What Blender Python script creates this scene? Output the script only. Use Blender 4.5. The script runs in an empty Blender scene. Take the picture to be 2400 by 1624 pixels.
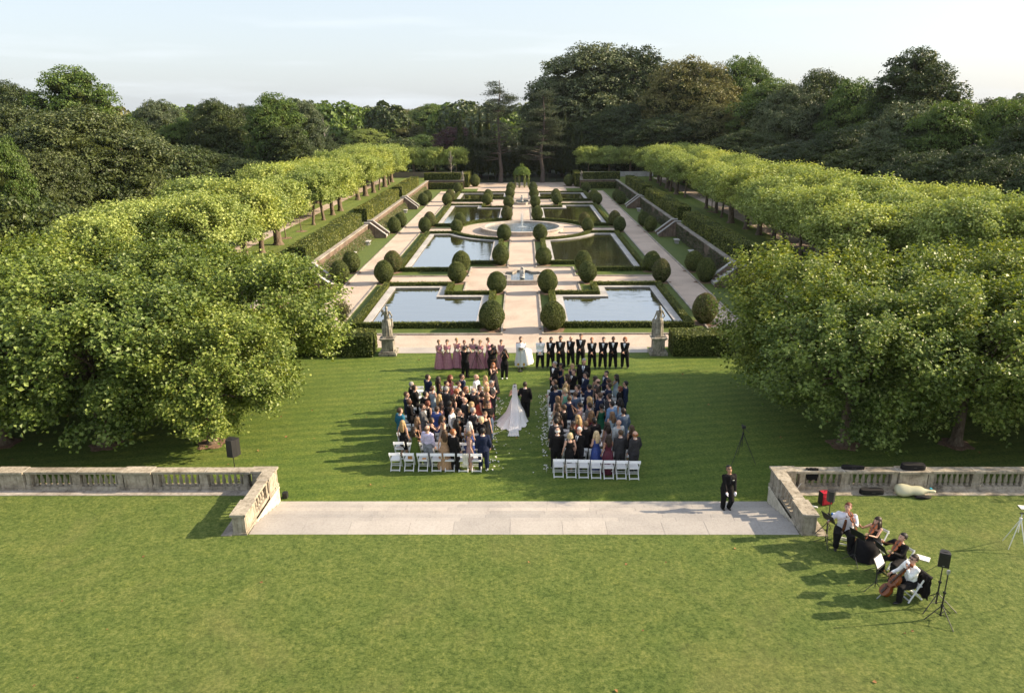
import bpy, math, random
import numpy as np
from mathutils import Vector, Matrix, noise as mnoise
rad = math.radians
sc = bpy.context.scene

# ------------------------------------------------------------------ camera
camd = bpy.data.cameras.new("camera"); cam = bpy.data.objects.new("camera", camd)
sc.collection.objects.link(cam); sc.camera = cam
camd.sensor_width = 36.0; camd.lens = 36.0 * 1770.0 / 2400.0
camd.clip_start = 0.5; camd.clip_end = 6000
CAMZ = 13.7
_p, _y, _r = rad(17.1376), rad(0.822), rad(0.405)
_f = Vector((-math.sin(_y)*math.cos(_p), math.cos(_y)*math.cos(_p), -math.sin(_p)))
_rt = Vector((math.cos(_y), math.sin(_y), 0)); _up = _rt.cross(_f)
_rr = _rt*math.cos(_r) - _up*math.sin(_r); _uu = _up*math.cos(_r) + _rt*math.sin(_r)
cam.matrix_world = Matrix(((_rr.x, _uu.x, -_f.x, 0), (_rr.y, _uu.y, -_f.y, 0), (_rr.z, _uu.z, -_f.z, CAMZ), (0, 0, 0, 1)))

# ------------------------------------------------------------------ sky and sun
SUN_EL, SUN_AZ = 27.0, 7.0        # azimuth counted from +x towards +y
world = bpy.data.worlds.new("World"); sc.world = world; world.use_nodes = True
wn, wl = world.node_tree.nodes, world.node_tree.links
for n in list(wn): wn.remove(n)
wo = wn.new('ShaderNodeOutputWorld'); bg = wn.new('ShaderNodeBackground')
sky = wn.new('ShaderNodeTexSky'); sky.sky_type = 'NISHITA'; sky.sun_disc = False
sky.sun_elevation = rad(SUN_EL); sky.sun_rotation = rad(90 - SUN_AZ)
sky.altitude = 50; sky.air_density = 1.0; sky.dust_density = 2.5; sky.ozone_density = 1.6
veil = wn.new('ShaderNodeMix'); veil.data_type = 'RGBA'
tc = wn.new('ShaderNodeTexCoord'); mp = wn.new('ShaderNodeMapping'); nz = wn.new('ShaderNodeTexNoise'); cr = wn.new('ShaderNodeValToRGB')
mp.inputs['Scale'].default_value = (1.3, 1.3, 16.0); mp.inputs['Rotation'].default_value = (0.0, rad(-5), rad(8))
nz.inputs['Scale'].default_value = 2.3; nz.inputs['Detail'].default_value = 7; nz.inputs['Roughness'].default_value = .55
cr.color_ramp.elements[0].position = .52; cr.color_ramp.elements[0].color = (.55, .55, .55, 1)
cr.color_ramp.elements[1].position = .80; cr.color_ramp.elements[1].color = (.80, .80, .80, 1)
veil.inputs['B'].default_value = (5.0, 5.35, 5.7, 1)
wl.new(tc.outputs['Generated'], mp.inputs['Vector']); wl.new(mp.outputs['Vector'], nz.inputs['Vector']); wl.new(nz.outputs['Fac'], cr.inputs['Fac'])
wl.new(cr.outputs['Color'], veil.inputs['Factor']); wl.new(sky.outputs['Color'], veil.inputs['A']); wl.new(veil.outputs['Result'], bg.inputs['Color'])
bg.inputs['Strength'].default_value = 0.10; wl.new(bg.outputs['Background'], wo.inputs['Surface'])
sund = bpy.data.lights.new("sun", 'SUN'); sund.energy = 5.0; sund.angle = rad(0.6); sund.color = (1.0, 0.82, 0.57)
sun = bpy.data.objects.new("sun", sund); sc.collection.objects.link(sun)
_d = Vector((-math.cos(rad(SUN_AZ))*math.cos(rad(SUN_EL)), -math.sin(rad(SUN_AZ))*math.cos(rad(SUN_EL)), -math.sin(rad(SUN_EL))))
sun.rotation_euler = _d.to_track_quat('-Z', 'Y').to_euler()
sc.view_settings.view_transform = 'Standard'; sc.view_settings.look = 'None'; sc.view_settings.gamma = 1.0
sc.view_settings.exposure = 1.06
sc.cycles.max_bounces = 6; sc.cycles.transparent_max_bounces = 6; sc.cycles.diffuse_bounces = 3; sc.cycles.glossy_bounces = 3
sc.cycles.transmission_bounces = 4; sc.cycles.caustics_reflective = False; sc.cycles.caustics_refractive = False

# ------------------------------------------------------------------ helpers
R = random.Random(7); RN = np.random.RandomState(7)
def link(o): sc.collection.objects.link(o); return o
def tag(o, label=None, cat=None, group=None, kind=None):
    if label: o['label'] = label
    if cat: o['category'] = cat
    if group: o['group'] = group
    if kind: o['kind'] = kind
    return o
def empty(name, loc=(0, 0, 0), rz=0., label=None, cat=None, group=None):
    o = bpy.data.objects.new(name, None); link(o); o.location = loc; o.rotation_euler = (0, 0, rz); o.empty_display_size = .1
    return tag(o, label, cat, group)
def mobj(name, mesh, parent=None, loc=None, rz=None):
    o = bpy.data.objects.new(name, mesh); link(o)
    if parent is not None: o.parent = parent
    if loc is not None: o.location = loc
    if rz is not None: o.rotation_euler = (0, 0, rz)
    return o
def setmat(o, m, i=0):
    s = o.material_slots[i]; s.link = 'OBJECT'; s.material = m
def copy_tree(root, loc, rz=0., scale=None, label=None):
    r = root.copy(); link(r); r.location = loc; r.rotation_euler = (0, 0, rz)
    if scale is not None: r.scale = scale if hasattr(scale, '__len__') else (scale,)*3
    if label: r['label'] = label
    for ch in root.children:
        c = ch.copy(); link(c); c.parent = r
        for g in ch.children:
            d = g.copy(); link(d); d.parent = c
    return r

class M:
    """collects pieces of geometry, builds ONE mesh"""
    def __init__(s): s.v = []; s.f = []; s.m = []; s.n = 0
    def add(s, v, f, mi=0):
        v = np.asarray(v, float).reshape(-1, 3); s.v.append(v)
        k = s.n; s.f += [tuple(i + k for i in q) for q in f]; s.m += [mi]*len(f); s.n += len(v); return s
    def box(s, x0, x1, y0, y1, z0, z1, mi=0):
        v = [(x, y, z) for x in (x0, x1) for y in (y0, y1) for z in (z0, z1)]
        return s.add(v, [(0, 1, 3, 2), (4, 6, 7, 5), (0, 4, 5, 1), (2, 3, 7, 6), (0, 2, 6, 4), (1, 5, 7, 3)], mi)
    def cbox(s, c, d, mi=0, rot=None):
        h = np.array(d)/2.; v = np.array([(x, y, z) for x in (-1, 1) for y in (-1, 1) for z in (-1, 1)])*h
        if rot is not None: v = v @ np.array(rot.to_3x3()).T
        return s.add(v + np.array(c), [(0, 1, 3, 2), (4, 6, 7, 5), (0, 4, 5, 1), (2, 3, 7, 6), (0, 2, 6, 4), (1, 5, 7, 3)], mi)
    def prism(s, poly, z0, z1, mi=0):
        n = len(poly); v = [(x, y, z0) for x, y in poly] + [(x, y, z1) for x, y in poly]
        return s.add(v, [tuple(range(n))[::-1], tuple(range(n, 2*n))] + [(i, (i+1) % n, n + (i+1) % n, n + i) for i in range(n)], mi)
    def tube(s, pts, rr, n=8, mi=0, side=None, cap=True):
        """tube through pts; rr = radius or (rx, ry) per point; side = direction of rx"""
        P = [Vector(p) for p in pts]; k = len(P); vs = []; fs = []
        a = Vector(side) if side is not None else None
        for i in range(k):
            t = (P[min(i+1, k-1)] - P[max(i-1, 0)])
            t = t.normalized() if t.length > 1e-9 else Vector((0, 0, 1))
            if a is None: a = t.orthogonal().normalized()
            a2 = a - t*a.dot(t)
            a2 = a2.normalized() if a2.length > 1e-4 else t.orthogonal().normalized()
            if side is None: a = a2
            b = t.cross(a2)
            r = rr[i] if hasattr(rr, '__len__') else rr
            rx, ry = r if hasattr(r, '__len__') else (r, r)
            for j in range(n):
                w = 2*math.pi*j/n; q = P[i] + a2*(rx*math.cos(w)) + b*(ry*math.sin(w)); vs.append((q.x, q.y, q.z))
        for i in range(k-1):
            for j in range(n): fs.append((i*n+j, i*n+(j+1) % n, (i+1)*n+(j+1) % n, (i+1)*n+j))
        if cap: fs += [tuple(range(n))[::-1], tuple((k-1)*n+j for j in range(n))]
        return s.add(vs, fs, mi)
    def lathe(s, prof, c=(0, 0, 0), n=16, mi=0, sq=None, cap=True):
        vs = []; fs = []
        for r, z in prof:
            for j in range(n):
                w = 2*math.pi*(j+.5)/n; vs.append((c[0]+r*math.cos(w), c[1]+r*math.sin(w), c[2]+z))
        for i in range(len(prof)-1):
            for j in range(n): fs.append((i*n+j, i*n+(j+1) % n, (i+1)*n+(j+1) % n, (i+1)*n+j))
        if cap: fs += [tuple(range(n))[::-1], tuple((len(prof)-1)*n+j for j in range(n))]
        return s.add(vs, fs, mi)
    def ell(s, c, r, nu=12, nv=8, mi=0, rot=None):
        vs = []; fs = []
        for i in range(nv+1):
            ph = math.pi*(i/nv) ; z = math.cos(ph); q = max(math.sin(ph), 1e-3)
            for j in range(nu):
                w = 2*math.pi*j/nu; vs.append((r[0]*q*math.cos(w), r[1]*q*math.sin(w), r[2]*z))
        for i in range(nv):
            for j in range(nu): fs.append((i*nu+j, (i+1)*nu+j, (i+1)*nu+(j+1) % nu, i*nu+(j+1) % nu))
        v = np.array(vs)
        if rot is not None: v = v @ np.array(rot.to_3x3()).T
        fs += [tuple(range(nu)), tuple(nv*nu+j for j in range(nu))[::-1]]
        return s.add(v + np.array(c), fs, mi)
    def leaves(s, pos, nrm, size, mi=0, rs=RN, asp=.42, fold=.18):
        """folded leaf faces; every leaf its own island"""
        N = len(pos); nrm = nrm/np.maximum(np.linalg.norm(nrm, axis=1, keepdims=True), 1e-6)
        t = rs.normal(size=(N, 3)); a = t - nrm*(t*nrm).sum(1, keepdims=True); a /= np.maximum(np.linalg.norm(a, axis=1, keepdims=True), 1e-6)
        b = np.cross(nrm, a); sz = np.asarray(size).reshape(-1, 1)*np.ones((N, 1))
        q = np.stack([pos - a*sz*.5, pos + b*sz*asp + nrm*sz*fold, pos + a*sz*.5 - nrm*sz*.1, pos - b*sz*asp + nrm*sz*fold], 1).reshape(-1, 3)
        k = s.n; idx = (np.arange(N*4).reshape(-1, 4) + k)
        s.v.append(q); s.f += [tuple(r) for r in idx.tolist()]; s.m += [mi]*N; s.n += 4*N; return s
    def mesh(s, name, mats, smooth=False, leafless_smooth=False):
        me = bpy.data.meshes.new(name); me.from_pydata(np.concatenate(s.v).tolist(), [], s.f)
        for m in mats: me.materials.append(m)
        me.polygons.foreach_set('material_index', s.m)
        if smooth: me.polygons.foreach_set('use_smooth', [True]*len(me.polygons))
        me.update(); return me
    def build(s, name, mats, parent=None, smooth=False, loc=None, rz=None):
        if not isinstance(mats, (list, tuple)): mats = [mats]
        return mobj(name, s.mesh(name, mats, smooth), parent, loc, rz)

_tmp = None
def remesh(m, vox, smooth_it=2, mats=()):
    """voxel-union of everything in m -> one continuous mesh"""
    global _tmp
    me = m.mesh('tmp', [])
    o = bpy.data.objects.new('tmp', me); link(o)
    md = o.modifiers.new('r', 'REMESH'); md.mode = 'VOXEL'; md.voxel_size = vox; md.use_smooth_shade = True
    if smooth_it:
        sm = o.modifiers.new('s', 'SMOOTH'); sm.factor = .5; sm.iterations = smooth_it
    dg = bpy.context.evaluated_depsgraph_get(); ev = o.evaluated_get(dg)
    out = bpy.data.meshes.new_from_object(ev)
    bpy.data.objects.remove(o); bpy.data.meshes.remove(me)
    n = len(out.vertices); co = np.empty(n*3); out.vertices.foreach_get('co', co)
    fs = [tuple(p.vertices) for p in out.polygons]; bpy.data.meshes.remove(out)
    return co.reshape(-1, 3), fs

# ------------------------------------------------------------------ materials
MATS = {}
def newmat(name):
    m = bpy.data.materials.new(name); m.use_nodes = True; nt = m.node_tree
    for n in list(nt.nodes): nt.nodes.remove(n)
    out = nt.nodes.new('ShaderNodeOutputMaterial'); p = nt.nodes.new('ShaderNodeBsdfPrincipled')
    nt.links.new(p.outputs[0], out.inputs[0]); return m, nt, p, out
def N(nt, t, **kw):
    n = nt.nodes.new(t)
    for k, v in kw.items():
        if k in n.inputs: n.inputs[k].default_value = v
        else: setattr(n, k, v)
    return n
def ramp(nt, stops, fac):
    r = nt.nodes.new('ShaderNodeValToRGB'); e = r.color_ramp.elements
    while len(e) < len(stops): e.new(.5)
    for i, (p, c) in enumerate(stops):
        e[i].position = p; e[i].color = (c[0], c[1], c[2], 1)
    nt.links.new(fac, r.inputs[0]); return r.outputs[0]
def coords(nt, kind='Object', scale=(1, 1, 1), rot=(0, 0, 0)):
    t = nt.nodes.new('ShaderNodeTexCoord'); m = nt.nodes.new('ShaderNodeMapping'); m.inputs['Scale'].default_value = scale; m.inputs['Rotation'].default_value = rot
    nt.links.new(t.outputs[kind], m.inputs['Vector']); return m.outputs[0]
def noise(nt, vec, scale, detail=4, rough=.55, dist=0.):
    n = N(nt, 'ShaderNodeTexNoise', Scale=scale, Detail=detail, Roughness=rough, Distortion=dist); nt.links.new(vec, n.inputs['Vector']); return n.outputs['Fac']
def mixc(nt, a, b, fac, blend='MIX'):
    m = nt.nodes.new('ShaderNodeMix'); m.data_type = 'RGBA'; m.blend_type = blend
    for sock, v in (('A', a), ('B', b)):
        if hasattr(v, 'is_linked'): nt.links.new(v, m.inputs[sock])
        else: m.inputs[sock].default_value = (v[0], v[1], v[2], 1)
    if hasattr(fac, 'is_linked'): nt.links.new(fac, m.inputs['Factor'])
    else: m.inputs['Factor'].default_value = fac
    return m.outputs['Result']
def bump(nt, p, h, dist=.02, strength=1.):
    b = N(nt, 'ShaderNodeBump', Strength=strength, Distance=dist); nt.links.new(h, b.inputs['Height']); nt.links.new(b.outputs[0], p.inputs['Normal']); return b
def spec(p, v):
    p.inputs['Specular IOR Level'].default_value = v
def fabric(name, col, rough=.85, var=.25, scale=14, sp=.15, bumpd=.01, metallic=0.):
    if name in MATS: return MATS[name]
    m, nt, p, out = newmat(name); v = coords(nt); n = noise(nt, v, scale, 4)
    a = [c*(1-var) for c in col]; b = [min(1, c*(1+var)) for c in col]
    nt.links.new(ramp(nt, [(.3, a), (.7, b)], n), p.inputs['Base Color']); p.inputs['Roughness'].default_value = rough; spec(p, sp)
    p.inputs['Metallic'].default_value = metallic
    n2 = noise(nt, v, scale*.8, 3); bump(nt, p, n2, bumpd, .8); MATS[name] = m; return m
def pattern(name, base, spots, scale=26, thr=.42, rough=.7):
    if name in MATS: return MATS[name]
    m, nt, p, out = newmat(name); v = coords(nt); n = noise(nt, v, scale, 3, .6); n2 = noise(nt, v, scale*.55, 2)
    st = [(0, base), (thr+.1, base)] + [(thr+.14+.06*i, c) for i, c in enumerate(spots)]
    nt.links.new(ramp(nt, st, n), p.inputs['Base Color']); p.inputs['Roughness'].default_value = rough; spec(p, .3); bump(nt, p, n2, .01, .6); MATS[name] = m; return m
def stone(name, base, dark, light, rough=.8, sc1=.9, sc2=7., bumpd=.012, joints=None, stain=.55, isl=False, grain=.7):
    """weathered stone: blotches, streaks, grain; optional joints (brick texture)"""
    if name in MATS: return MATS[name]
    m, nt, p, out = newmat(name); v = coords(nt)
    g = nt.nodes.new('ShaderNodeNewGeometry')
    n1 = noise(nt, g.outputs['Position'], sc1, 5, .6, .4); n2 = noise(nt, v, sc2, 6, .7)
    c = ramp(nt, [(.32, dark), (.5, base), (.72, light)], n1)
    sp_ = ramp(nt, [(.35, (.55, .53, .5)), (.55, (1, 1, 1)), (1, (1.1, 1.1, 1.1))], n2)
    c = mixc(nt, c, sp_, grain, 'MULTIPLY')
    if isl: c = mixc(nt, c, ramp(nt, [(0, (.88, .88, .89)), (1, (1.07, 1.05, 1.04))], g.outputs['Random Per Island']), 1., 'MULTIPLY')
    if isl: oi_ = nt.nodes.new('ShaderNodeObjectInfo'); c = mixc(nt, c, ramp(nt, [(0, (.84, .85, .87)), (1, (1.08, 1.06, 1.04))], oi_.outputs['Random']), 1., 'MULTIPLY')
    vs = coords(nt, 'Object', (6, 6, .7)); n3 = noise(nt, vs, 1.2, 5, .7)
    c = mixc(nt, c, mixc(nt, c, (.25, .24, .22), 1., 'MULTIPLY'), ramp(nt, [(stain, (0, 0, 0)), (stain+.2, (.8, .8, .8))], n3))
    if joints:
        bw, bh, ax = joints
        br = N(nt, 'ShaderNodeTexBrick', Scale=1.); br.inputs['Brick Width'].default_value = bw; br.inputs['Row Height'].default_value = bh
        br.inputs['Mortar Size'].default_value = .018; br.inputs['Color1'].default_value = (1, 1, 1, 1); br.inputs['Color2'].default_value = (.82, .8, .78, 1); br.inputs['Mortar'].default_value = (1.35, 1.3, 1.25, 1)
        mm = coords(nt, 'Object', (1, 1, 1), ax); nt.links.new(mm, br.inputs['Vector']); c = mixc(nt, c, br.outputs['Color'], .9, 'MULTIPLY')
    nt.links.new(c, p.inputs['Base Color']); p.inputs['Roughness'].default_value = rough; spec(p, .25)
    bump(nt, p, n2, bumpd, .8); MATS[name] = m; return m
def foliage(name, dark, mid, light, trans=.3, rough=.45, sp=.4, big=.12, tcol=None, patch=.35):
    """leaf material: every leaf its own shade, plus slow patches"""
    if name in MATS: return MATS[name]
    m, nt, p, out = newmat(name); g = nt.nodes.new('ShaderNodeNewGeometry')
    oi = nt.nodes.new('ShaderNodeObjectInfo')
    c = ramp(nt, [(0, dark), (.55, mid), (1, light)], g.outputs['Random Per Island'])
    n1 = noise(nt, g.outputs['Position'], big, 3, .6)
    c = mixc(nt, c, ramp(nt, [(.3, (1-patch, 1-patch*.85, 1-patch*.7)), (.5, (1, 1, 1)), (.75, (1+patch*.9, 1+patch*.6, 1+patch*.2))], n1), 1., 'MULTIPLY')
    c = mixc(nt, c, ramp(nt, [(0, (.82, .86, .9)), (.5, (1, 1, 1)), (1, (1.18, 1.1, .95))], oi.outputs['Random']), .9, 'MULTIPLY')
    nt.links.new(c, p.inputs['Base Color']); p.inputs['Roughness'].default_value = rough; spec(p, sp)
    if trans > 0:
        tr = N(nt, 'ShaderNodeBsdfTranslucent'); tt = mixc(nt, c, tcol or (1.6, 1.5, .6), 1., 'MULTIPLY'); nt.links.new(tt, tr.inputs['Color'])
        mx = N(nt, 'ShaderNodeMixShader', Fac=trans); nt.links.new(p.outputs[0], mx.inputs[1]); nt.links.new(tr.outputs[0], mx.inputs[2]); nt.links.new(mx.outputs[0], out.inputs[0])
    MATS[name] = m; return m
def plain(name, col, rough=.5, sp=.4, metallic=0., var=.08):
    return fabric(name, col, rough, var, 5, sp, .002, metallic)
# ================================================================== materials of the place
def grass_mat(name, c0, c1, c2, dry, stripes=None, bd=.05):
    m, nt, p, out = newmat(name); g = nt.nodes.new('ShaderNodeNewGeometry'); P = g.outputs['Position']
    fine = noise(nt, P, 9., 8, .8); mid = noise(nt, P, 1.7, 4, .65); big = noise(nt, P, .22, 5, .62, .6)
    c = ramp(nt, [(.38, c0), (.5, c1), (.62, c2)], fine)
    c = mixc(nt, c, ramp(nt, [(.3, (.72, .8, .75)), (.52, (1, 1, 1)), (.75, (1.28, 1.18, 1.1))], mid), .8, 'MULTIPLY')
    c = mixc(nt, c, dry, ramp(nt, [(.52, (0, 0, 0)), (.72, (.25, .25, .25))], big))
    big2 = noise(nt, P, .5, 4, .6, 1.0)
    c = mixc(nt, c, ramp(nt, [(.35, (.7, .82, .7)), (.55, (1.05, 1.02, 1))], big2), .55, 'MULTIPLY')
    if stripes:
        mp_ = nt.nodes.new('ShaderNodeMapping'); mp_.inputs['Rotation'].default_value = (0, 0, stripes[1]); nt.links.new(P, mp_.inputs['Vector'])
        w = N(nt, 'ShaderNodeTexWave', Scale=stripes[0], Distortion=1.4, Detail=4.); w.inputs['Detail Scale'].default_value = 1.2; nt.links.new(mp_.outputs[0], w.inputs['Vector'])
        c = mixc(nt, c, ramp(nt, [(.3, (.84, .9, .84)), (.7, (1.1, 1.07, 1.04))], w.outputs['Fac']), .9, 'MULTIPLY')
    nt.links.new(c, p.inputs['Base Color']); p.inputs['Roughness'].default_value = .75; spec(p, .12)
    p.inputs['Sheen Weight'].default_value = .08; p.inputs['Sheen Roughness'].default_value = .5; p.inputs['Sheen Tint'].default_value = (.8, 1, .4, 1)
    f2 = noise(nt, P, 13., 6, .85); md = N(nt, 'ShaderNodeMath', operation='MULTIPLY_ADD'); nt.links.new(mid, md.inputs[0]); md.inputs[1].default_value = .8; nt.links.new(f2, md.inputs[2])
    bump(nt, p, md.outputs[0], bd, 1.0); MATS[name] = m; return m
G_LAWN = grass_mat('lawn_grass', (.042, .076, .009), (.095, .140, .022), (.16, .198, .045), (.19, .185, .05), (.45, rad(80)))
G_TERR = grass_mat('terrace_grass', (.040, .066, .011), (.100, .136, .028), (.182, .208, .060), (.25, .21, .09), None, .05)
G_STRIP = grass_mat('strip_grass', (.04, .066, .012), (.072, .10, .022), (.11, .135, .035), (.12, .14, .035), None, .03)
G_ALLEY = grass_mat('alley_grass', (.06, .09, .018), (.11, .145, .03), (.17, .19, .05), (.24, .19, .08), (.25, rad(3)), .04)
def gravel_mat():
    m, nt, p, out = newmat('gravel'); g = nt.nodes.new('ShaderNodeNewGeometry'); P = g.outputs['Position']
    vo = N(nt, 'ShaderNodeTexVoronoi', Scale=26.); nt.links.new(P, vo.inputs['Vector'])
    n1 = noise(nt, P, 14., 6, .8); n2 = noise(nt, P, .35, 4, .6, .8)
    c = ramp(nt, [(.3, (.32, .245, .195)), (.5, (.49, .405, .345)), (.7, (.66, .57, .50))], n1)
    c = mixc(nt, c, ramp(nt, [(.35, (.86, .84, .82)), (.6, (1.06, 1.04, 1.02))], n2), 1., 'MULTIPLY')
    nt.links.new(c, p.inputs['Base Color']); p.inputs['Roughness'].default_value = .95; spec(p, .1); bump(nt, p, n1, .03, .8); MATS['gravel'] = m; return m
GRAVEL = gravel_mat()
def soil_mat(name, a, b):
    m, nt, p, out = newmat(name); g = nt.nodes.new('ShaderNodeNewGeometry'); n1 = noise(nt, g.outputs['Position'], 9., 6, .8)
    nt.links.new(ramp(nt, [(.35, a), (.65, b)], n1), p.inputs['Base Color']); p.inputs['Roughness'].default_value = .95; bump(nt, p, n1, .05, 1.); MATS[name] = m; return m
MULCH = soil_mat('mulch', (.11, .065, .04), (.30, .19, .12)); FLOOR = soil_mat('forest_floor', (.02, .028, .008), (.05, .06, .018))
def water_mat(name, col, scale, amp, rough=.03):
    m, nt, p, out = newmat(name); g = nt.nodes.new('ShaderNodeNewGeometry')
    mp_ = nt.nodes.new('ShaderNodeMapping'); mp_.inputs['Scale'].default_value = (.35, 1, 1); nt.links.new(g.outputs['Position'], mp_.inputs['Vector'])
    n1 = noise(nt, mp_.outputs[0], scale, 4, .5, .3); p.inputs['Base Color'].default_value = (*col, 1); p.inputs['Roughness'].default_value = rough
    b_ = bump(nt, p, n1, amp, .5)
    gl = N(nt, 'ShaderNodeBsdfGlossy', Roughness=rough); gl.inputs['Color'].default_value = (.97, .98, 1, 1); nt.links.new(b_.outputs[0], gl.inputs['Normal'])
    mx = N(nt, 'ShaderNodeMixShader', Fac=.50); nt.links.new(p.outputs[0], mx.inputs[1]); nt.links.new(gl.outputs[0], mx.inputs[2]); nt.links.new(mx.outputs[0], out.inputs[0]); MATS[name] = m; return m
WATER = water_mat('pool_water', (.045, .042, .014), 1.5, .022)
WATERF = water_mat('fountain_water', (.035, .06, .06), 3.4, .09, .05)
COPING = stone('coping_stone', (.46, .44, .425), (.36, .34, .33), (.54, .52, .505), joints=None, stain=.66, sc1=.5)
KERB = stone('kerb_stone', (.36, .32, .28), (.24, .21, .18), (.48, .44, .4), stain=.55)
BAL = stone('balustrade_stone', (.40, .35, .28), (.24, .205, .16), (.49, .435, .355), stain=.5, sc1=1.3, bumpd=.02)
STEPS = stone('step_stone', (.41, .385, .36), (.345, .325, .31), (.455, .43, .405), stain=.72, sc1=.45, sc2=12, isl=True, grain=.3)
STATUE = stone('statue_stone', (.34, .31, .26), (.16, .145, .12), (.5, .47, .41), stain=.47, sc1=2.5, sc2=9, bumpd=.02)
WALL = stone('garden_wall_stone', (.20, .145, .11), (.11, .085, .07), (.27, .20, .16), stain=.5, joints=(.9, .3, (rad(90), 0, rad(90))))
MORTAR = plain('mortar', (.66, .64, .60), .9, .1)
PLASTER = stone('cheek_plaster', (.64, .58, .47), (.54, .48, .38), (.70, .64, .53), stain=.66, sc1=1.6)
FOUNT = stone('fountain_stone', (.50, .44, .39), (.40, .33, .28), (.58, .53, .48), stain=.55, sc1=1.1)

# ================================================================== the setting
def sheet(name, rects, z, mat, kind='structure', parent=None):
    m = M()
    for x0, x1, y0, y1 in rects: m.add([(x0, y0, z), (x1, y0, z), (x1, y1, z), (x0, y1, z)], [(0, 1, 2, 3)])
    o = m.build(name, mat, parent)
    if kind and parent is None: o['kind'] = kind
    return o
TZ = 0.60      # level of the near terrace
AZ = 1.60      # level of the tree alleys
sheet('ground', [(-1550, 1550, -60, 2900)], -0.03, FLOOR)
sheet('lawn', [(-75, 75, 21.0, 50.0), (-75, 75, 50.0, 54.0)], -0.012, G_LAWN)
m = M(); m.box(-75, -9.02, -40, 24.85, -.02, TZ); m.box(9.02, 75, -40, 24.85, -.02, TZ); m.box(-9.02, 9.02, -40, 21.74, -.02, TZ)
tl = m.build('terrace_lawn', G_TERR); tl['kind'] = 'structure'
for s in (-1, 1):
    x0, x1 = sorted((s*17.95, s*52))
    m = M(); m.box(x0, x1, 52.0, 200.0, -.02, AZ)
    a = sorted((s*17.95, s*52)); m.add([(a[0], 47.5, 0), (a[1], 47.5, 0), (a[1], 52, AZ), (a[0], 52, AZ)], [(0, 1, 2, 3)])
    o = m.build('alley_lawn', G_ALLEY); o['kind'] = 'structure'
    px = sorted((s*(25.4 if s > 0 else 26.1), s*27.7))
    sheet('alley_path', [(px[0], px[1], 52, 150)], AZ+.012, GRAVEL)
    # raised ground in the far corners
    c0, c1 = sorted((s*11.2, s*17.95)); m = M(); m.box(c0, c1, 146.4, 200, -.02, AZ); o = m.build('corner_lawn', G_ALLEY); o['kind'] = 'structure'

# gravel floor of the water garden, one sheet; stone strip in front
sheet('gravel_court', [(-15.0, 15.0, 44.25, 160.0)], 0.0, GRAVEL)
pv = sheet('stone_path', [(-7.6, 7.6, 43.1, 44.25)], 0.008, STEPS)

YC = 93.0
def my(y, back): return 2*YC - y if back else y
grassR = []
water_polys = []
def arc(cx, cy, r, a0, a1, n):
    return [(cx + r*math.cos(a0 + (a1-a0)*i/n), cy + r*math.sin(a0 + (a1-a0)*i/n)) for i in range(n+1)]
FC = (0.0, 93.0)
# outlines of one quadrant (x>0, front half), as loops of offset d outside the water's edge
def pool1_outline(d):
    return [(3.1-d, 49.5-d), (10.4+d, 49.5-d), (10.4+d, 60.45+d), (6.65-d, 60.45+d), (6.65-d, 57.2+d), (3.1-d, 57.2+d)]
def pool2_outline(d):
    # front edge with the notch, curved inner back edge round the fountain circle
    rr = 9.45 - d + .0
    x0, x1, yb = 3.1-d, 10.4+d, 88.9+d
    ya = FC[1] - math.sqrt(max(rr*rr - x0*x0, .01)); a0 = math.atan2(ya-FC[1], x0)
    cth = (yb - FC[1])/rr; a1 = math.asin(max(-1, min(1, cth)))
    pts = [(6.65-d, 68.4-d), (x1, 68.4-d), (x1, yb)]
    pts += arc(FC[0], FC[1], rr, a1, a0, 14)
    pts += [(x0, 71.6-d), (6.65-d, 71.6-d)]
    return pts
def ring_mesh(m, inner, outer, z0, z1, mi=0):
    """strip between two loops of equal length, with sides"""
    n = len(inner); v = [(x, y, z1) for x, y in inner] + [(x, y, z1) for x, y in outer] + [(x, y, z0) for x, y in inner] + [(x, y, z0) for x, y in outer]
    f = []
    for i in range(n):
        j = (i+1) % n
        f += [(i, j, n+j, n+i), (2*n+i, 2*n+j, j, i), (n+i, n+j, 3*n+j, 3*n+i)]
    m.add(v, f, mi)
HEDGE_MATS = None
POOLS = []
for s in (-1, 1):
    for back in (0, 1):
        for k, fn in ((1, pool1_outline), (2, pool2_outline)):
            P = lambda d: [(s*x, my(y, back)) for x, y in fn(d)]
            side = 'left' if s < 0 else 'right'; where = {(0, 1): 'nearest', (0, 2): 'second', (1, 2): 'third', (1, 1): 'farthest'}[(back, k)]
            root = empty('pool', (0, 0, 0), 0, '%s reflecting pool on the %s of the central path, stone edged' % (where, side), 'pool', 'reflecting pools of the water garden')
            m = M(); p0 = P(.0); m.add([(x, y, .03) for x, y in P(.05)], [tuple(range(len(p0)))]); m.build('water', WATER, root)
            m = M(); ring_mesh(m, P(0.), P(.52), .0, .12); ring_mesh(m, P(-.04), P(.0), .085, .123); m.build('coping', COPING, root)
            POOLS.append((s, back, k, fn))
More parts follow.
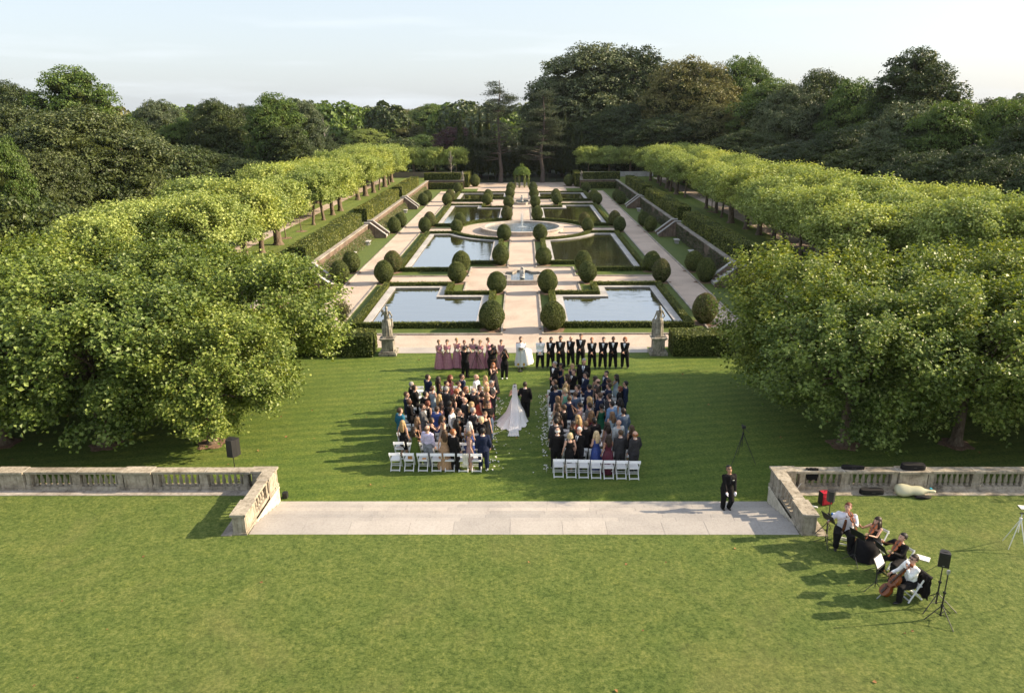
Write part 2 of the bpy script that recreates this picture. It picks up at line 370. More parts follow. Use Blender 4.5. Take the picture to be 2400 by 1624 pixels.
# ---- grass plats inside the kerbs (drawn as solid low slabs, pools sit on them)
def plat_outline(k):
    # outer kerb line of each quadrant bed
    if k == 1: return [(1.27, 46.95), (12.35, 46.95), (12.35, 62.75), (4.65, 62.75), (4.65, 59.3), (1.27, 59.3)]
    rr = 7.55; a0 = math.atan2(-math.sqrt(rr*rr-1.27**2), 1.27)
    return [(4.65, 65.3), (12.35, 65.3), (12.35, 91.9)] + arc(FC[0], FC[1], rr, math.asin(-1.1/rr), a0, 16) + [(1.27, 69.1), (4.65, 69.1)]
def inset(poly, d):
    """inset a simple polygon by d (counter-clockwise or clockwise)"""
    n = len(poly); A = sum(poly[i][0]*poly[(i+1) % n][1]-poly[(i+1) % n][0]*poly[i][1] for i in range(n)); sg = 1 if A > 0 else -1; out = []
    for i in range(n):
        p0, p1, p2 = Vector(poly[i-1]), Vector(poly[i]), Vector(poly[(i+1) % n])
        e1 = (p1-p0).normalized(); e2 = (p2-p1).normalized(); n1 = Vector((-e1.y, e1.x))*sg; n2 = Vector((-e2.y, e2.x))*sg
        b = (n1+n2); b = b/max(b.dot(n1), .3) if b.length > 1e-6 else n1; q = p1 + b*d; out.append((q.x, q.y))
    return out
for s in (-1, 1):
    for back in (0, 1):
        for k in (1, 2):
            o_ = [(s*x, my(y, back)) for x, y in plat_outline(k)]
            m = M(); i_ = inset(o_, .13); ring_mesh(m, i_, o_, -.01, .10)
            nm = m.build('stone_kerb', KERB); nm['kind'] = 'structure'
            # grass sheet under and round the pool (pool surface lies 2-3 cm higher than this sheet)
            m = M(); m.add([(x, y, .018) for x, y in i_], [tuple(range(len(i_)))]); g_ = m.build('grass_strip', G_STRIP); g_['kind'] = 'structure'
# side beds between outer path and garden wall
for s in (-1, 1):
    a, b = sorted((s*14.85, s*17.75)); m = M()
    ys = [(47.0, 61.9), (68.0, 89.2), (95.6, 117.2), (123.8, 141.5)]
    sheet('grass_strip', [(a, b, 47.0, 143.2)], .02, G_STRIP)
    a, b = sorted((s*14.78, s*14.90)); m = M(); m.box(a, b, 47.0, 141.5, -.01, .09); o = m.build('stone_kerb', KERB); o['kind'] = 'structure'
    a, b = sorted((s*12.3, s*18.0)); sheet('grass_strip', [(min(s*8.3, s*12.3), max(s*8.3, s*12.3), 139.3, 146.4), (a, b, 141.6, 146.4)], .024, G_STRIP)

# ---- steps down from the terrace
root = empty('stone_steps', (0, 23.3, 0), 0, 'wide flight of pale stone steps between the two balustrades', 'steps')
ST = STEPS
for i in range(7):
    z1 = TZ - .1*i + .004; y0 = 21.72 if i == 0 else 22.52 + .41*(i-1); y1 = 22.52 if i == 0 else 22.52 + .41*i
    m = M(); xs = [-8.98]; 
    while xs[-1] < 8.98 - 1.0: xs.append(xs[-1] + R.uniform(1.4, 2.3))
    xs[-1] = 8.98
    for a, b in zip(xs[:-1], xs[1:]): m.box(a+.006, b-.006, y0-.01, y1+.025, z1-.12, z1 + R.uniform(-.002, .002) - i*.0001)
    m.box(-8.98, 8.98, y0, y1, z1-.2, z1-.008)
    o = m.build('step', ST, root); o.location = (0, -23.3, 0)

# ---- balustrades
BPROF = [(.075, 0), (.075, .045), (.045, .055), (.05, .075), (.074, .125), (.072, .165), (.05, .25), (.032, .32), (.046, .355), (.046, .37), (.065, .38), (.065, .41)]
_b = M(); _b.lathe(BPROF, n=12); BALMESH = _b.mesh('baluster', [BAL], True)
_b = M(); _b.cbox((0, 0, .02), (.16, .16, .04)); _b.cbox((0, 0, .395), (.15, .15, .03))
def pier(m, x0, x1, y0, y1, z0, z1, panel=True):
    m.box(x0, x1, y0, y1, z0, z1); m.box(x0-.03, x1+.03, y0-.03, y1+.03, z0-.002, z0+.09)
    if panel:
        for (a, b, c, d) in ((x0, x1, y0-.012, y0+.01), (x0, x1, y1-.01, y1+.012)):
            if b-a > .3:
                w = .03; q0, q1 = z0+.14, z1-.06
                m.box(a+.06, b-.06, c, d, q0, q0+w); m.box(a+.06, b-.06, c, d, q1-w, q1); m.box(a+.06, a+.06+w, c, d, q0+w, q1-w); m.box(b-.06-w, b-.06, c, d, q0+w, q1-w)
        for (a, b, c, d) in ((y0, y1, x0-.012, x0+.01), (y0, y1, x1-.01, x1+.012)):
            if b-a > .3:
                w = .03; q0, q1 = z0+.14, z1-.06
                m.box(c, d, a+.06, b-.06, q0, q0+w); m.box(c, d, a+.06, b-.06, q1-w, q1); m.box(c, d, a+.06, a+.06+w, q0+w, q1-w); m.box(c, d, b-.06-w, b-.06, q0+w, q1-w)
def coping(m, x0, x1, y0, y1, z=1.35, h=.075):
    m.box(x0, x1, y0, y1, z-h, z); m.box(x0+.03, x1-.03, y0+.03, y1-.03, z-h-.03, z-h+.002)
for s in (-1, 1):
    side = 'left' if s < 0 else 'right'
    root = empty('balustrade', (s*12, 24.9, TZ), 0, 'weathered stone balustrade %s of the steps, turning the corner down beside them' % side, 'balustrade')
    def B(m, name, mat): 
        o = m.build(name, mat, root); o.location = (-s*12, -24.9, -TZ); return o
    X = lambda a, b: sorted((s*a, s*b))
    base = M(); a, b = X(9.9, 27); base.box(a, b, 24.74, 25.06, TZ-.02, TZ+.13); base.box(a, b, 24.70, 25.10, TZ-.03, TZ+.05)
    a, b = X(9.08, 9.40); base.box(a, b, 22.7, 24.35, TZ-.02, TZ+.13)
    B(base, 'plinth', BAL)
    cp = M(); a, b = X(9.9, 27); 
    xs = [9.9, 11.55, 13.5, 14.6, 16.25, 18.2, 19.3, 20.95, 22.9, 24.0, 25.7, 27.0]
    for u, v in zip(xs[:-1], xs[1:]):
        a, b = X(u+.004, v-.004); w = .06 if abs((v-u)-1.1) < .02 else 0
        coping(cp, a, b, 24.70-w, 25.10+w, 1.35+w*.1)
    # corner block (L) and newel
    a, b = X(9.0, 9.9); coping(cp, a, b, 24.72, 25.16, 1.355); a, b = X(9.0, 9.46); coping(cp, a, b, 24.1, 24.718, 1.355)
    a, b = X(9.05, 9.42); coping(cp, a, b, 22.66, 24.097, 1.35); a, b = X(8.98, 9.5); coping(cp, a, b, 21.62, 22.656, 1.355)
    B(cp, 'coping', BAL)
    jm = M()
    for u in xs[1:-1] + [9.9]: jm.box(min(s*(u-.006), s*(u+.006)), max(s*(u-.006), s*(u+.006)), 24.71, 25.09, 1.29, 1.3525)
    jm.box(*X(9.06, 9.41), 22.650, 22.664, 1.29, 1.3525); jm.box(*X(9.06, 9.41), 24.092, 24.104, 1.29, 1.3535); B(jm, 'mortar', MORTAR)
    def PIER(*a):
        q_ = M(); pier(q_, *a); return B(q_, 'pier', BAL)
    for (u, v) in ((13.55, 14.55), (18.25, 19.25), (22.95, 23.95)):
        a, b = X(u, v); PIER(a, b, 24.72, 25.08, TZ, 1.25)
    for u in (11.5, 16.2, 20.9, 25.6, 10.0, 13.3, 14.62, 18.0, 19.32, 22.7, 24.02):
        a, b = X(u, u+.2 if u in (10.0, 13.3, 14.62, 18.0, 19.32, 22.7, 24.02) else u+.3); PIER(a, b, 24.78, 25.03, TZ+.125, 1.252, False)
    a, b = X(9.06, 9.86); PIER(a, b, 24.74, 25.12, TZ, 1.25); a, b = X(9.06, 9.42); PIER(a, b, 24.14, 24.736, TZ, 1.25)
    a, b = X(9.04, 9.46); PIER(a, b, 21.68, 22.62, TZ-.02, 1.25)
    a, b = X(9.09, 9.36); PIER(a, b, 23.95, 24.1, TZ+.125, 1.252, False); PIER(a, b, 22.68, 22.8, TZ+.125, 1.252, False)
    ck = M(); a, b = X(9.0, 9.5); ck.box(a, b, 22.0, 25.02, -.02, TZ-.05); a, b = X(8.985, 9.3); ck.box(a, b, 22.3, 25.04, TZ-.06, TZ+.0); B(ck, 'cheek_wall', PLASTER)
    rw = M(); a, b = X(9.5, 27); rw.box(a, b, 24.86, 25.04, -.02, TZ-.05); B(rw, 'retaining_face', PLASTER)
    spots = []
    for (u, v) in ((10.2, 11.5), (11.8, 13.3), (14.82, 16.2), (16.5, 18.0), (19.52, 20.9), (21.2, 22.7), (24.22, 25.6)):
        n_ = 6 if v-u < 1.35 else 7 if v - u > 1.45 else 7
        for i in range(n_): spots.append((s*(u + (v-u)*(i+.5)/n_), 24.905))
    for i in range(5): spots.append((s*9.225, 22.8 + 1.15*(i+.5)/5))
    for x, y in spots:
        o = mobj('baluster', BALMESH, root); o.location = (x - s*12, y-24.9, .125); o.scale = (1, 1, 1.3)
    sm = M(); a, b = X(9.5, 27); xx = a
    while xx < b-.2:
        nx = min(b, xx + R.uniform(.8, 1.5)); sm.box(xx+.005, nx-.005, 24.32, 24.71, TZ-.02, TZ+.022); xx = nx
    a, b = X(9.5, 9.85); sm.box(a, b, 21.6, 24.31, TZ-.02, TZ+.02)
    o = sm.build('paving_strip', KERB if s < 0 else BAL); o['kind'] = 'structure'
# ================================================================== foliage of the water garden
HEDGE_CORE = fabric('hedge_core', (.035, .045, .012), .95, .4, 9, .05, .04)
F_BOX = foliage('boxwood', (.05, .07, .014), (.10, .128, .028), (.18, .205, .06), .12, .5, .35, .9, patch=.25)
F_BOXBR = foliage('browned_boxwood', (.09, .08, .03), (.16, .13, .06), (.26, .2, .11), .1, .55, .3, 1.2, patch=.3)
F_HEDGE = foliage('clipped_hedge', (.065, .088, .016), (.13, .158, .032), (.23, .24, .065), .15, .5, .3, .5, patch=.3)
F_YEW = foliage('tall_hedge', (.07, .09, .017), (.15, .175, .037), (.26, .27, .072), .2, .5, .3, .35, patch=.35)
F_SHRUB = foliage('flower_shrub', (.08, .09, .03), (.16, .16, .06), (.28, .25, .16), .2, .5, .3, .8)
F_IVY = foliage('ivy', (.02, .035, .008), (.04, .06, .014), (.075, .10, .025), .1, .4, .4, .8)

def topiary_mesh(seed, n=5200, br=0, squash=1.0):
    rs = np.random.RandomState(seed); m = M()
    m.ell((0, 0, .96*squash), (.76, .76, 1.0*squash), 18, 12, 0)
    u = rs.uniform(-.97, 1, n); w = rs.uniform(0, 2*math.pi, n); q = np.sqrt(1-u*u)
    d = np.stack([q*np.cos(w), q*np.sin(w), u], 1)
    nn = np.array([mnoise.noise(Vector((a[0]*2.3+seed, a[1]*2.3, a[2]*2.3))) for a in d])
    wz = np.where(d[:, 2] < -.2, 1-.18*(-.2-d[:, 2])/.8, 1.)
    rx = (.80 + .045*nn + rs.normal(0, .012, n))*wz; rz = (1.03+.04*nn)*squash
    p = np.stack([d[:, 0]*rx*(1-.10*np.maximum(d[:, 2], 0)), d[:, 1]*rx*(1-.10*np.maximum(d[:, 2], 0)), .97*squash + d[:, 2]*rz], 1); p[:, 2] = np.maximum(p[:, 2], .03)
    nr = d + rs.normal(0, .45, (n, 3)); mi = 1
    k = int(n*br); m.leaves(p[k:], nr[k:], rs.uniform(.055, .10, n-k), 1, rs)
    if k:
        sel = np.arange(k); m.leaves(p[:k]*1.01, nr[:k], rs.uniform(.05, .09, k), 2, rs)
    return m.mesh('topiary', [HEDGE_CORE, F_BOX, F_BOXBR])
TOPM = [topiary_mesh(1), topiary_mesh(2, squash=.93), topiary_mesh(3, br=.3)]
_m = M(); _m.lathe([(.9, 0.0), (.8, .03), (.5, .035)], n=22); _v = _m.v[0]; _v[:, :2] *= (1 + .12*np.sin(np.arctan2(_v[:, 1], _v[:, 0])*5+1) + RN.normal(0, .06, len(_v)))[:, None]; MULCHM = _m.mesh('mulch_ring', [MULCH])
def ball(x, y, sc_=1., var=0, lab='', grp='clipped boxwood domes of the water garden'):
    r = empty('boxwood_ball', (x, y, 0), R.uniform(0, 6), lab, 'topiary', grp)
    o = mobj('foliage', TOPM[var], r); o.scale = (sc_*R.uniform(.97, 1.04), sc_*R.uniform(.97, 1.04), sc_*R.uniform(.96, 1.04))
    mobj('mulch', MULCHM, r).scale = (sc_*.95, sc_*.95, 1); return r
nth = ['nearest', 'second', 'third', 'fourth', 'fifth', 'sixth', 'seventh', 'farthest']
PB = [48.2, 58.9, 70.5, 84.7, 101.6, 115.6, 128.9, 138.8]
for s in (-1, 1):
    sd = 'left' if s < 0 else 'right'
    for i, y in enumerate(PB):
        ball(s*2.02, y, 1.03 if i == 0 else .98, (2 if (s < 0 and i == 4) else (i+(s > 0)) % 2), 'boxwood dome on the %s edge of the central path, %s of eight' % (sd, nth[i]))
    names = ['front one of the %s pair', 'back one of the %s pair']
    for i, (y, cp_) in enumerate(((62.7, 'near'), (67.3, 'near'), (119.4, 'far'), (124.6, 'far'))):
        ball(s*5.5, y, 1.0, (i+1) % 2, 'boxwood dome at the pool notch on the %s, %s' % (sd, names[i % 2] % cp_))
        ball(s*11.7, y, 1.0, 2 if (s > 0 and i == 0) or (s < 0 and i in (1, 3)) else i % 2, 'boxwood dome by the outer %s path and pool hedge, %s' % (sd, names[i % 2] % cp_))
        ball(s*15.45, y, 1.02, i % 2, 'boxwood dome at the %s wall stairs, %s' % (sd, names[i % 2] % cp_))
    for i, y in enumerate((91.0, 96.0)):
        q = ('front', 'back')[i]
        ball(s*7.85, y-.3, .93, (i+1) % 2 if s < 0 else (0, 2)[i], 'boxwood dome at the %s of the pair closing the fountain circle on the %s' % (q, sd))
        ball(s*11.7, y, .95, 2 if i == 1 else 0, '%s boxwood dome of the middle pair by the outer %s path' % (q, sd))
        ball(s*15.4, y, .98, i, '%s boxwood dome of the middle pair at the %s wall stairs' % (q, sd))
    ball(s*11.5, 138.0, .98, 0, 'lone boxwood dome at the far outer corner on the %s' % sd)
    ball(s*9.2, 151.0, 1.25, 1, 'large dark boxwood dome at the back of the gravel court on the %s' % sd)
ball(12.35, 49.6, 1.08, 2, 'browned boxwood dome behind the front hedge, right of the nearest right pool')
# loose shrub at the near left corner and one beside the pool
def shrub_mesh(seed, n=3800, r=.9, h=1.9):
    rs = np.random.RandomState(seed); m = M(); P_ = []; D_ = []
    for k in range(26):
        a = rs.uniform(0, 6.28); t = rs.uniform(.2, 1); c = np.array([math.cos(a)*r*t*.75, math.sin(a)*r*t*.75, h*(1-.3*t)*rs.uniform(.75, 1)])
        m.tube([(0, 0, 0), tuple(c*.5+np.array([0, 0, .1])), tuple(c)], [.02, .014, .005], 4, 0)
        q = rs.uniform(.25, 1.02, (n//26, 1)); pp = c*q + rs.normal(0, .10, (n//26, 3)); P_.append(pp); D_.append(rs.normal(0, 1, (n//26, 3))+[0, 0, .6])
    m.leaves(np.concatenate(P_), np.concatenate(D_), rs.uniform(.05, .11, sum(map(len, P_))), 1, rs); return m.mesh('shrub', [HEDGE_CORE, F_SHRUB])
SHM = shrub_mesh(5)
for (x, y, k, lab) in ((-12.3, 49.7, 1.0, 'loose flowering shrub behind the front hedge on the left'), (-11.5, 68.6, .8, 'wispy pinkish shrub behind a dome on the outer left path')):
    o = mobj('shrub', SHM, None, (x, y, 0)); o.scale = (k, k, k); tag(o, lab, 'shrub')

def hedge_run(name, pts, w, h, z0, leafd, lsz, mats, label, cat='hedge', group=None, closed=False, step=.35, amp=.03, seed=0, parent=None):
    """a clipped hedge along a polyline (one mesh: core + leaves)"""
    rs = np.random.RandomState(seed + int(abs(pts[0][0]*10+pts[0][1]))); m = M()
    P = [Vector((p[0], p[1], 0)) for p in pts]; n = len(P)
    off = []
    for i in range(n):
        a = P[i-1] if (i > 0 or closed) else None; b = P[(i+1) % n] if (i < n-1 or closed) else None
        t1 = (P[i]-a).normalized() if a is not None else (b-P[i]).normalized(); t2 = (b-P[i]).normalized() if b is not None else t1
        n1 = Vector((-t1.y, t1.x, 0)); n2 = Vector((-t2.y, t2.x, 0)); q = (n1+n2); q = q/max(q.dot(n1), .35); off.append(q)
    hw = w/2
    seg = range(n if closed else n-1)
    zz = lambda i: h if not hasattr(h, '__len__') else h[i % n]
    for i in seg:
        j = (i+1) % n; A, B = P[i], P[j]; L = (B-A).length
        q = [A-off[i]*(hw-.03), A+off[i]*(hw-.03), B+off[j]*(hw-.03), B-off[j]*(hw-.03)]
        za, zb = z0+zz(i)-.03, z0+zz(j)-.03
        v = [(p.x, p.y, z0) for p in q] + [(q[0].x, q[0].y, za), (q[1].x, q[1].y, za), (q[2].x, q[2].y, zb), (q[3].x, q[3].y, zb)]
        m.add(v, [(4, 5, 6, 7), (0, 3, 7, 4), (1, 5, 6, 2), (0, 4, 5, 1), (3, 2, 6, 7)], 0)
        area = L*(w+2*h if not hasattr(h, '__len__') else w+2*zz(i)); N_ = int(area*leafd)
        u = rs.uniform(0, 1, N_); H_ = zz(i); s_ = rs.uniform(-(H_+hw), H_+hw, N_)
        top = np.abs(s_) < hw
        lat = np.where(top, s_, np.sign(s_)*hw); hh = np.where(top, H_, H_ - (np.abs(s_)-hw))
        oi, oj, Av, Bv = np.array(off[i]), np.array(off[j]), np.array(A), np.array(B)
        base = Av[None]*(1-u[:, None]) + Bv[None]*u[:, None]; of = oi[None]*(1-u[:, None]) + oj[None]*u[:, None]
        p = base + of*lat[:, None]; p[:, 2] = z0 + hh
        nrm = np.where(top[:, None], np.array([[0, 0, 1.]]), of*np.sign(s_)[:, None])
        nz_ = np.array([mnoise.noise(Vector((x*.9, y*.9, z*.9))) for x, y, z in p]) if amp > .04 else rs.normal(0, .4, N_)
        p += nrm*(nz_*amp)[:, None] + rs.normal(0, .012, (N_, 3)); nrm = nrm + rs.normal(0, .45, (N_, 3))
        m.leaves(p, nrm, rs.uniform(lsz*.7, lsz*1.3, N_), 1, rs)
    if not closed:   # ends
        for i, sg in ((0, -1), (n-1, 1)):
            t = (P[1]-P[0]).normalized() if i == 0 else (P[-1]-P[-2]).normalized(); H_ = zz(i); N_ = int(w*H_*leafd)
            p = np.array(P[i])[None] + np.array(off[i])[None]*rs.uniform(-hw, hw, (N_, 1)); p[:, 2] = z0 + rs.uniform(0, H_, N_)
            m.leaves(p, np.array(t*sg)[None] + rs.normal(0, .4, (N_, 3)), rs.uniform(lsz*.7, lsz*1.3, N_), 1, rs)
    o = m.build(name, mats, parent)
    if parent is None: tag(o, label, cat, group)
    return o
for s, back, k, fn in POOLS:
    P = [(s*x, my(y, back)) for x, y in fn(.8)]
    side = 'left' if s < 0 else 'right'; where = {(0, 1): 'nearest', (0, 2): 'second', (1, 2): 'third', (1, 1): 'farthest'}[(back, k)]
    d_ = 110 if not back else 60
    hedge_run('low_hedge', P, .46, .40, 0, d_, .085 if not back else .11, [HEDGE_CORE, F_HEDGE], 'low clipped hedge round the %s pool on the %s' % (where, side), 'hedge', 'low hedges round the pools', True)
# front hedges at the edge of the lawn
for s in (-1, 1):
    sd = 'left' if s < 0 else 'right'
    hedge_run('front_hedge', [(s*8.85, 43.15), (s*11, 43.15), (s*13.6, 43.15), (s*17, 43.15), (s*22, 43.15)], 1.7, 1.28, 0, 130, .10, [HEDGE_CORE, F_HEDGE], 'waist-high front hedge behind the %s statue, at the edge of the lawn' % sd, amp=.09)
    # tall hedges on the garden walls, in three lengths
    for i, (y0, y1, h0, w_) in enumerate(((52.0, 59.8, 1.5, 1.6), (62.9, 86.2, 1.42, 1.6), (89.2, 113.6, 1.5, 1.55), (116.6, 136.5, 1.55, 1.5))):
        hh = [h0 + .05*math.sin(j*2.1+i) for j in range(6)]
        pts = [(s*(19.0+.03*math.sin(3*j)), y0 + (y1-y0)*j/5) for j in range(6)]
        hedge_run('tall_hedge', pts, w_, hh, AZ, 46 if i < 3 else 30, .15, [HEDGE_CORE, F_YEW], 'tall clipped hedge on top of the %s garden wall, %s length' % (sd, ('first', 'second', 'third', 'last')[i]), 'hedge', 'tall hedges on the garden walls', amp=.10)
    hedge_run('tall_hedge', [(s*18.9, 137.2), (s*11.6, 137.4+8.6)] if 0 else [(s*18.6, 147.0), (s*11.6, 147.0)], 1.2, 1.35, AZ, 34, .16, [HEDGE_CORE, F_YEW], 'clipped hedge across the far %s corner, on the upper level' % sd, 'hedge', 'tall hedges on the garden walls', amp=.08)
    hedge_run('low_hedge', [(s*17.6, 145.6), (s*11.2, 145.6)], .9, 1.2, 0, 36, .13, [HEDGE_CORE, F_HEDGE], 'dark hedge below the far %s corner, on the lower level' % sd, amp=.06)
    hedge_run('tall_hedge', [(s*10.9, 149.0), (s*10.9, 158.0)], 1.1, 2.6, 0, 30, .16, [HEDGE_CORE, F_YEW], 'hedge running back beside the large dark dome on the %s' % sd, amp=.08)
    # garden wall: wall, coping, ivy or flower border
    root = empty('garden_wall', (s*17.8, 93, 0), 0, '%s garden retaining wall with stone coping, below the tall hedge' % ('left brick' if s < 0 else 'right ivy-covered'), 'wall')
    def B(m, name, mats): o = m.build(name, mats, root); o.location = (-s*17.8, -93, 0); return o
    spans = [(47.0, 60.4), (62.8, 86.9), (89.1, 114.2), (116.4, 146.2)]
    m = M(); c = M()
    for a_, b_ in spans:
        x0, x1 = sorted((s*17.75, s*18.02)); m.box(x0, x1, a_, b_, -.02, AZ-.06); x0, x1 = sorted((s*17.68, s*18.12)); 
        yy = a_
        while yy < b_-.1: ny = min(b_, yy+1.9); c.box(x0, x1, yy+.005, ny-.005, AZ-.06, AZ+.045); yy = ny
    x0, x1 = sorted((s*11.0, s*17.7)); m.box(x0, x1, 146.2, 146.5, -.02, AZ-.05); c.box(x0, x1, 146.1, 146.6, AZ-.05, AZ+.04)
    B(m, 'wall', WALL); B(c, 'coping', KERB)
    iv = M(); rs = np.random.RandomState(3+s)
    for a_, b_ in spans:
        n_ = int((b_-a_)*(110 if s > 0 else 12)); y_ = rs.uniform(a_, b_, n_); z_ = rs.uniform(0, 1.5, n_)**(1. if s > 0 else 1)
        keep = np.array([mnoise.noise(Vector((0, q*.45, r*1.1))) for q, r in zip(y_, z_)]) > (-.33 if s > 0 else .25); y_, z_ = y_[keep], z_[keep]
        p = np.stack([s*(17.72 - rs.uniform(0, .12, len(y_))), y_, z_], 1); iv.leaves(p, np.array([[-s, 0, .3]]) + rs.normal(0, .4, (len(y_), 3)), rs.uniform(.09, .17, len(y_)), 0, rs)
    B(iv, 'ivy', [F_IVY])
# stairs from the alleys down into the garden
for s in (-1, 1):
    sd = 'left' if s < 0 else 'right'
    for i, yb in enumerate((60.5, 87.0, 114.3)):
        root = empty('garden_stairs', (s*16.6, yb+1.05, 0), 0, 'small stone stairs down the %s garden wall, %s from the front' % (sd, ('first', 'second', 'third')[i]), 'steps', 'stairs through the garden walls')
        m = M(); n_ = 8
        for j in range(n_):
            a, b = sorted((s*(18.3 - .31*j) - s*16.6, s*(18.3 - .31*(j+1)) - s*16.6)); m.box(a, b, -.8, .8, -.02, AZ - j*.19)
        m.build('step', COPING, root)
        for yy in (-.95, .95):
            m = M(); a = [(s*1.6, AZ+.10), (s*.9, AZ+.1), (-s*.9, .30), (-s*.9, -.02), (s*1.6, -.02)]
            v = [(x, yy-.14, z) for x, z in a] + [(x, yy+.14, z) for x, z in a]
            m.add(v, [(0, 1, 2, 3, 4), (9, 8, 7, 6, 5)] + [(k_, (k_+1) % 5 , 5+(k_+1) % 5, 5+k_) for k_ in range(5)]); m.build('side_wall', WALL, root)
            m = M(); a = [(s*1.6, AZ+.12), (s*.9, AZ+.12), (-s*.95, .32), (-s*.95, .42), (s*.9, AZ+.22), (s*1.6, AZ+.22)]
            v = [(x, yy-.19, z) for x, z in a] + [(x, yy+.19, z) for x, z in a]
            m.add(v, [(0, 1, 2, 3, 4, 5), (11, 10, 9, 8, 7, 6)] + [(k_, (k_+1) % 6, 6+(k_+1) % 6, 6+k_) for k_ in range(6)]); m.build('coping', COPING, root)
# flower border at the foot of the left wall
FLW = foliage('border_flowers', (.10, .16, .04), (.2, .25, .1), (.45, .3, .28), .25, .5, .3, 1.4)
rs = np.random.RandomState(11); m = M()
for a_, b_ in ((62.9, 86.7), (89.2, 114.1), (116.5, 140)):
    n_ = int((b_-a_)*420); zz = rs.uniform(.02, 1.15, n_); p = np.stack([-17.7 + rs.uniform(0, .9, n_)*(1-zz*.6), rs.uniform(a_, b_, n_), zz], 1); m.leaves(p, rs.normal(0, 1, (n_, 3)), rs.uniform(.06, .13, n_), 0, rs)
tag(m.build('flower_border', [FLW]), 'narrow border of mixed flowers along the foot of the left wall', 'flowers', None, 'stuff')
# benches
def bench_mesh():
    m = M(); m.box(-.28, .28, -.5, .5, .36, .44); m.box(-.24, .24, -.46, .46, .33, .361); return m.mesh('bench_seat', [COPING])
BSE = bench_mesh(); m = M(); m.cbox((0, 0, .165), (.3, .12, .33)); m.cbox((0, 0, .03), (.36, .18, .06)); m.cbox((0, 0, .3), (.38, .16, .05)); BLG = m.mesh('bench_leg', [COPING])
for (x, y, l) in ((-16.9, 82.3, 'left grass, between first and second stairs'), (-16.9, 110.4, 'left grass, between second and third stairs'), (-17.0, 75.2, 'left grass, half hidden by a dome'), (16.9, 82.5, 'right grass, between first and second stairs'), (16.9, 110.5, 'right grass, between second and third stairs'), (17.0, 75.4, 'right grass, half hidden by a dome')):
    r = empty('stone_bench', (x, y, .02), 0, 'small white stone bench on the ' + l, 'bench', 'stone benches on the side lawns'); mobj('seat', BSE, r)
    for yy in (-.34, .34): mobj('leg', BLG, r, (0, yy, 0))
# big fountain
root = empty('fountain', (0, 93.0-.35, 0), 0, 'large round stone fountain basin with a water jet, mid garden', 'fountain')
m = M(); m.lathe([(5.0, 0), (4.98, .36), (5.08, .4), (5.1, .5), (4.55, .52), (4.5, .3), (4.5, .0)], n=72, cap=False); m.build('basin', FOUNT, root)
for k in range(20):
    a = k*2*math.pi/20; 
m = M(); m.lathe([(4.52, .34), (.01, .34)], n=48, cap=False); m.build('water', WATERF, root, True)
SPRAY = newmat('spray'); sm_, nt_, p_, _o = SPRAY; p_.inputs['Base Color'].default_value = (.92, .95, .97, 1); p_.inputs['Roughness'].default_value = .25; p_.inputs['Alpha'].default_value = .75
m = M(); rs = np.random.RandomState(4)
m.tube([(0, 0, .3), (0, 0, 1.2), (0, 0, 2.1)], [.05, .07, .03], 7)
for k in range(720):
    t = rs.uniform(0, 1); a = rs.uniform(0, 6.28); r = .05 + .35*rs.rand()*t; z = .35 + 2.15*t*(1-.25*rs.rand()); q = rs.uniform(.008, .028)*(1.3-t*.5)
    m.cbox((r*math.cos(a), r*math.sin(a), z), (q, q, q*2.2))
for k in range(420):
    a = rs.uniform(0, 6.28); r = abs(rs.normal(0, .45)); q = rs.uniform(.02, .06); m.cbox((r*math.cos(a), r*math.sin(a), .35+rs.rand()*.12), (q, q, q*.6))
m.build('water_jet', sm_, root)
m = M(); m.lathe([(.18, .3), (.2, .36), (.1, .4), (.05, .45)], n=12); m.build('nozzle', KERB, root)
# small fountains on the cross paths
def small_fountain(y0, lab, flip):
    f = -1 if flip else 1
    r = empty('small_fountain', (0, y0, 0), 0, lab, 'fountain')
    out = [(-1.25, -2.4), (1.25, -2.4), (1.25, -.2), (1.9, .3), (2.0, 1.2), (1.55, 1.75), (1.0, 1.7), (.6, 2.4), (-.6, 2.4), (-1.0, 1.7), (-1.55, 1.75), (-2.0, 1.2), (-1.9, .3), (-1.25, -.2)]
    out = [(x, y*f) for x, y in out]; inn = inset(out, .26); m = M(); ring_mesh(m, inn, out, 0, .30); m.build('basin', FOUNT, r)
    o2 = inset(out, -.04); i2 = inset(out, .30); m = M(); ring_mesh(m, i2, o2, .30, .36); m.build('rim', KERB, r)
    m = M(); m.add([(x, y, .2) for x, y in inset(out, .24)], [tuple(range(len(out)))]); m.build('water', WATERF, r)
    return r
small_fountain(64.2, 'small stone fountain on the near cross path, lobed basin', False)
small_fountain(121.8, 'small stone fountain on the far cross path, lobed basin', True)
# arbor at the back
WOODD = plain('arbor_wood', (.18, .14, .11), .8, .2)
r = empty('arbor', (0, 149.3, 0), 0, 'vine-covered domed arbor at the far end of the central path', 'arbor')
rs = np.random.RandomState(8); m = M()
for i in range(8):
    a = (i+.5)*math.pi/4; x, y = 1.35*math.cos(a), 1.35*math.sin(a); m.tube([(x, y, 0), (x, y, 2.6)], .09, 8); m.tube([(x, y, 2.6), (x*.7, y*.7, 3.5), (0, 0, 3.9)], .04, 5)
    b = (i+1.5)*math.pi/4; m.tube([(x, y, 2.55), (1.35*math.cos(b), 1.35*math.sin(b), 2.55)], .07, 5)
m.build('frame', WOODD, r)
m = M(); n_ = 5200; u = rs.uniform(0, 1, n_); w = rs.uniform(0, 6.28, n_); q = np.sqrt(1-u*u); nn = rs.normal(0, .08, n_)
p = np.stack([(1.55+nn)*q*np.cos(w), (1.55+nn)*q*np.sin(w), 2.4 + (1.45+nn)*u], 1); m.leaves(p, p-[0, 0, 2.2]+rs.normal(0, .5, (n_, 3)), rs.uniform(.10, .2, n_), 0, rs)
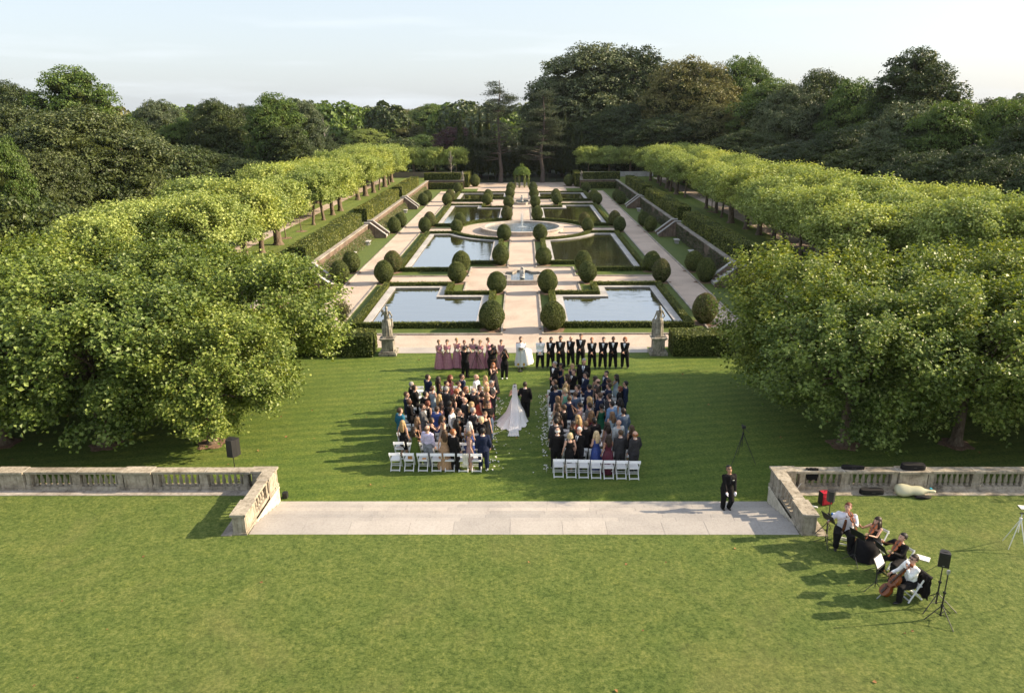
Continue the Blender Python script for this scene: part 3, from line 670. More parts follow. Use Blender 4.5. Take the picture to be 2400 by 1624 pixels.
for i in range(8):
    a = (i+.5)*math.pi/4
    if i in (5, 6) or True:
        k = 260 if i in (0, 1, 2, 3, 4, 7) else 200; p = np.stack([1.4*math.cos(a)+rs.normal(0, .13, k), 1.4*math.sin(a)+rs.normal(0, .13, k), rs.uniform(.1, 2.5, k)], 1); m.leaves(p, rs.normal(0, 1, (k, 3)), rs.uniform(.1, .18, k), 0, rs)
p = rs.normal(0, .2, (200, 3)) + [0, 0, 4.05]; m.leaves(p, rs.normal(0, 1, (200, 3)), .13, 0, rs)
F_VINE = foliage('vine', (.06, .11, .015), (.13, .2, .03), (.22, .3, .06), .3)
m.build('vine', [F_VINE], r)
# ================================================================== trees
def bark(name, a, b):
    m, nt, p, out = newmat(name); v = coords(nt, 'Object', (3, 3, 1.2)); n1 = noise(nt, v, 2.6, 5, .65)
    nt.links.new(ramp(nt, [(.35, a), (.65, b)], n1), p.inputs['Base Color']); p.inputs['Roughness'].default_value = .9; bump(nt, p, n1, .05, 1.); MATS[name] = m; return m
BK_PLANE = bark('plane_bark', (.075, .05, .032), (.22, .165, .11)); BK_DARK = bark('dark_bark', (.045, .032, .024), (.12, .09, .07)); BK_PINE = bark('pine_bark', (.06, .045, .038), (.13, .10, .085))
L_NEAR = foliage('plane_leaves', (.07, .115, .018), (.16, .22, .038), (.32, .38, .11), .26, .46, .32, .45, (1.45, 1.35, .5), patch=.3)
L_ALLEY = foliage('alley_leaves', (.16, .22, .045), (.34, .41, .115), (.52, .57, .22), .28, .55, .25, .2, (1.3, 1.25, .55), patch=.25)
def crown(seed, c, rx, ry, rz, nclus, per, size, flat=.5, low=-1., sig=.3, outw=.5, up=.7, mats=None, lobes=None, gap=.0, shell=(.7, 1.02)):
    rs = np.random.RandomState(seed); C_ = []
    lob = [(rs.uniform(0, 6.28), rs.uniform(.3, .8), rs.uniform(.75, 1.15)) for _ in range(7)]
    tries = 0
    while len(C_) < nclus and tries < nclus*20:
        tries += 1
        d = rs.normal(0, 1, 3); d /= np.linalg.norm(d)
        if d[2] < low: continue
        r = rs.uniform(*shell) if rs.rand() > .2 else rs.uniform(.35, shell[0])
        r *= 1 + .32*mnoise.noise(Vector((d[0]*1.7+seed*3.1, d[1]*1.7, d[2]*1.7+seed)))
        if gap and mnoise.noise(Vector((d[0]*2.6+seed*7, d[1]*2.6, d[2]*2.6))) < -gap: continue
        z = d[2]*r; 
        if z > 0: z = z*(1-flat*.0)
        sx = (1 - flat*max(z, 0)**2*.0)
        C_.append((c[0]+d[0]*r*rx, c[1]+d[1]*r*ry, c[2]+ (math.copysign(abs(z)**(1-.35*flat), z))*rz))
    C_ = np.array(C_); n = len(C_); cen = np.array(c) - [0, 0, rz*.5]
    od = (C_-cen); od /= np.linalg.norm(od, axis=1, keepdims=True)
    t = rs.uniform(-1, 1, (n, per, 1)); sd = rs.normal(0, 1, (n, per, 3))
    P_ = C_[:, None] + od[:, None]*t*sig*1.5 + sd*sig*.5; P_[..., 2] -= np.abs(t[..., 0])*sig*.2
    Nn = od[:, None]*outw + np.array([0, 0, up]) + rs.normal(0, .45, (n, per, 3))
    return P_.reshape(-1, 3), Nn.reshape(-1, 3), rs.uniform(size*.65, size*1.25, n*per), C_
def limbs(m, rs, base, top, r0, targets, n=14, wob=.25, mi=0):
    b, t = Vector(base), Vector(top)
    for k in range(n):
        q = Vector(targets[rs.randint(len(targets))]); s0 = b.lerp(t, rs.uniform(.75, 1.)); mid = s0.lerp(q, .5) + Vector((rs.normal(0, wob), rs.normal(0, wob), abs(rs.normal(0, wob))))
        m.tube([s0, s0.lerp(mid, .5)+Vector((0, 0, wob*.3)), mid, q], [r0*.55, r0*.38, r0*.25, r0*.06], 5, mi)
def tree_meshes(name, seed, H, base, rx, rz, trunk_r, leafmat, barkm, nclus, per, size, low=-.75, flat=.6, sig=.35, lean=0, nl=14, gap=0., shell=(.7, 1.02), up=.7, outw=.5):
    rs = np.random.RandomState(seed+50); c = (0, 0, H-rz)
    P_, N_, S_, C_ = crown(seed, c, rx, rx, rz, nclus, per, size, flat, low, sig, gap=gap, shell=shell, up=up, outw=outw)
    keep = P_[:, 2] > base*.55; m = M(); m.leaves(P_[keep], N_[keep], S_[keep], 0, rs); cm = m.mesh(name+'_crown', [leafmat])
    m = M(); tp = (rs.normal(0, .12), rs.normal(0, .12), base + (c[2]-base)*.5)
    m.tube([(0, 0, -.1), (0, 0, .06), (0, 0, .3), (tp[0]*.5, tp[1]*.5, tp[2]*.5), tp, (tp[0], tp[1], c[2]+rz*.4)], [trunk_r*2., trunk_r*1.55, trunk_r*1.12, trunk_r*.92, trunk_r*.75, trunk_r*.15], 10)
    limbs(m, rs, (0, 0, base*.9), tp, trunk_r, C_, nl); return m.mesh(name+'_trunk', [barkm], True), cm
NEARV = [tree_meshes('near_plane', 21+i, 7.35, 1.6, 4.2, 3.0, .22, L_NEAR, BK_PLANE, 800, 52, .170, low=-.86, flat=.8, sig=.36, nl=26, gap=.10) for i in range(4)]
ALLV = [tree_meshes('alley_plane', 41+i, 6.15, 2.5, 2.75, 1.8, (.15, .22, .28, .34)[i], L_ALLEY, BK_PLANE, 460, 34, .20, low=-.7, flat=1., sig=.36, nl=12, gap=.45) for i in range(4)]
def plant(name, x, y, z, var, label, cat, group, sc_=(1, 1, 1), leafm=None, barkm=None, rz=None, mulch=0.):
    r = empty(name, (x, y, z), R.uniform(0, 6.28) if rz is None else rz, label, cat, group)
    t = mobj('trunk', var[0], r); c = mobj('crown', var[1], r); t.scale = sc_; c.scale = sc_
    if leafm is not None: setmat(c, leafm)
    if barkm is not None: setmat(t, barkm)
    if mulch: mobj('mulch', MULCHM, r).scale = (mulch, mulch, 1)
    return r
nums = 'first second third fourth fifth sixth seventh eighth ninth tenth eleventh twelfth thirteenth fourteenth fifteenth sixteenth seventeenth eighteenth nineteenth twentieth twenty-first'.split()
ordn = ['first', 'second', 'third', 'fourth', 'fifth', 'sixth', 'seventh', 'eighth', 'ninth', 'tenth', 'eleventh', 'twelfth', 'thirteenth', 'fourteenth', 'fifteenth', 'sixteenth', 'seventeenth', 'eighteenth']
NEART = {-1: [(-13.6, 30.2, .80), (-18.2, 30.0, 1.04), (-22.8, 30.2, 1.06), (-27.4, 30.3, 1.05), (-13.7, 36.2, 1.), (-19.0, 37.6, 1.04), (-23.9, 36.4, 1.05), (-28.6, 36.4, 1.05), (-33.3, 37.5, 1.0), (-32.2, 31.5, 1.)],
         1: [(13.8, 30.0, .93), (18.6, 30.0, .95), (23.4, 30.0, 1.), (13.9, 36.0, 1.), (18.5, 35.8, 1.), (23.2, 36.0, 1.), (28.0, 36.0, 1.), (32.6, 36.3, 1.), (28.2, 30.2, 1.)]}
for s in (-1, 1):
    for i, (x, y, k) in enumerate(NEART[s]):
        row = 'front' if y < 33 else 'middle' if y < 40 else 'back'; idx = [q for q in NEART[s] if (q[1] < 33) == (y < 33) and (q[1] < 40) == (y < 40)].index((x, y, k))
        plant('plane_tree', x, y, 0, NEARV[(i+(s > 0)) % 4], 'leafy plane tree on the %s lawn, %s row, %s from the ceremony' % ('left' if s < 0 else 'right', row, ordn[idx]), 'tree', 'plane trees on the lawn', (k, k, k*R.uniform(.96, 1.03)), mulch=.72)
ROWS = {'inner': 24.1, 'outer': 29.2, 'outermost': 34.6}
for s in (-1, 1):
    sd = 'left' if s < 0 else 'right'
    for rn, rx_ in ROWS.items():
        ys = [55.6, 60., 64.6, 69., 73.3, 77.8, 82.3, 86.9, 91.3, 95.9, 100.3, 104.7, 109.0, 113.6, 118.9, 124., 128.6, 133.4, 138.2, 143.2]
        if rn == 'outermost': ys = [] if s < 0 else [50.6, 55.2, 59.8, 64.4, 69.1]
        if rn == 'outer': ys = [50.8] + ys
        if s < 0: ys = [y for y in ys if not (76 < y < 84) and not (rn == 'inner' and 103 < y < 111)]
        if s > 0 and rn == 'inner': ys = [y for y in ys if not 101 < y < 112]
        if s < 0 and rn == 'outer': ys = [y for y in ys if not (76 < y < 86)]
        for i, y in enumerate(ys):
            lab = 'flat-topped plane tree in the %s alley, %s row, %s from the front' % (sd, rn, nums[i])
            k = R.uniform(.82, 1.14); plant('plane_tree', s*rx_ + R.uniform(-.3, .3), y + R.uniform(-.4, .4), AZ, ALLV[R.randrange(4)], lab, 'tree', 'flat-topped plane trees of the alleys', (k*1.02, k*1.02, R.uniform(.86, 1.08)))
    for i, (x, y) in enumerate(((s*13.3, 156.2), (s*17.6, 156.2), (s*21.8, 156.2))):
        k = .88; plant('plane_tree', x, y, AZ, ALLV[i], 'flat-topped plane tree at the far end of the %s alley, %s from the centre' % (sd, ordn[i]), 'tree', 'flat-topped plane trees of the alleys', (k, k, k))
SAP = tree_meshes('sapling', 77, 4.2, 1.4, 1.2, 1.3, .05, L_ALLEY, BK_PLANE, 60, 14, .16, low=-.8, flat=.3, nl=8)
for (x, y, l) in ((-24, 81.9, 'left alley, gap before the third block'), (25.3, 72.2, 'right alley beside the gravel path'), (24.1, 97.0, 'right alley, middle'), (-24.3, 77.2, 'left alley, nearest')): plant('young_tree', x, y, AZ, SAP, 'slender young tree in the ' + l, 'tree', None, mulch=.7)

# ---- woods behind. big broad crowns made of many leaf sprays on lobes
def wood_mesh(seed, H, R_, nl=46, n=21000, size=.34, kind='round', lr=(.20, .34)):
    """broad crown: leaf sprays on many small lobes spread over a tall dome; dark cores keep it opaque"""
    rs = np.random.RandomState(seed); m = M(); P_ = []; N_ = []; lob = []
    for k in range(nl):
        u = 1 - 1.75*(k+.5)/nl; w = k*2.39996 + seed; q = math.sqrt(max(0, 1-u*u)); f = rs.uniform(.62, .96)
        if kind == 'cone': hz = .5+.5*u; e = R_*(1.02-hz)*rs.uniform(.6, 1.05); c = np.array([e*math.cos(w), e*math.sin(w), H*(.06+.9*hz)]); r = R_*(.55*(1.05-hz)+.12)
        else: c = np.array([R_*q*f*math.cos(w), R_*q*f*math.sin(w), H*.52 + H*.40*u*rs.uniform(.78, 1.06)]); r = R_*rs.uniform(*lr)
        lob.append((c, r))
    m.ell((0, 0, H*.48), (R_*.60, R_*.60, H*.34) if kind != 'cone' else (R_*.4, R_*.4, H*.4), 12, 8, 1)
    w = np.array([l[1]**2 for l in lob]); w /= w.sum()
    for (c, r), ww in zip(lob, w):
        m.ell(tuple(c), (r*.5, r*.5, r*.38), 8, 6, 1)
        k = max(6, int(n*ww/6)); d = rs.normal(0, 1, (k, 3)); d[:, 2] = np.where(d[:, 2] < -.3, -d[:, 2], d[:, 2]); d /= np.linalg.norm(d, axis=1, keepdims=True)
        nz_ = np.array([mnoise.noise(Vector((q[0]*2.4+seed, q[1]*2.4+c[2], q[2]*2.4+c[0]))) for q in d])
        q = c + d*(r*(1+.45*nz_))[:, None]*np.array([1, 1, .8])
        pp = (q[:, None] + rs.normal(0, .26, (k, 6, 3))*np.array([1, 1, .55])).reshape(-1, 3); P_.append(pp); N_.append((np.repeat(d, 6, 0)*.7 + [0, 0, .5] + rs.normal(0, .5, (k*6, 3))))
    P_ = np.concatenate(P_); N_ = np.concatenate(N_); top = P_[:, 2].max(); P_[:, 2] *= H/top
    for a_ in m.v: a_[:, 2] *= H/top
    m.leaves(P_, N_, rs.uniform(size*.6, size*1.3, len(P_)), 0, rs); cm = m.mesh('wood_crown', [BK_DARK, HEDGE_CORE])
    m = M(); m.tube([(0, 0, -.5), (0, 0, H*.15), (rs.normal(0, .3), rs.normal(0, .3), H*.45), (0, 0, H*.8)], [R_*.06, R_*.045, R_*.03, .05], 8); limbs(m, rs, (0, 0, H*.15), (0, 0, H*.5), R_*.04, P_[::50], 12, .8)
    return m.mesh('wood_trunk', [BK_DARK], True), cm
WR = [wood_mesh(101, 20, 8.5, 70, 42000, .30, lr=(.17, .30)), wood_mesh(102, 20, 8, 44, 32000, .32, lr=(.22, .36)), wood_mesh(103, 22, 7, 44, 28000, .32), wood_mesh(104, 18, 9, 84, 44000, .28, lr=(.15, .26)), wood_mesh(105, 24, 6.5, 36, 26000, .32, lr=(.22, .42))]
WC = wood_mesh(110, 20, 4, 34, 9000, .30, 'cone'); WB = wood_mesh(111, 7, 5, 22, 7000, .30, lr=(.25, .4))
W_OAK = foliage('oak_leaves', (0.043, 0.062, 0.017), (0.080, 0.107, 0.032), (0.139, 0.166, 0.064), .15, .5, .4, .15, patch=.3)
W_DARK = foliage('dark_leaves', (0.024, 0.041, 0.010), (0.048, 0.076, 0.017), (0.087, 0.121, 0.033), .15, .5, .4, .15, patch=.3)  # leaf tone also lowered to carry the shade over the right-hand wood
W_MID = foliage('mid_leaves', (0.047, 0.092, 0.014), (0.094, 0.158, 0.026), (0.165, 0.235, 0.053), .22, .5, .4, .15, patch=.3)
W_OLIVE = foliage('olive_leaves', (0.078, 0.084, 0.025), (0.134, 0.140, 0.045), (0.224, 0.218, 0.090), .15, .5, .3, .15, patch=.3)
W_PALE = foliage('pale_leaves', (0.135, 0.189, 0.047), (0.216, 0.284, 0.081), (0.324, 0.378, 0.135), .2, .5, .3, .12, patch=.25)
W_GREY = foliage('greygreen_leaves', (0.048, 0.073, 0.031), (0.094, 0.131, 0.062), (0.167, 0.198, 0.115), .15, .5, .4, .15, patch=.25)  # grey-green, with some of the wood's shade put into the leaf colour
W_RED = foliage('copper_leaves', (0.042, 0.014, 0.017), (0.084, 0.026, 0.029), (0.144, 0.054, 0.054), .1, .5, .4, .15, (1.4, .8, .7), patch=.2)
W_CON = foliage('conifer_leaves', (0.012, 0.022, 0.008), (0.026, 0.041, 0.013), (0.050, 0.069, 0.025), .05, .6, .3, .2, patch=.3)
FPX = 1714.0   # photo pixels (2324 wide print) per radian
VD = {id(v): d for v, d in ((WR[0], (20, 8.5)), (WR[1], (20, 8)), (WR[2], (22, 7)), (WR[3], (18, 9)), (WR[4], (24, 6.5)), (WC, (20, 4)), (WB, (7, 5)))}
def wtree(px, top, hw, Y, var, leafm, lab, zg=0.3, name='broadleaf_tree', grp='trees of the woods'):
    x = (px-1184.)/FPX*Y; z = CAMZ - (top-(257.6-.00707*(px-1162)))/FPX*Y; H = z-zg; rr = hw/FPX*Y; h0, r0 = VD[id(var)]
    plant(name, x, Y, zg, var, lab, 'tree', grp, (rr/r0, rr/r0, H/h0), leafm)
A, B_, C_, D_, E_ = WR
LW = [ # px, top, halfwidth, distance, variant, leaves, label
 (20, 300, 60, 62, C_, W_MID, 'bright green tree at the left picture edge, lowest of the left wood'),
 (-70, 240, 95, 78, A, W_OAK, 'dull green oak cut by the left picture edge'),
 (55, 232, 110, 88, B_, W_OAK, 'broad olive-green oak at far left, behind the bright edge tree'),
 (75, 186, 82, 125, A, W_DARK, 'dark tree rising at far left behind the oaks'),
 (212, 158, 84, 122, E_, W_MID, 'tallest tree of the left wood, ragged top against the sky'),
 (195, 238, 190, 84, D_, W_OAK, 'huge dome-shaped oak dominating the left wood'),
 (100, 330, 100, 74, B_, W_OAK, 'lower oak in front of the huge dome-shaped oak, left side'),
 (320, 262, 70, 120, B_, W_DARK, 'dark tree just right of the huge oak'),
 (390, 226, 62, 170, A, W_GREY, 'grey-green tree in the dip right of the huge oak'),
 (350, 300, 60, 130, C_, W_DARK, 'narrow dark tree half behind the huge oak'),
 (445, 262, 62, 140, B_, W_MID, 'mid green round tree between dip and dark clump'),
 (520, 224, 66, 138, A, W_DARK, 'dark brownish-green tree, left one of the tall clump'),
 (585, 236, 55, 145, D_, W_OAK, 'dull green tree, middle of the tall left clump'),
 (640, 213, 62, 132, E_, W_MID, 'brightest and tallest tree of the clump left of centre'),
 (672, 280, 55, 128, C_, W_DARK, 'dark tree at the foot of the clump, right side'),
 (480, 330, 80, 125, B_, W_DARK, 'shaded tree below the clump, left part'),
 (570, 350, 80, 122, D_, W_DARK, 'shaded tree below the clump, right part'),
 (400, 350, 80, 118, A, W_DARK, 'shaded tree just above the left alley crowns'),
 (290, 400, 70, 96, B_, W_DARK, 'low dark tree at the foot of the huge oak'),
 (708, 228, 44, 165, C_, W_GREY, 'pointed grey-green tree ending the left clump'),
 (735, 300, 48, 175, D_, W_DARK, 'dark tree right of the pointed grey-green one'),
 (845, 288, 52, 205, A, W_PALE, 'pale yellow-green tree above the alley, centre left'),
 (792, 284, 38, 235, B_, W_PALE, 'pale green tree, leftmost of the pale group'),
 (905, 262, 58, 250, D_, W_OLIVE, 'willowy olive tree in the pale group'),
 (860, 262, 40, 300, B_, W_GREY, 'rounded dark grey tree behind the pale group'),
 (960, 300, 46, 200, B_, W_MID, 'mid green tree right of the willowy olive tree'),
 (995, 236, 62, 290, A, W_MID, 'big green tree on the skyline left of the pines'),
 (930, 246, 52, 340, D_, W_OLIVE, 'olive tree on the skyline behind the pale group'),
 (1040, 283, 52, 190, B_, W_RED, 'copper beech with purple leaves left of the pines'),
 (1062, 250, 42, 260, A, W_GREY, 'grey-green tree behind the copper beech'),
 (1090, 300, 40, 172, C_, W_CON, 'dark conifer-like tree between copper beech and pines'),
 (770, 245, 44, 330, A, W_MID, 'green tree on the skyline above the pale group'),
]
RW = [
 (1245, 200, 52, 186, C_, W_DARK, 'dark tree directly right of the pines'),
 (1330, 112, 105, 190, A, W_GREY, 'tallest broad tree of the right wood, next to the pines'),
 (1425, 116, 75, 188, B_, W_DARK, 'dark tree right of the tallest broad one'),
 (1545, 140, 86, 170, D_, W_OLIVE, 'olive-brown tree with a smooth dome, right wood'),
 (1655, 136, 60, 172, A, W_MID, 'green tree behind the smooth olive dome'),
 (1600, 230, 60, 158, B_, W_OLIVE, 'lower olive tree leaning off the smooth dome'),
 (1715, 185, 62, 150, E_, W_MID, 'bright-topped tree right of the olive dome'),
 (1775, 196, 72, 138, D_, W_GREY, 'silvery green tree catching the sun, right wood'),
 (1830, 163, 68, 140, A, W_DARK, 'dark skyline tree behind the silvery one'),
 (1905, 180, 62, 130, B_, W_MID, 'green skyline tree right of the silvery one'),
 (1965, 210, 62, 115, A, W_MID, 'green tree left below the highest right crown'),
 (2032, 122, 72, 112, E_, W_DARK, 'isolated tallest crown on the right skyline'),
 (2035, 225, 80, 98, B_, W_GREY, 'grey-green tree below the isolated tallest crown'),
 (2110, 226, 82, 92, A, W_MID, 'bright green tree on the right skyline slope'),
 (2180, 224, 70, 96, D_, W_DARK, 'dark tree on the right skyline slope'),
 (2240, 222, 68, 90, B_, W_MID, 'second last skyline tree towards the right edge'),
 (2330, 240, 90, 76, A, W_DARK, 'dark tree cut by the right picture edge'),
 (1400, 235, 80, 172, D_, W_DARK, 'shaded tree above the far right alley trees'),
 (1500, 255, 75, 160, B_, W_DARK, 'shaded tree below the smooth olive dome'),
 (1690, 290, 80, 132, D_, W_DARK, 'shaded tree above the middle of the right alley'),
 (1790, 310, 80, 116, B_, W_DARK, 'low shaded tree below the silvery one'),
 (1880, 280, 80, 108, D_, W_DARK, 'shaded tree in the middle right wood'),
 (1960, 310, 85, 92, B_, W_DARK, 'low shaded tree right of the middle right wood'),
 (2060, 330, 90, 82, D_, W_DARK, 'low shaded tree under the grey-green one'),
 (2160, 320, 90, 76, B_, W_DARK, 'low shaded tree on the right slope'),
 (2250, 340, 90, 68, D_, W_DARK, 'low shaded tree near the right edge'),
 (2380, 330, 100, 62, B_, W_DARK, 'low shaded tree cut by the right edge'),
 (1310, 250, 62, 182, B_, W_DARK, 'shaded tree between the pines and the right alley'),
]
for L_ in LW: wtree(*L_)
for L_ in RW: wtree(L_[0], L_[1], L_[2]*1.28, *L_[3:])
# understory bushes closing the foot of the woods
k_ = 0
for s, rng in ((-1, ((60, 44), (66, 46), (72, 46), (79, 47), (86, 50), (94, 50), (102, 52), (110, 54), (118, 54), (127, 54), (136, 52), (145, 50), (154, 46), (160, 40), (164, 34), (168, 27), (170, 20))), (1, ((58, 43), (64, 44), (70, 45), (77, 46), (84, 47), (92, 47), (100, 48), (108, 48), (116, 47), (125, 46), (134, 45), (143, 43), (152, 40), (160, 36), (166, 30), (168, 23), (170, 16)))):
    for j, (y, x) in enumerate(rng):
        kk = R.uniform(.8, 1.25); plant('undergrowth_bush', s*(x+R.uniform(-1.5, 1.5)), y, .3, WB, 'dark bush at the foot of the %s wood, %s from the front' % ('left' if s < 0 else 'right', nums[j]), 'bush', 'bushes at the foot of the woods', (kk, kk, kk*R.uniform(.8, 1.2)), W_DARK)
# conifer screen behind the arbor
for i in range(15):
    x = -12.6 + i*1.8; kk = R.uniform(.45, .6)
    if abs(x) < 1.2: pass
    plant('dark_conifer', x + R.uniform(-.3, .3), 163.5 + R.uniform(-.8, 1.2), 0, WC, 'dark narrow conifer in the screen behind the arbor, %s from the left' % nums[i], 'tree', 'conifer screen behind the arbor', (kk*.62, kk*.62, R.uniform(.55, .85)*(1.0 if abs(x) > 4 else .62)), W_CON)
for i, (x, y, h) in enumerate(((-9, 172, 1.05), (-5.5, 176, .95), (9, 174, 1.05), (5, 178, 1.0), (-13, 176, .95), (0, 180, .8), (13.5, 176, 1.1))):
    plant('dark_conifer', x, y, 0, WC, 'taller dark conifer behind the screen, %s from front' % nums[i], 'tree', 'conifers behind the screen', (1.2, 1.2, h*.40), W_CON)
# the two tall pines
def pine(seed, H):
    rs = np.random.RandomState(seed); tk = M(); lv = M(); pts = [(0, 0, 0)] ; q = np.array([0., 0.])
    for i in range(1, 9): q = q + rs.normal(0, .16, 2); pts.append((q[0], q[1], H*i/8.2))
    tk.tube([(0, 0, -.1)] + pts, [.62, .50] + [.40*(1-i/8.6)+.03 for i in range(1, 9)], 9)
    for k in range(76):
        t = rs.uniform(.24, .99); z = H*t*.975; c = np.array([np.interp(z, [p[2] for p in pts], [p[0] for p in pts]), np.interp(z, [p[2] for p in pts], [p[1] for p in pts]), z]); a = rs.uniform(0, 6.28)
        L = (4.6*(1-t)**.5+.9)*rs.uniform(.6, 1.15); e = c + np.array([math.cos(a)*L, math.sin(a)*L, rs.uniform(-.2, .5)*L*.5]); md = (c+e)/2 + [0, 0, rs.uniform(-.1, .4)]
        tk.tube([c, md, e], [.085*(1.2-t)+.02, .05*(1.2-t)+.015, .01], 5)
        if t > .40 or rs.rand() < .45:
            for w in range(4):
                cc = c + (e-c)*rs.uniform(.5, 1.1) + rs.normal(0, .35, 3)*[1, 1, .3]; n_ = 75
                p = cc + rs.normal(0, 1, (n_, 3))*[.62, .62, .17]; lv.leaves(p, rs.normal(0, .5, (n_, 3)) + [0, 0, .8], rs.uniform(.16, .34, n_), 0, rs, asp=.22)
    return tk.mesh('pine_trunk', [BK_PINE], True), lv.mesh('pine_crown', [W_CON])
W_PINE = foliage('pine_needles', (0.028, 0.044, 0.020), (0.055, 0.077, 0.035), (0.099, 0.121, 0.061), .1, .6, .3, .3)
plant('pine_tree', -4.4, 159.3, 0, pine(3, 20.5), 'tall thin pine left of the arbor, open branches', 'tree', None, (1, 1, 1), W_PINE)
plant('pine_tree', 4.2, 159.0, 0, pine(8, 18.6), 'tall pine right of the arbor with bare lower limbs', 'tree', None, (1, 1, 1), W_PINE)
# bare trees among the foliage
def bare(x, y, z, h, lab, seed):
    rs = np.random.RandomState(seed); m = M(); m.tube([(0, 0, 0), (.1, 0, h*.4), (0, .1, h)], [.14*h/8, .09*h/8, .02], 6)
    for k in range(40):
        t = rs.uniform(.25, .95); a = rs.uniform(0, 6.28); L = h*.28*(1.1-t)*rs.uniform(.6, 1.2); m.tube([(0, 0, h*t), (math.cos(a)*L*.6, math.sin(a)*L*.6, h*t+L*.45), (math.cos(a)*L, math.sin(a)*L, h*t+L*1.1)], [.03, .018, .006], 4)
    o = m.build('bare_tree', [bark('grey_bark', (.22, .19, .17), (.36, .31, .28))], None, False, (x, y, z)); tag(o, lab, 'tree')
bare(-45.5, 180, .3, 13.5, 'bare grey tree standing in front of the pale green group', 2); bare(-14.0, 152.5, 1.6, 5.2, 'small bare tree at the far left corner', 4)
# the far wood: one mass out to the horizon
rs = np.random.RandomState(9); m = M(); mats_ = [W_MID, W_GREY, W_OLIVE, W_DARK]
for k in range(620):
    Y = 230 + 900*rs.rand()**1.3; x = rs.uniform(-.62, .70)*Y
    if Y < 300 and abs(x) < 0: continue
    r = rs.uniform(5.5, 9.5); h = rs.uniform(11, 17) + (Y-230)*.0025; n_ = int(np.clip(700*(300/Y), 160, 700)); d = rs.normal(0, 1, (n_, 3)); d[:, 2] = np.abs(d[:, 2]); d /= np.linalg.norm(d, axis=1, keepdims=True)
    nz_ = np.array([mnoise.noise(Vector((q[0]*2+k, q[1]*2, q[2]*2))) for q in d]); p = np.array([x, Y, h-r*.9]) + d*(r*(1+.3*nz_))[:, None]; m.leaves(p, d + rs.normal(0, .4, (n_, 3)), rs.uniform(.7, 1.5, n_)*(1+Y/900), int(rs.choice(4, p=[.38, .27, .15, .2])), rs)
    zz_ = rs.uniform(0, 6.28)
tag(m.build('distant_wood', mats_), 'wooded land stretching to the horizon', 'woods', None, 'stuff')
m = M(); hs = []
for i in range(121):
    x = -1500 + i*25; m_ = 10 + 9*mnoise.noise(Vector((i*.09, 0, 0))) + 3*mnoise.noise(Vector((i*.7, 3, 0))); hs.append((x, m_))
v = []; f = []
for i, (x, h) in enumerate(hs): v += [(x, 1500, -1), (x, 1650, h*1.25), (x, 2300, h*1.6), (x, 2850, -1)]
for i in range(120):
    for j in range(3): f.append((4*i+j, 4*i+4+j, 4*i+5+j, 4*i+1+j))
m.add(v, f); o = m.build('hills', [MATS['dark_leaves']], None, True); o['kind'] = 'structure'

# the evening air between here and the horizon
hz, nt_, p_, o_ = newmat('haze'); nt_.nodes.remove(p_); vp_ = N(nt_, 'ShaderNodeVolumePrincipled'); vp_.inputs['Color'].default_value = (.80, .88, 1, 1); vp_.inputs['Density'].default_value = .00006; vp_.inputs['Anisotropy'].default_value = .2
nt_.links.new(vp_.outputs[0], o_.inputs['Volume']); m = M(); m.box(-1650, 1650, -80, 3000, -1.3, 34); tag(m.build('haze', [hz]), 'faint evening haze over the garden and woods', 'haze', None, 'stuff')
# ================================================================== people
HAIRC = {k: fabric('hair_'+k, c, .55, .35, 22, .35, .012) for k, c in dict(black=(.012, .01, .009), darkbrown=(.03, .018, .012), brown=(.07, .04, .022), lightbrown=(.16, .095, .05), blonde=(.36, .24, .11), paleblonde=(.55, .42, .24), auburn=(.13, .035, .018), ginger=(.28, .10, .035), grey=(.26, .25, .24), silver=(.5, .49, .47), white=(.65, .63, .6)).items()}
SKIN = {k: fabric('skin_'+k, c, .5, .08, 9, .35, .004) for k, c in dict(l=(.56, .33, .24), m=(.38, .21, .13), d=(.12, .058, .034)).items()}
EYE = plain('eye_dark', (.03, .02, .018), .3); LIP = plain('lip', (.36, .13, .11), .5); SHOEB = plain('black_shoe', (.012, .011, .011), .35, .5); SHOEN = plain('nude_shoe', (.45, .3, .22), .5); SHOEW = plain('white_shoe', (.8, .8, .78), .6)
COL = dict(black=(.011, .010, .011), navy=(.014, .021, .05), charcoal=(.035, .034, .038), grey=(.10, .10, .105), palegrey=(.34, .36, .37), steel=(.07, .10, .155), lightblue=(.15, .24, .40), royal=(.03, .06, .24), teal=(.02, .12, .19), white=(.80, .80, .80), lavender=(.55, .50, .68), blue=(.3, .42, .62), jeans=(.07, .10, .16), greyp=(.22, .23, .26), gold=(.50, .34, .16), tan=(.42, .26, .15), cream=(.72, .64, .52), burgundy=(.09, .010, .028), coral=(.50, .10, .07), peach=(.62, .36, .26), mauve=(.42, .24, .28), mint=(.22, .50, .36), palepink=(.62, .42, .42), emerald=(.005, .10, .045), green=(.085, .12, .022), darkgreen=(.01, .04, .022), taupe=(.26, .19, .14), paleblue=(.42, .52, .62), dusty=(.44, .20, .26), pinkd=(.55, .3, .36))
def cloth(c):
    if c == 'blackfloral': return pattern('cloth_'+c, (.014, .012, .018), [(.014, .012, .018), (.28, .18, .2)], 30, .5)
    if c == 'redfloral': return pattern('cloth_'+c, (.55, .03, .04), [(.75, .5, .5), (.5, .02, .04)], 26, .38)
    if c == 'bluefloral': return pattern('cloth_'+c, (.24, .38, .52), [(.6, .5, .22), (.16, .3, .5)], 24, .36)
    if c == 'creamfloral': return pattern('cloth_'+c, (.7, .62, .52), [(.3, .2, .16), (.6, .5, .4)], 26, .4)
    if c == 'pinklace': return pattern('cloth_'+c, (.42, .27, .26), [(.25, .13, .15), (.55, .4, .38)], 34, .38)
    sheen = c in ('royal', 'dusty', 'emerald', 'gold', 'burgundy')
    return fabric('cloth_'+c, COL[c], .42 if sheen else .85, .22, 13, .4 if sheen else .15, .012)
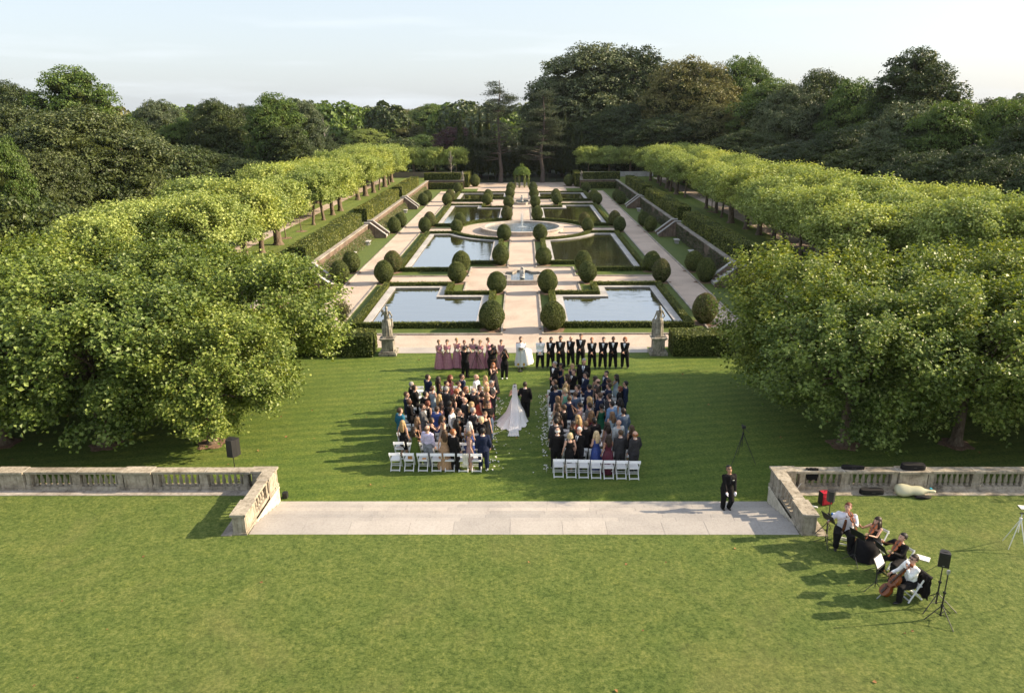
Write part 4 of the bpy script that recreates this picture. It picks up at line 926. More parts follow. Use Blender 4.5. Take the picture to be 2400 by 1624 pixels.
def ik(S, W, l1, l2, hint):
    S, W = Vector(S), Vector(W); d = W - S; L = min(d.length, (l1+l2)*.995); d = d.normalized(); W = S + d*L
    a = (l1*l1 - l2*l2 + L*L)/(2*L); h = math.sqrt(max(l1*l1-a*a, 1e-6)); hv = Vector(hint); hv = hv - d*hv.dot(d); hv = hv.normalized() if hv.length > 1e-4 else d.orthogonal().normalized()
    return S + d*a + hv*h, W
ARMS = {'down': ((.245, .06, .87), (.245, .06, .87)), 'clasp': ((.04, .215, .97), (-.01, .215, .985)), 'phone': ((.10, .34, 1.42), (-.02, .33, 1.38)), 'drink': ((.15, .33, 1.16), (.245, .06, .87)),
        'crossed': ((-.09, .235, 1.22), (-.08, .22, 1.17)), 'face': ((.06, .16, 1.47), (.1, .22, 1.02)), 'camera': ((.085, .25, 1.60), (.04, .27, 1.57)), 'book': ((.05, .28, 1.19), (.03, .27, 1.17)), 'bouquet': ((.05, .25, 1.10), (.02, .25, 1.08)),
        'linkarm': ((.27, .12, 1.12), (.245, .06, .90)), 'escort': ((.245, .05, .87), (.20, .20, 1.10))}
MALE = [(.82, .125, .10), (.88, .165, .115), (.97, .165, .112), (1.07, .148, .104), (1.18, .158, .112), (1.30, .176, .122), (1.38, .178, .115), (1.43, .14, .09), (1.465, .075, .065)]
FEMA = [(.82, .13, .105), (.89, .178, .122), (.97, .165, .112), (1.07, .122, .092), (1.16, .128, .098), (1.27, .15, .118), (1.35, .155, .098), (1.40, .13, .08), (1.44, .06, .055)]
class Skel:
    def __init__(s, sex, pose, sit=False, head=0., tilt=0., lean=0., big=1., legs=None, arms=None, bend=None):
        s.sex, s.big = sex, big; dz = -.42 if sit else 0.; s.dz = dz; s.sit = sit
        s.pv = Vector((0, 0, .90+dz)); s.Rt = Matrix.Rotation(-lean, 3, 'X')
        s.T = lambda p: s.Rt @ (Vector(p) + Vector((0, 0, dz)) - s.pv) + s.pv
        sw = (.176 if sex == 'm' else .160)*(1+.5*(big-1)); s.sh = [s.T((k*sw, -.01, 1.405)) for k in (1, -1)]
        A_ = arms or ARMS[pose]; s.el, s.wr = [], []
        for i, k in enumerate((1, -1)):
            t = A_[i]; t = Vector((k*t[0], t[1], t[2])) if not arms else Vector(t)
            if not arms: t = s.T(t)
            hint = (k*(.22 if pose in ('clasp', 'book', 'bouquet') else .5), -.45, -1.) if t.z > .95 + dz else (k*.4, -1, 0)
            e, w = ik(s.sh[i], t, .295, .27, hint); s.el.append(e); s.wr.append(w)
        s.hip = [Vector((k*.095*big, 0, .89+dz)) for k in (1, -1)]
        if sit: s.kn = [Vector((k*.17, .43, .50)) for k in (1, -1)]; s.an = [Vector((k*.17, .42, .085)) for k in (1, -1)]
        elif legs: s.kn = [Vector(l[0]) for l in legs]; s.an = [Vector(l[1]) for l in legs]
        else: s.kn = [Vector((k*.105, .02, .49)) for k in (1, -1)]; s.an = [Vector((k*.115, -.02, .085)) for k in (1, -1)]
        s.toe = [Vector((k*.03, 1, 0)).normalized() for k in (1, -1)]
        s.nk = s.T((0, -.012, 1.46)); s.hr = Matrix.Rotation(head, 3, 'Z') @ Matrix.Rotation(-tilt, 3, 'X') @ Matrix.Scale(1.10, 3); s.hc = s.nk + s.hr @ Vector((0, .025, .152)); s.torso = MALE if sex == 'm' else FEMA
    def tors(s, z0, z1, inf, belly=0):
        pts, rr = [], []
        for z, rx, ry in s.torso:
            if z0-1e-6 <= z <= z1+1e-6:
                b = (s.big-1)*(1 if z < 1.4 else .4); p = s.T((0, b*.12 if z > .9 and z < 1.3 else 0, z)); pts.append(p); rr.append((rx*(1+b)+inf, ry*(1+b*1.6)+inf))
        return pts, rr
def hand(m, wr, el, right, n, curl=.5, mi=0, r=.0085, inward=None):
    d = (wr-el).normalized(); side = Vector(inward) if inward is not None else Vector((-1 if right else 1, .2, 0)); side = (side - d*side.dot(d)).normalized(); up = d.cross(side)
    base = wr + d*.085
    for k in range(4):
        o = base + up*((k-1.5)*.019); L = (.068, .078, .073, .058)[k]
        p1 = o + d*L*.5 + side*L*.15*curl; p2 = p1 + d*L*(.35)*(1-.5*curl) + side*L*.45*curl; m.tube([o - d*.02, p1, p2], [r, r*.92, r*.65], n, mi)
    t0 = wr + d*.03 - up*.03; m.tube([t0, t0 + d*.035 - up*.022 + side*.01, t0 + d*.062 - up*.018 + side*.03], [r*1.25, r*1.1, r*.8], n, mi)
_cache = {}
def body_mesh(sk, key, vox=.020, fine=False):
    key = ('body', key)
    if key in _cache: return _cache[key]
    m = M(); hr = sk.hr; hm = hr.to_4x4(); hc = sk.hc
    m.ell(hc + hr @ Vector((0, -.008, .02)), (.076, .093, .098), 14, 10, rot=hm); m.ell(hc + hr @ Vector((0, .022, -.045)), (.058, .070, .075), 12, 8, rot=hm)
    m.ell(hc + hr @ Vector((0, .092, -.012)), (.014, .022, .024), 8, 6, rot=hm)
    for k in (1, -1): m.ell(hc + hr @ Vector((k*.078, -.005, -.01)), (.012, .02, .03), 8, 6, rot=hm)
    m.tube([sk.nk - Vector((0, 0, .05)), sk.nk + hr @ Vector((0, 0, .04)), hc + hr @ Vector((0, -.01, -.03))], [.06, .052, .052] if sk.sex == 'm' else [.05, .043, .044], 12)
    p, r = sk.tors(.8, 1.5, 0); m.tube(p, r, 18, side=(1, 0, 0))
    am = 1. if sk.sex == 'm' else .82
    for i in range(2):
        m.ell(sk.sh[i], (.062*am, .058*am, .058*am), 10, 8)
        m.tube([sk.sh[i], sk.sh[i].lerp(sk.el[i], .5), sk.el[i], sk.el[i].lerp(sk.wr[i], .35), sk.wr[i]], [.053*am, .047*am, .038*am, .040*am, .026*am], 10)
        d = (sk.wr[i]-sk.el[i]).normalized(); m.ell(sk.wr[i] + d*.055, (.021, .036, .05), 10, 8, rot=d.to_track_quat('Z', 'X').to_matrix().to_4x4())
        m.tube([sk.hip[i], sk.hip[i].lerp(sk.kn[i], .45), sk.kn[i], sk.kn[i].lerp(sk.an[i], .35), sk.an[i]], [.088, .075, .052, .055, .035], 12)
        m.ell(sk.an[i] + Vector((0, .06, -.045)), (.038, .11, .035), 10, 6)
    v, f = remesh(m, vox); o = M(); o.add(v, f, 0)
    for k in (1, -1):
        o.ell(hc + hr @ Vector((k*.031, .080, .010)), (.014, .008, .008), 6, 4, 1, rot=hm)
        o.ell(hc + hr @ Vector((k*.031, .083, .034)), (.020, .006, .005), 6, 4, 1, rot=hm)
    o.ell(hc + hr @ Vector((0, .083, -.058)), (.024, .008, .007), 6, 4, 2, rot=hm)
    for i in range(2): hand(o, sk.wr[i], sk.el[i], i == 0, 6 if fine else 4)
    me = o.mesh('body', [None, EYE, LIP], True) if False else None
    me = bpy.data.meshes.new('body'); me.from_pydata(np.concatenate(o.v).tolist(), [], o.f)
    for q in (SKIN['l'], EYE, LIP): me.materials.append(q)
    me.polygons.foreach_set('material_index', o.m); me.polygons.foreach_set('use_smooth', [True]*len(me.polygons)); _cache[key] = me; return me
def hair_mesh(sk, style, key):
    key = ('hair', style, key)
    if key in _cache: return _cache[key]
    hr = sk.hr; hm = hr.to_4x4(); hc = sk.hc; m = M(); rs = np.random.RandomState(len(style)*7); L = lambda *p: hc + hr @ Vector(p)
    def cap(rx, ry, rz, cz, fz=.055, fy=.02, nape=-.07, jit=.004):
        t = M(); t.ell((0, 0, 0), (rx, ry, rz), 22, 16); v = t.v[0]; ok = []
        for q in t.f:
            c = v[list(q)].mean(0) 
            face = c[1] > fy and c[2]+cz < fz; low = c[2]+cz < nape and c[1] > -.3*ry; vlow = c[2]+cz < nape-.045
            if not (face or low or vlow): ok.append(q)
        v = v*(1+rs.normal(0, jit*8, (len(v), 1))*.4); v = v + np.array([0, -.012, cz]); v = v @ np.array(hr).T + np.array(hc); m.add(v, ok)
    if style in ('short', 'balding', 'buzz'):
        if style == 'balding':
            for k in (1, -1): m.ell(L(k*.07, -.03, .0), (.016, .055, .05), 10, 8, rot=hm)
            m.ell(L(0, -.085, .0), (.06, .025, .055), 10, 8, rot=hm)
        else: cap(.084 if style == 'short' else .080, .104 if style == 'short' else .098, .11 if style == 'short' else .10, .028, .062, .03, -.045, .006 if style == 'short' else .002)
    elif style in ('updo', 'bun', 'ponytail'):
        cap(.084, .102, .106, .028, .058, .03, -.05)
        m.ell(L(0, -.12, .03 if style != 'bun' else -.01), (.045, .04, .045), 12, 8, rot=hm)
        if style == 'ponytail': m.tube([L(0, -.13, .03), L(0, -.17, -.05), L(0, -.15, -.16), L(0, -.12, -.27)], [.03, .036, .03, .01], 8)
    elif style in ('bob', 'shorthair', 'curlyshort'):
        cap(.096, .112, .116, .024, .055, .035, -.09, .01 if style != 'bob' else .004)
        for k in (1, -1): m.ell(L(k*.075, -.015, -.045), (.03, .062, .075 if style == 'bob' else .055), 10, 8, rot=hm)
        m.ell(L(0, -.08, -.045), (.08, .035, .07 if style == 'bob' else .05), 10, 8, rot=hm)
    else:  # long, curlylong
        w = 1.25 if style == 'curlylong' else 1.
        cap(.09*min(w, 1.12), .108, .112, .026, .055, .035, -.08, .01 if w > 1 else .004)
        for k in (1, -1): m.tube([L(k*.07, -.01, .03), L(k*.088*w, -.02, -.07), L(k*.10*w, -.03, -.17), L(k*.085*w, -.03, -.27)], [(.022, .05), (.03*w, .055), (.034*w, .05), (.012, .02)], 8, side=(1, 0, 0))
        m.tube([L(0, -.06, .05), L(0, -.095, -.06), L(0, -.125, -.18), L(0, -.13, -.31 if w == 1 else -.28), L(0, -.12, -.36)], [(.06, .04), (.085*w, .045*w), (.10*w, .05*w), (.085*w, .04), (.03, .02)], 14, side=(1, 0, 0))
        for a in m.v[1:]:
            a += np.array([[mnoise.noise(Vector((q*55).tolist()))*.5, mnoise.noise(Vector((q*55+9).tolist()))*.5, 0] for q in a])*(.05 if w > 1 else .025)
    _cache[key] = me = m.mesh('hair', [HAIRC['brown']], True); return me
def jacket_mesh(sk, key, hem=.80, inf=.024, sleeve=1.0, vox=.022):
    k = ('jacket', key, hem, inf, sleeve)
    if k in _cache: return _cache[k]
    m = M(); p, r = sk.tors(.88 if hem < .88 else hem, 1.43, inf)
    if hem < .88 and not sk.sit: p = [sk.T((0, 0, hem))] + p; r = [(r[0][0]*1.13, r[0][1]*1.16)] + r
    elif sk.sit: p = [sk.T((0, 0, .86))] + p; r = [(r[0][0], r[0][1])] + r
    m.tube(p + [sk.T((0, -.01, 1.468))], r + [(.07, .062)], 20, side=(1, 0, 0))
    for i in range(2):
        m.ell(sk.sh[i] + Vector((0, 0, .004)), (.072, .068, .062), 10, 8)
        e = sk.el[i].lerp(sk.wr[i], .92) if sleeve >= 1 else sk.sh[i].lerp(sk.el[i], .85)
        if sleeve >= 1: m.tube([sk.sh[i], sk.sh[i].lerp(sk.el[i], .5), sk.el[i], sk.el[i].lerp(sk.wr[i], .5), e], [.07, .064, .056, .05, .043], 12)
        else: m.tube([sk.sh[i], e], [.068, .058], 12)
    v, f = remesh(m, vox); o = M(); o.add(v, f); _cache[k] = me = o.mesh('jacket', [COPING], True); return me
def trouser_mesh(sk, key, wide=1.):
    k = ('trousers', key, wide)
    if k in _cache: return _cache[k]
    m = M(); p = [sk.hip[0].lerp(sk.hip[1], .5) + Vector((0, 0, z)) for z in (-.06, 0, .08, .17)]; b = sk.big; m.tube(p, [(.165*b, .125*b), (.192*b, .138*b), (.188*b, .13*b), (.17*b, .118*b)], 18, side=(1, 0, 0))
    for i in range(2):
        bt = sk.an[i] + Vector((0, .0, -.02)); m.tube([sk.hip[i], sk.hip[i].lerp(sk.kn[i], .5), sk.kn[i], sk.kn[i].lerp(bt, .5), bt], [.118*b, .108*b, .09*wide*b, .083*wide, .075*wide], 14)
    v, f = remesh(m, .022); o = M(); o.add(v, f); _cache[k] = me = o.mesh('trousers', [COPING], True); return me
def shoe_mesh(sk, key, i):
    k = ('shoe', key, i)
    if k in _cache: return _cache[k]
    m = M()
    if 1:
        a = sk.an[i]; m.ell(a + Vector((0, .055, -.045)), (.046, .125, .036), 12, 6); m.ell(a + Vector((0, -.01, -.02)), (.042, .05, .045), 10, 6)
    _cache[k] = me = m.mesh('shoe', [SHOEB], True); return me
def front_patch(sk, prof, off, key, nm):
    """strip hugging the chest: prof = list of (z, half width)"""
    k = (nm, key)
    if k in _cache: return _cache[k]
    T_ = sk.torso; zs = [t[0] for t in T_]; m = M(); vs = []; fs = []; nc = 7
    for z, w in prof:
        rx = np.interp(z, zs, [t[1] for t in T_]) ; ry = np.interp(z, zs, [t[2] for t in T_]); b = (sk.big-1); rx = rx*(1+b)+off; ry = ry*(1+b*1.6)+off
        for j in range(nc):
            x = w*(2*j/(nc-1)-1); y = ry*math.sqrt(max(0, 1-(x/rx)**2)) + (b*.12 if .9 < z < 1.3 else 0); vs.append(sk.T((x, y, z)))
    for i in range(len(prof)-1):
        for j in range(nc-1): fs.append((i*nc+j, i*nc+j+1, (i+1)*nc+j+1, (i+1)*nc+j))
    m.add([tuple(q) for q in vs], fs); _cache[k] = me = m.mesh(nm, [COPING], True); return me
def dress_mesh(sk, key, kind, strap=True):
    k = ('dress', key, kind)
    if k in _cache: return _cache[k]
    m = M(); n = 44; rows = []; T_ = sk.torso; zs = [t[0] for t in T_]
    tp = [(z, np.interp(z, zs, [t[1] for t in T_])+.012, np.interp(z, zs, [t[2] for t in T_])+.012) for z in (1.375, 1.33, 1.25, 1.16, 1.07)]
    if kind == 'fitted': sk_ = [(1.0, .155, .115, 0), (.92, .188, .135, .01), (.80, .185, .135, .015), (.62, .165, .125, .03), (.40, .165, .13, .06)]
    elif kind == 'gown': sk_ = [(1.03, .14, .11, .01), (.9, .21, .175, .04), (.7, .285, .25, .06), (.45, .365, .33, .075), (.2, .43, .40, .085), (.03, .47, .44, .09)]
    else: sk_ = [(1.0, .16, .12, .01), (.9, .195, .15, .03), (.7, .215, .18, .06), (.45, .245, .215, .08), (.2, .275, .245, .10), (.04, .295, .265, .11)]
    for z, rx, ry in tp: rows.append((z, rx, ry, 0))
    rows += sk_; vs = []; ph = len(kind)
    for z, rx, ry, fo in rows:
        for j in range(n):
            a = 2*math.pi*j/n; q = 1 + fo*(.7*math.sin(9*a+ph) + .5*math.sin(14*a+2*ph+z*1.5)); vs.append(tuple(sk.T((rx*q*math.cos(a), ry*q*math.sin(a), z))))
    fs = [(i*n+j, (i+1)*n+j, (i+1)*n+(j+1) % n, i*n+(j+1) % n) for i in range(len(rows)-1) for j in range(n)]
    m.add(vs, fs)
    if strap:
        for s_ in (1, -1): m.tube([sk.T((s_*.085, .095, 1.36)), sk.T((s_*.10, .03, 1.445)), sk.T((s_*.09, -.085, 1.38))], [(.022, .008)]*3, 6, side=(1, 0, 0))
    _cache[k] = me = m.mesh('dress', [COPING], True); return me
def part(nm, me, root, mat):
    o = mobj(nm, me, root); setmat(o, mat); return o
def person(x, y, z, h, sex, outfit, hair, hc, skin, pose, facing, extra='', label='', group=None, sk=None, key=None, shoe=None, fine=False, vox=.020):
    ex = extra.split(','); big = 1.22 if 'big' in ex else 1.
    rr = random.Random(int(abs(x)*977+abs(y)*313)); ht = rr.choice((-.5, -.2, 0, .25))
    if sk is None:
        key = (sex, pose, big, ht); sk = _cache.setdefault(('sk',)+key, Skel(sex, pose, head=ht, tilt=-.10, big=big))
    o = mobj('person', body_mesh(sk, key, vox, fine), None, (x, y, z)); setmat(o, SKIN[skin]); sc_ = h/1.785; wk = 1.11 if sex == 'm' else 1.10; o.scale = (sc_*wk, sc_*wk, sc_); o.rotation_euler = (rr.uniform(-.03, .03)*(not fine), rr.uniform(-.035, .035)*(not fine), -rad(facing + (rr.uniform(-9, 9) if group and not fine else 0)))
    tag(o, label, 'person', group)
    if hair != 'bald': part('hair', hair_mesh(sk, hair, key), o, HAIRC[hc])
    of = outfit.split(':'); kind = of[0]; c = of[1] if len(of) > 1 else 'black'
    V = [(1.455, .062), (1.40, .058), (1.30, .036), (1.19, .006)]
    if kind in ('suit', 'tux', 'suitw', 'apron'):
        cm = cloth(c if kind != 'tux' else 'black')
        tr = cloth('black' if c == 'white' else c if kind != 'tux' else 'black')
        part('jacket', jacket_mesh(sk, key), o, cm); part('trousers', trouser_mesh(sk, key), o, tr); [part('shoe', shoe_mesh(sk, key, i_), o, shoe or SHOEB) for i_ in (0, 1)]
        if kind != 'suitw':
            sh = cloth('white') if not (len(of) > 2 and of[2] in ('pink',)) else cloth('palepink')
            if len(of) > 2 and of[2] == 'bluet' and c == 'white': sh = cloth('blue')
            part('shirt', front_patch(sk, V, .034, key, 'shirt'), o, sh)
            kk = ('collar', key)
            if kk not in _cache: m = M(); m.tube([sk.nk - Vector((0, 0, .012)), sk.nk + Vector((0, .004, .016))], [.066, .060] if sex == 'm' else [.055, .05], 14, cap=False); _cache[kk] = m.mesh('collar', [COPING], True)
            part('collar', _cache[kk], o, sh)
            if kind == 'tux' or (len(of) > 2 and of[2] == 'bow'):
                kk = ('bow', key)
                if kk not in _cache:
                    m = M(); c0 = sk.T((0, .105, 1.455)); m.add([tuple(c0+Vector(q)) for q in ((0, 0, .008), (.05, -.005, .022), (.05, -.005, -.022), (0, 0, -.008), (-.05, -.005, -.022), (-.05, -.005, .022), (0, .014, 0))], [(0, 6, 1), (1, 6, 2), (2, 6, 3), (3, 6, 4), (4, 6, 5), (5, 6, 0)]); _cache[kk] = m.mesh('bow_tie', [SHOEB])
                part('bow_tie', _cache[kk], o, SHOEB)
            elif not (c == 'white'):
                tc = cloth('steel') if len(of) > 2 and of[2] == 'bluet' else cloth(rr.choice(('navy', 'charcoal', 'burgundy', 'steel')))
                part('tie', front_patch(sk, [(1.45, .018), (1.38, .016), (1.28, .02), (1.18, .022)], .042, key, 'tie'), o, tc)
    elif kind == 'shirt':
        part('shirt', jacket_mesh(sk, key, .92, .016), o, cloth(c)); part('trousers', trouser_mesh(sk, key), o, cloth(of[2] if len(of) > 2 else 'black')); [part('shoe', shoe_mesh(sk, key, i_), o, shoe or SHOEB) for i_ in (0, 1)]
    elif kind == 'polo':
        part('shirt', jacket_mesh(sk, key, .92, .018, .5), o, cloth(c)); part('trousers', trouser_mesh(sk, key), o, cloth('black')); [part('shoe', shoe_mesh(sk, key, i_), o, shoe or SHOEB) for i_ in (0, 1)]
    else:
        me = dress_mesh(sk, key, kind); part('dress', me, o, cloth(c)); [part('shoe', shoe_mesh(sk, key, i_), o, shoe or SHOEN) for i_ in (0, 1)]
    if 'shades' in ex or 'glasses' in ex:
        kk = ('shades', key)
        if kk not in _cache:
            m = M(); 
            for s_ in (1, -1): m.ell(sk.hc + sk.hr @ Vector((s_*.034, .090, .010)), (.027, .009, .019), 8, 6, rot=sk.hr.to_4x4()); m.tube([sk.hc + sk.hr @ Vector((s_*.06, .082, .014)), sk.hc + sk.hr @ Vector((s_*.083, .0, .012))], .004, 4)
            m.tube([sk.hc + sk.hr @ Vector((-.02, .098, .013)), sk.hc + sk.hr @ Vector((.02, .098, .013))], .004, 4); _cache[kk] = m.mesh('sunglasses', [SHOEB], True)
        g_ = part('sunglasses' if 'shades' in ex else 'glasses', _cache[kk], o, EYE)
    if 'beard' in ex:
        kk = ('beard', key)
        if kk not in _cache:
            m = M(); m.ell(sk.hc + sk.hr @ Vector((0, .034, -.078)), (.058, .066, .052), 12, 8, rot=sk.hr.to_4x4()); _cache[kk] = m.mesh('beard', [COPING], True)
        part('beard', _cache[kk], o, HAIRC[hc])
    if pose in ('phone', 'camera', 'drink'):
        w = sk.wr[0].lerp(sk.wr[1], .5) if pose != 'drink' else sk.wr[0]; f = sk.T((0, 1, 1.2)) - sk.T((0, 0, 1.2))
        m = M()
        if pose == 'phone': m.cbox(w + f*.09 + Vector((0, 0, .06)), (.075, .012, .15)); nm, lb = 'phone', 'dark phone held up by the %s'
        elif pose == 'camera': m.cbox(w + f*.03 + Vector((0, 0, .04)), (.14, .08, .10)); m.tube([w + f*.06 + Vector((0, 0, .04)), w + f*.21 + Vector((0, 0, .03))], [.04, .045], 12); nm, lb = 'camera', 'black camera held by the %s'
        else: m.tube([w + f*.09 + Vector((0, 0, 0)), w + f*.09 + Vector((0, 0, .11))], [.028, .034], 12); nm, lb = 'drinking_glass', 'small drink held by the %s'
        me = m.mesh(nm, [SHOEB if nm != 'drinking_glass' else LEATHER]); q = mobj(nm, me, None, (x, y, z)); q.scale = (sc_*1.1, sc_*1.1, sc_); q.rotation_euler = (0, 0, -rad(facing)); who = label.split(' row')[0]
        tag(q, ' '.join((lb % who).split()[:16]), nm.replace('_', ' '))
    return o
LEATHER = plain('tan_leather', (.42, .20, .07), .55)
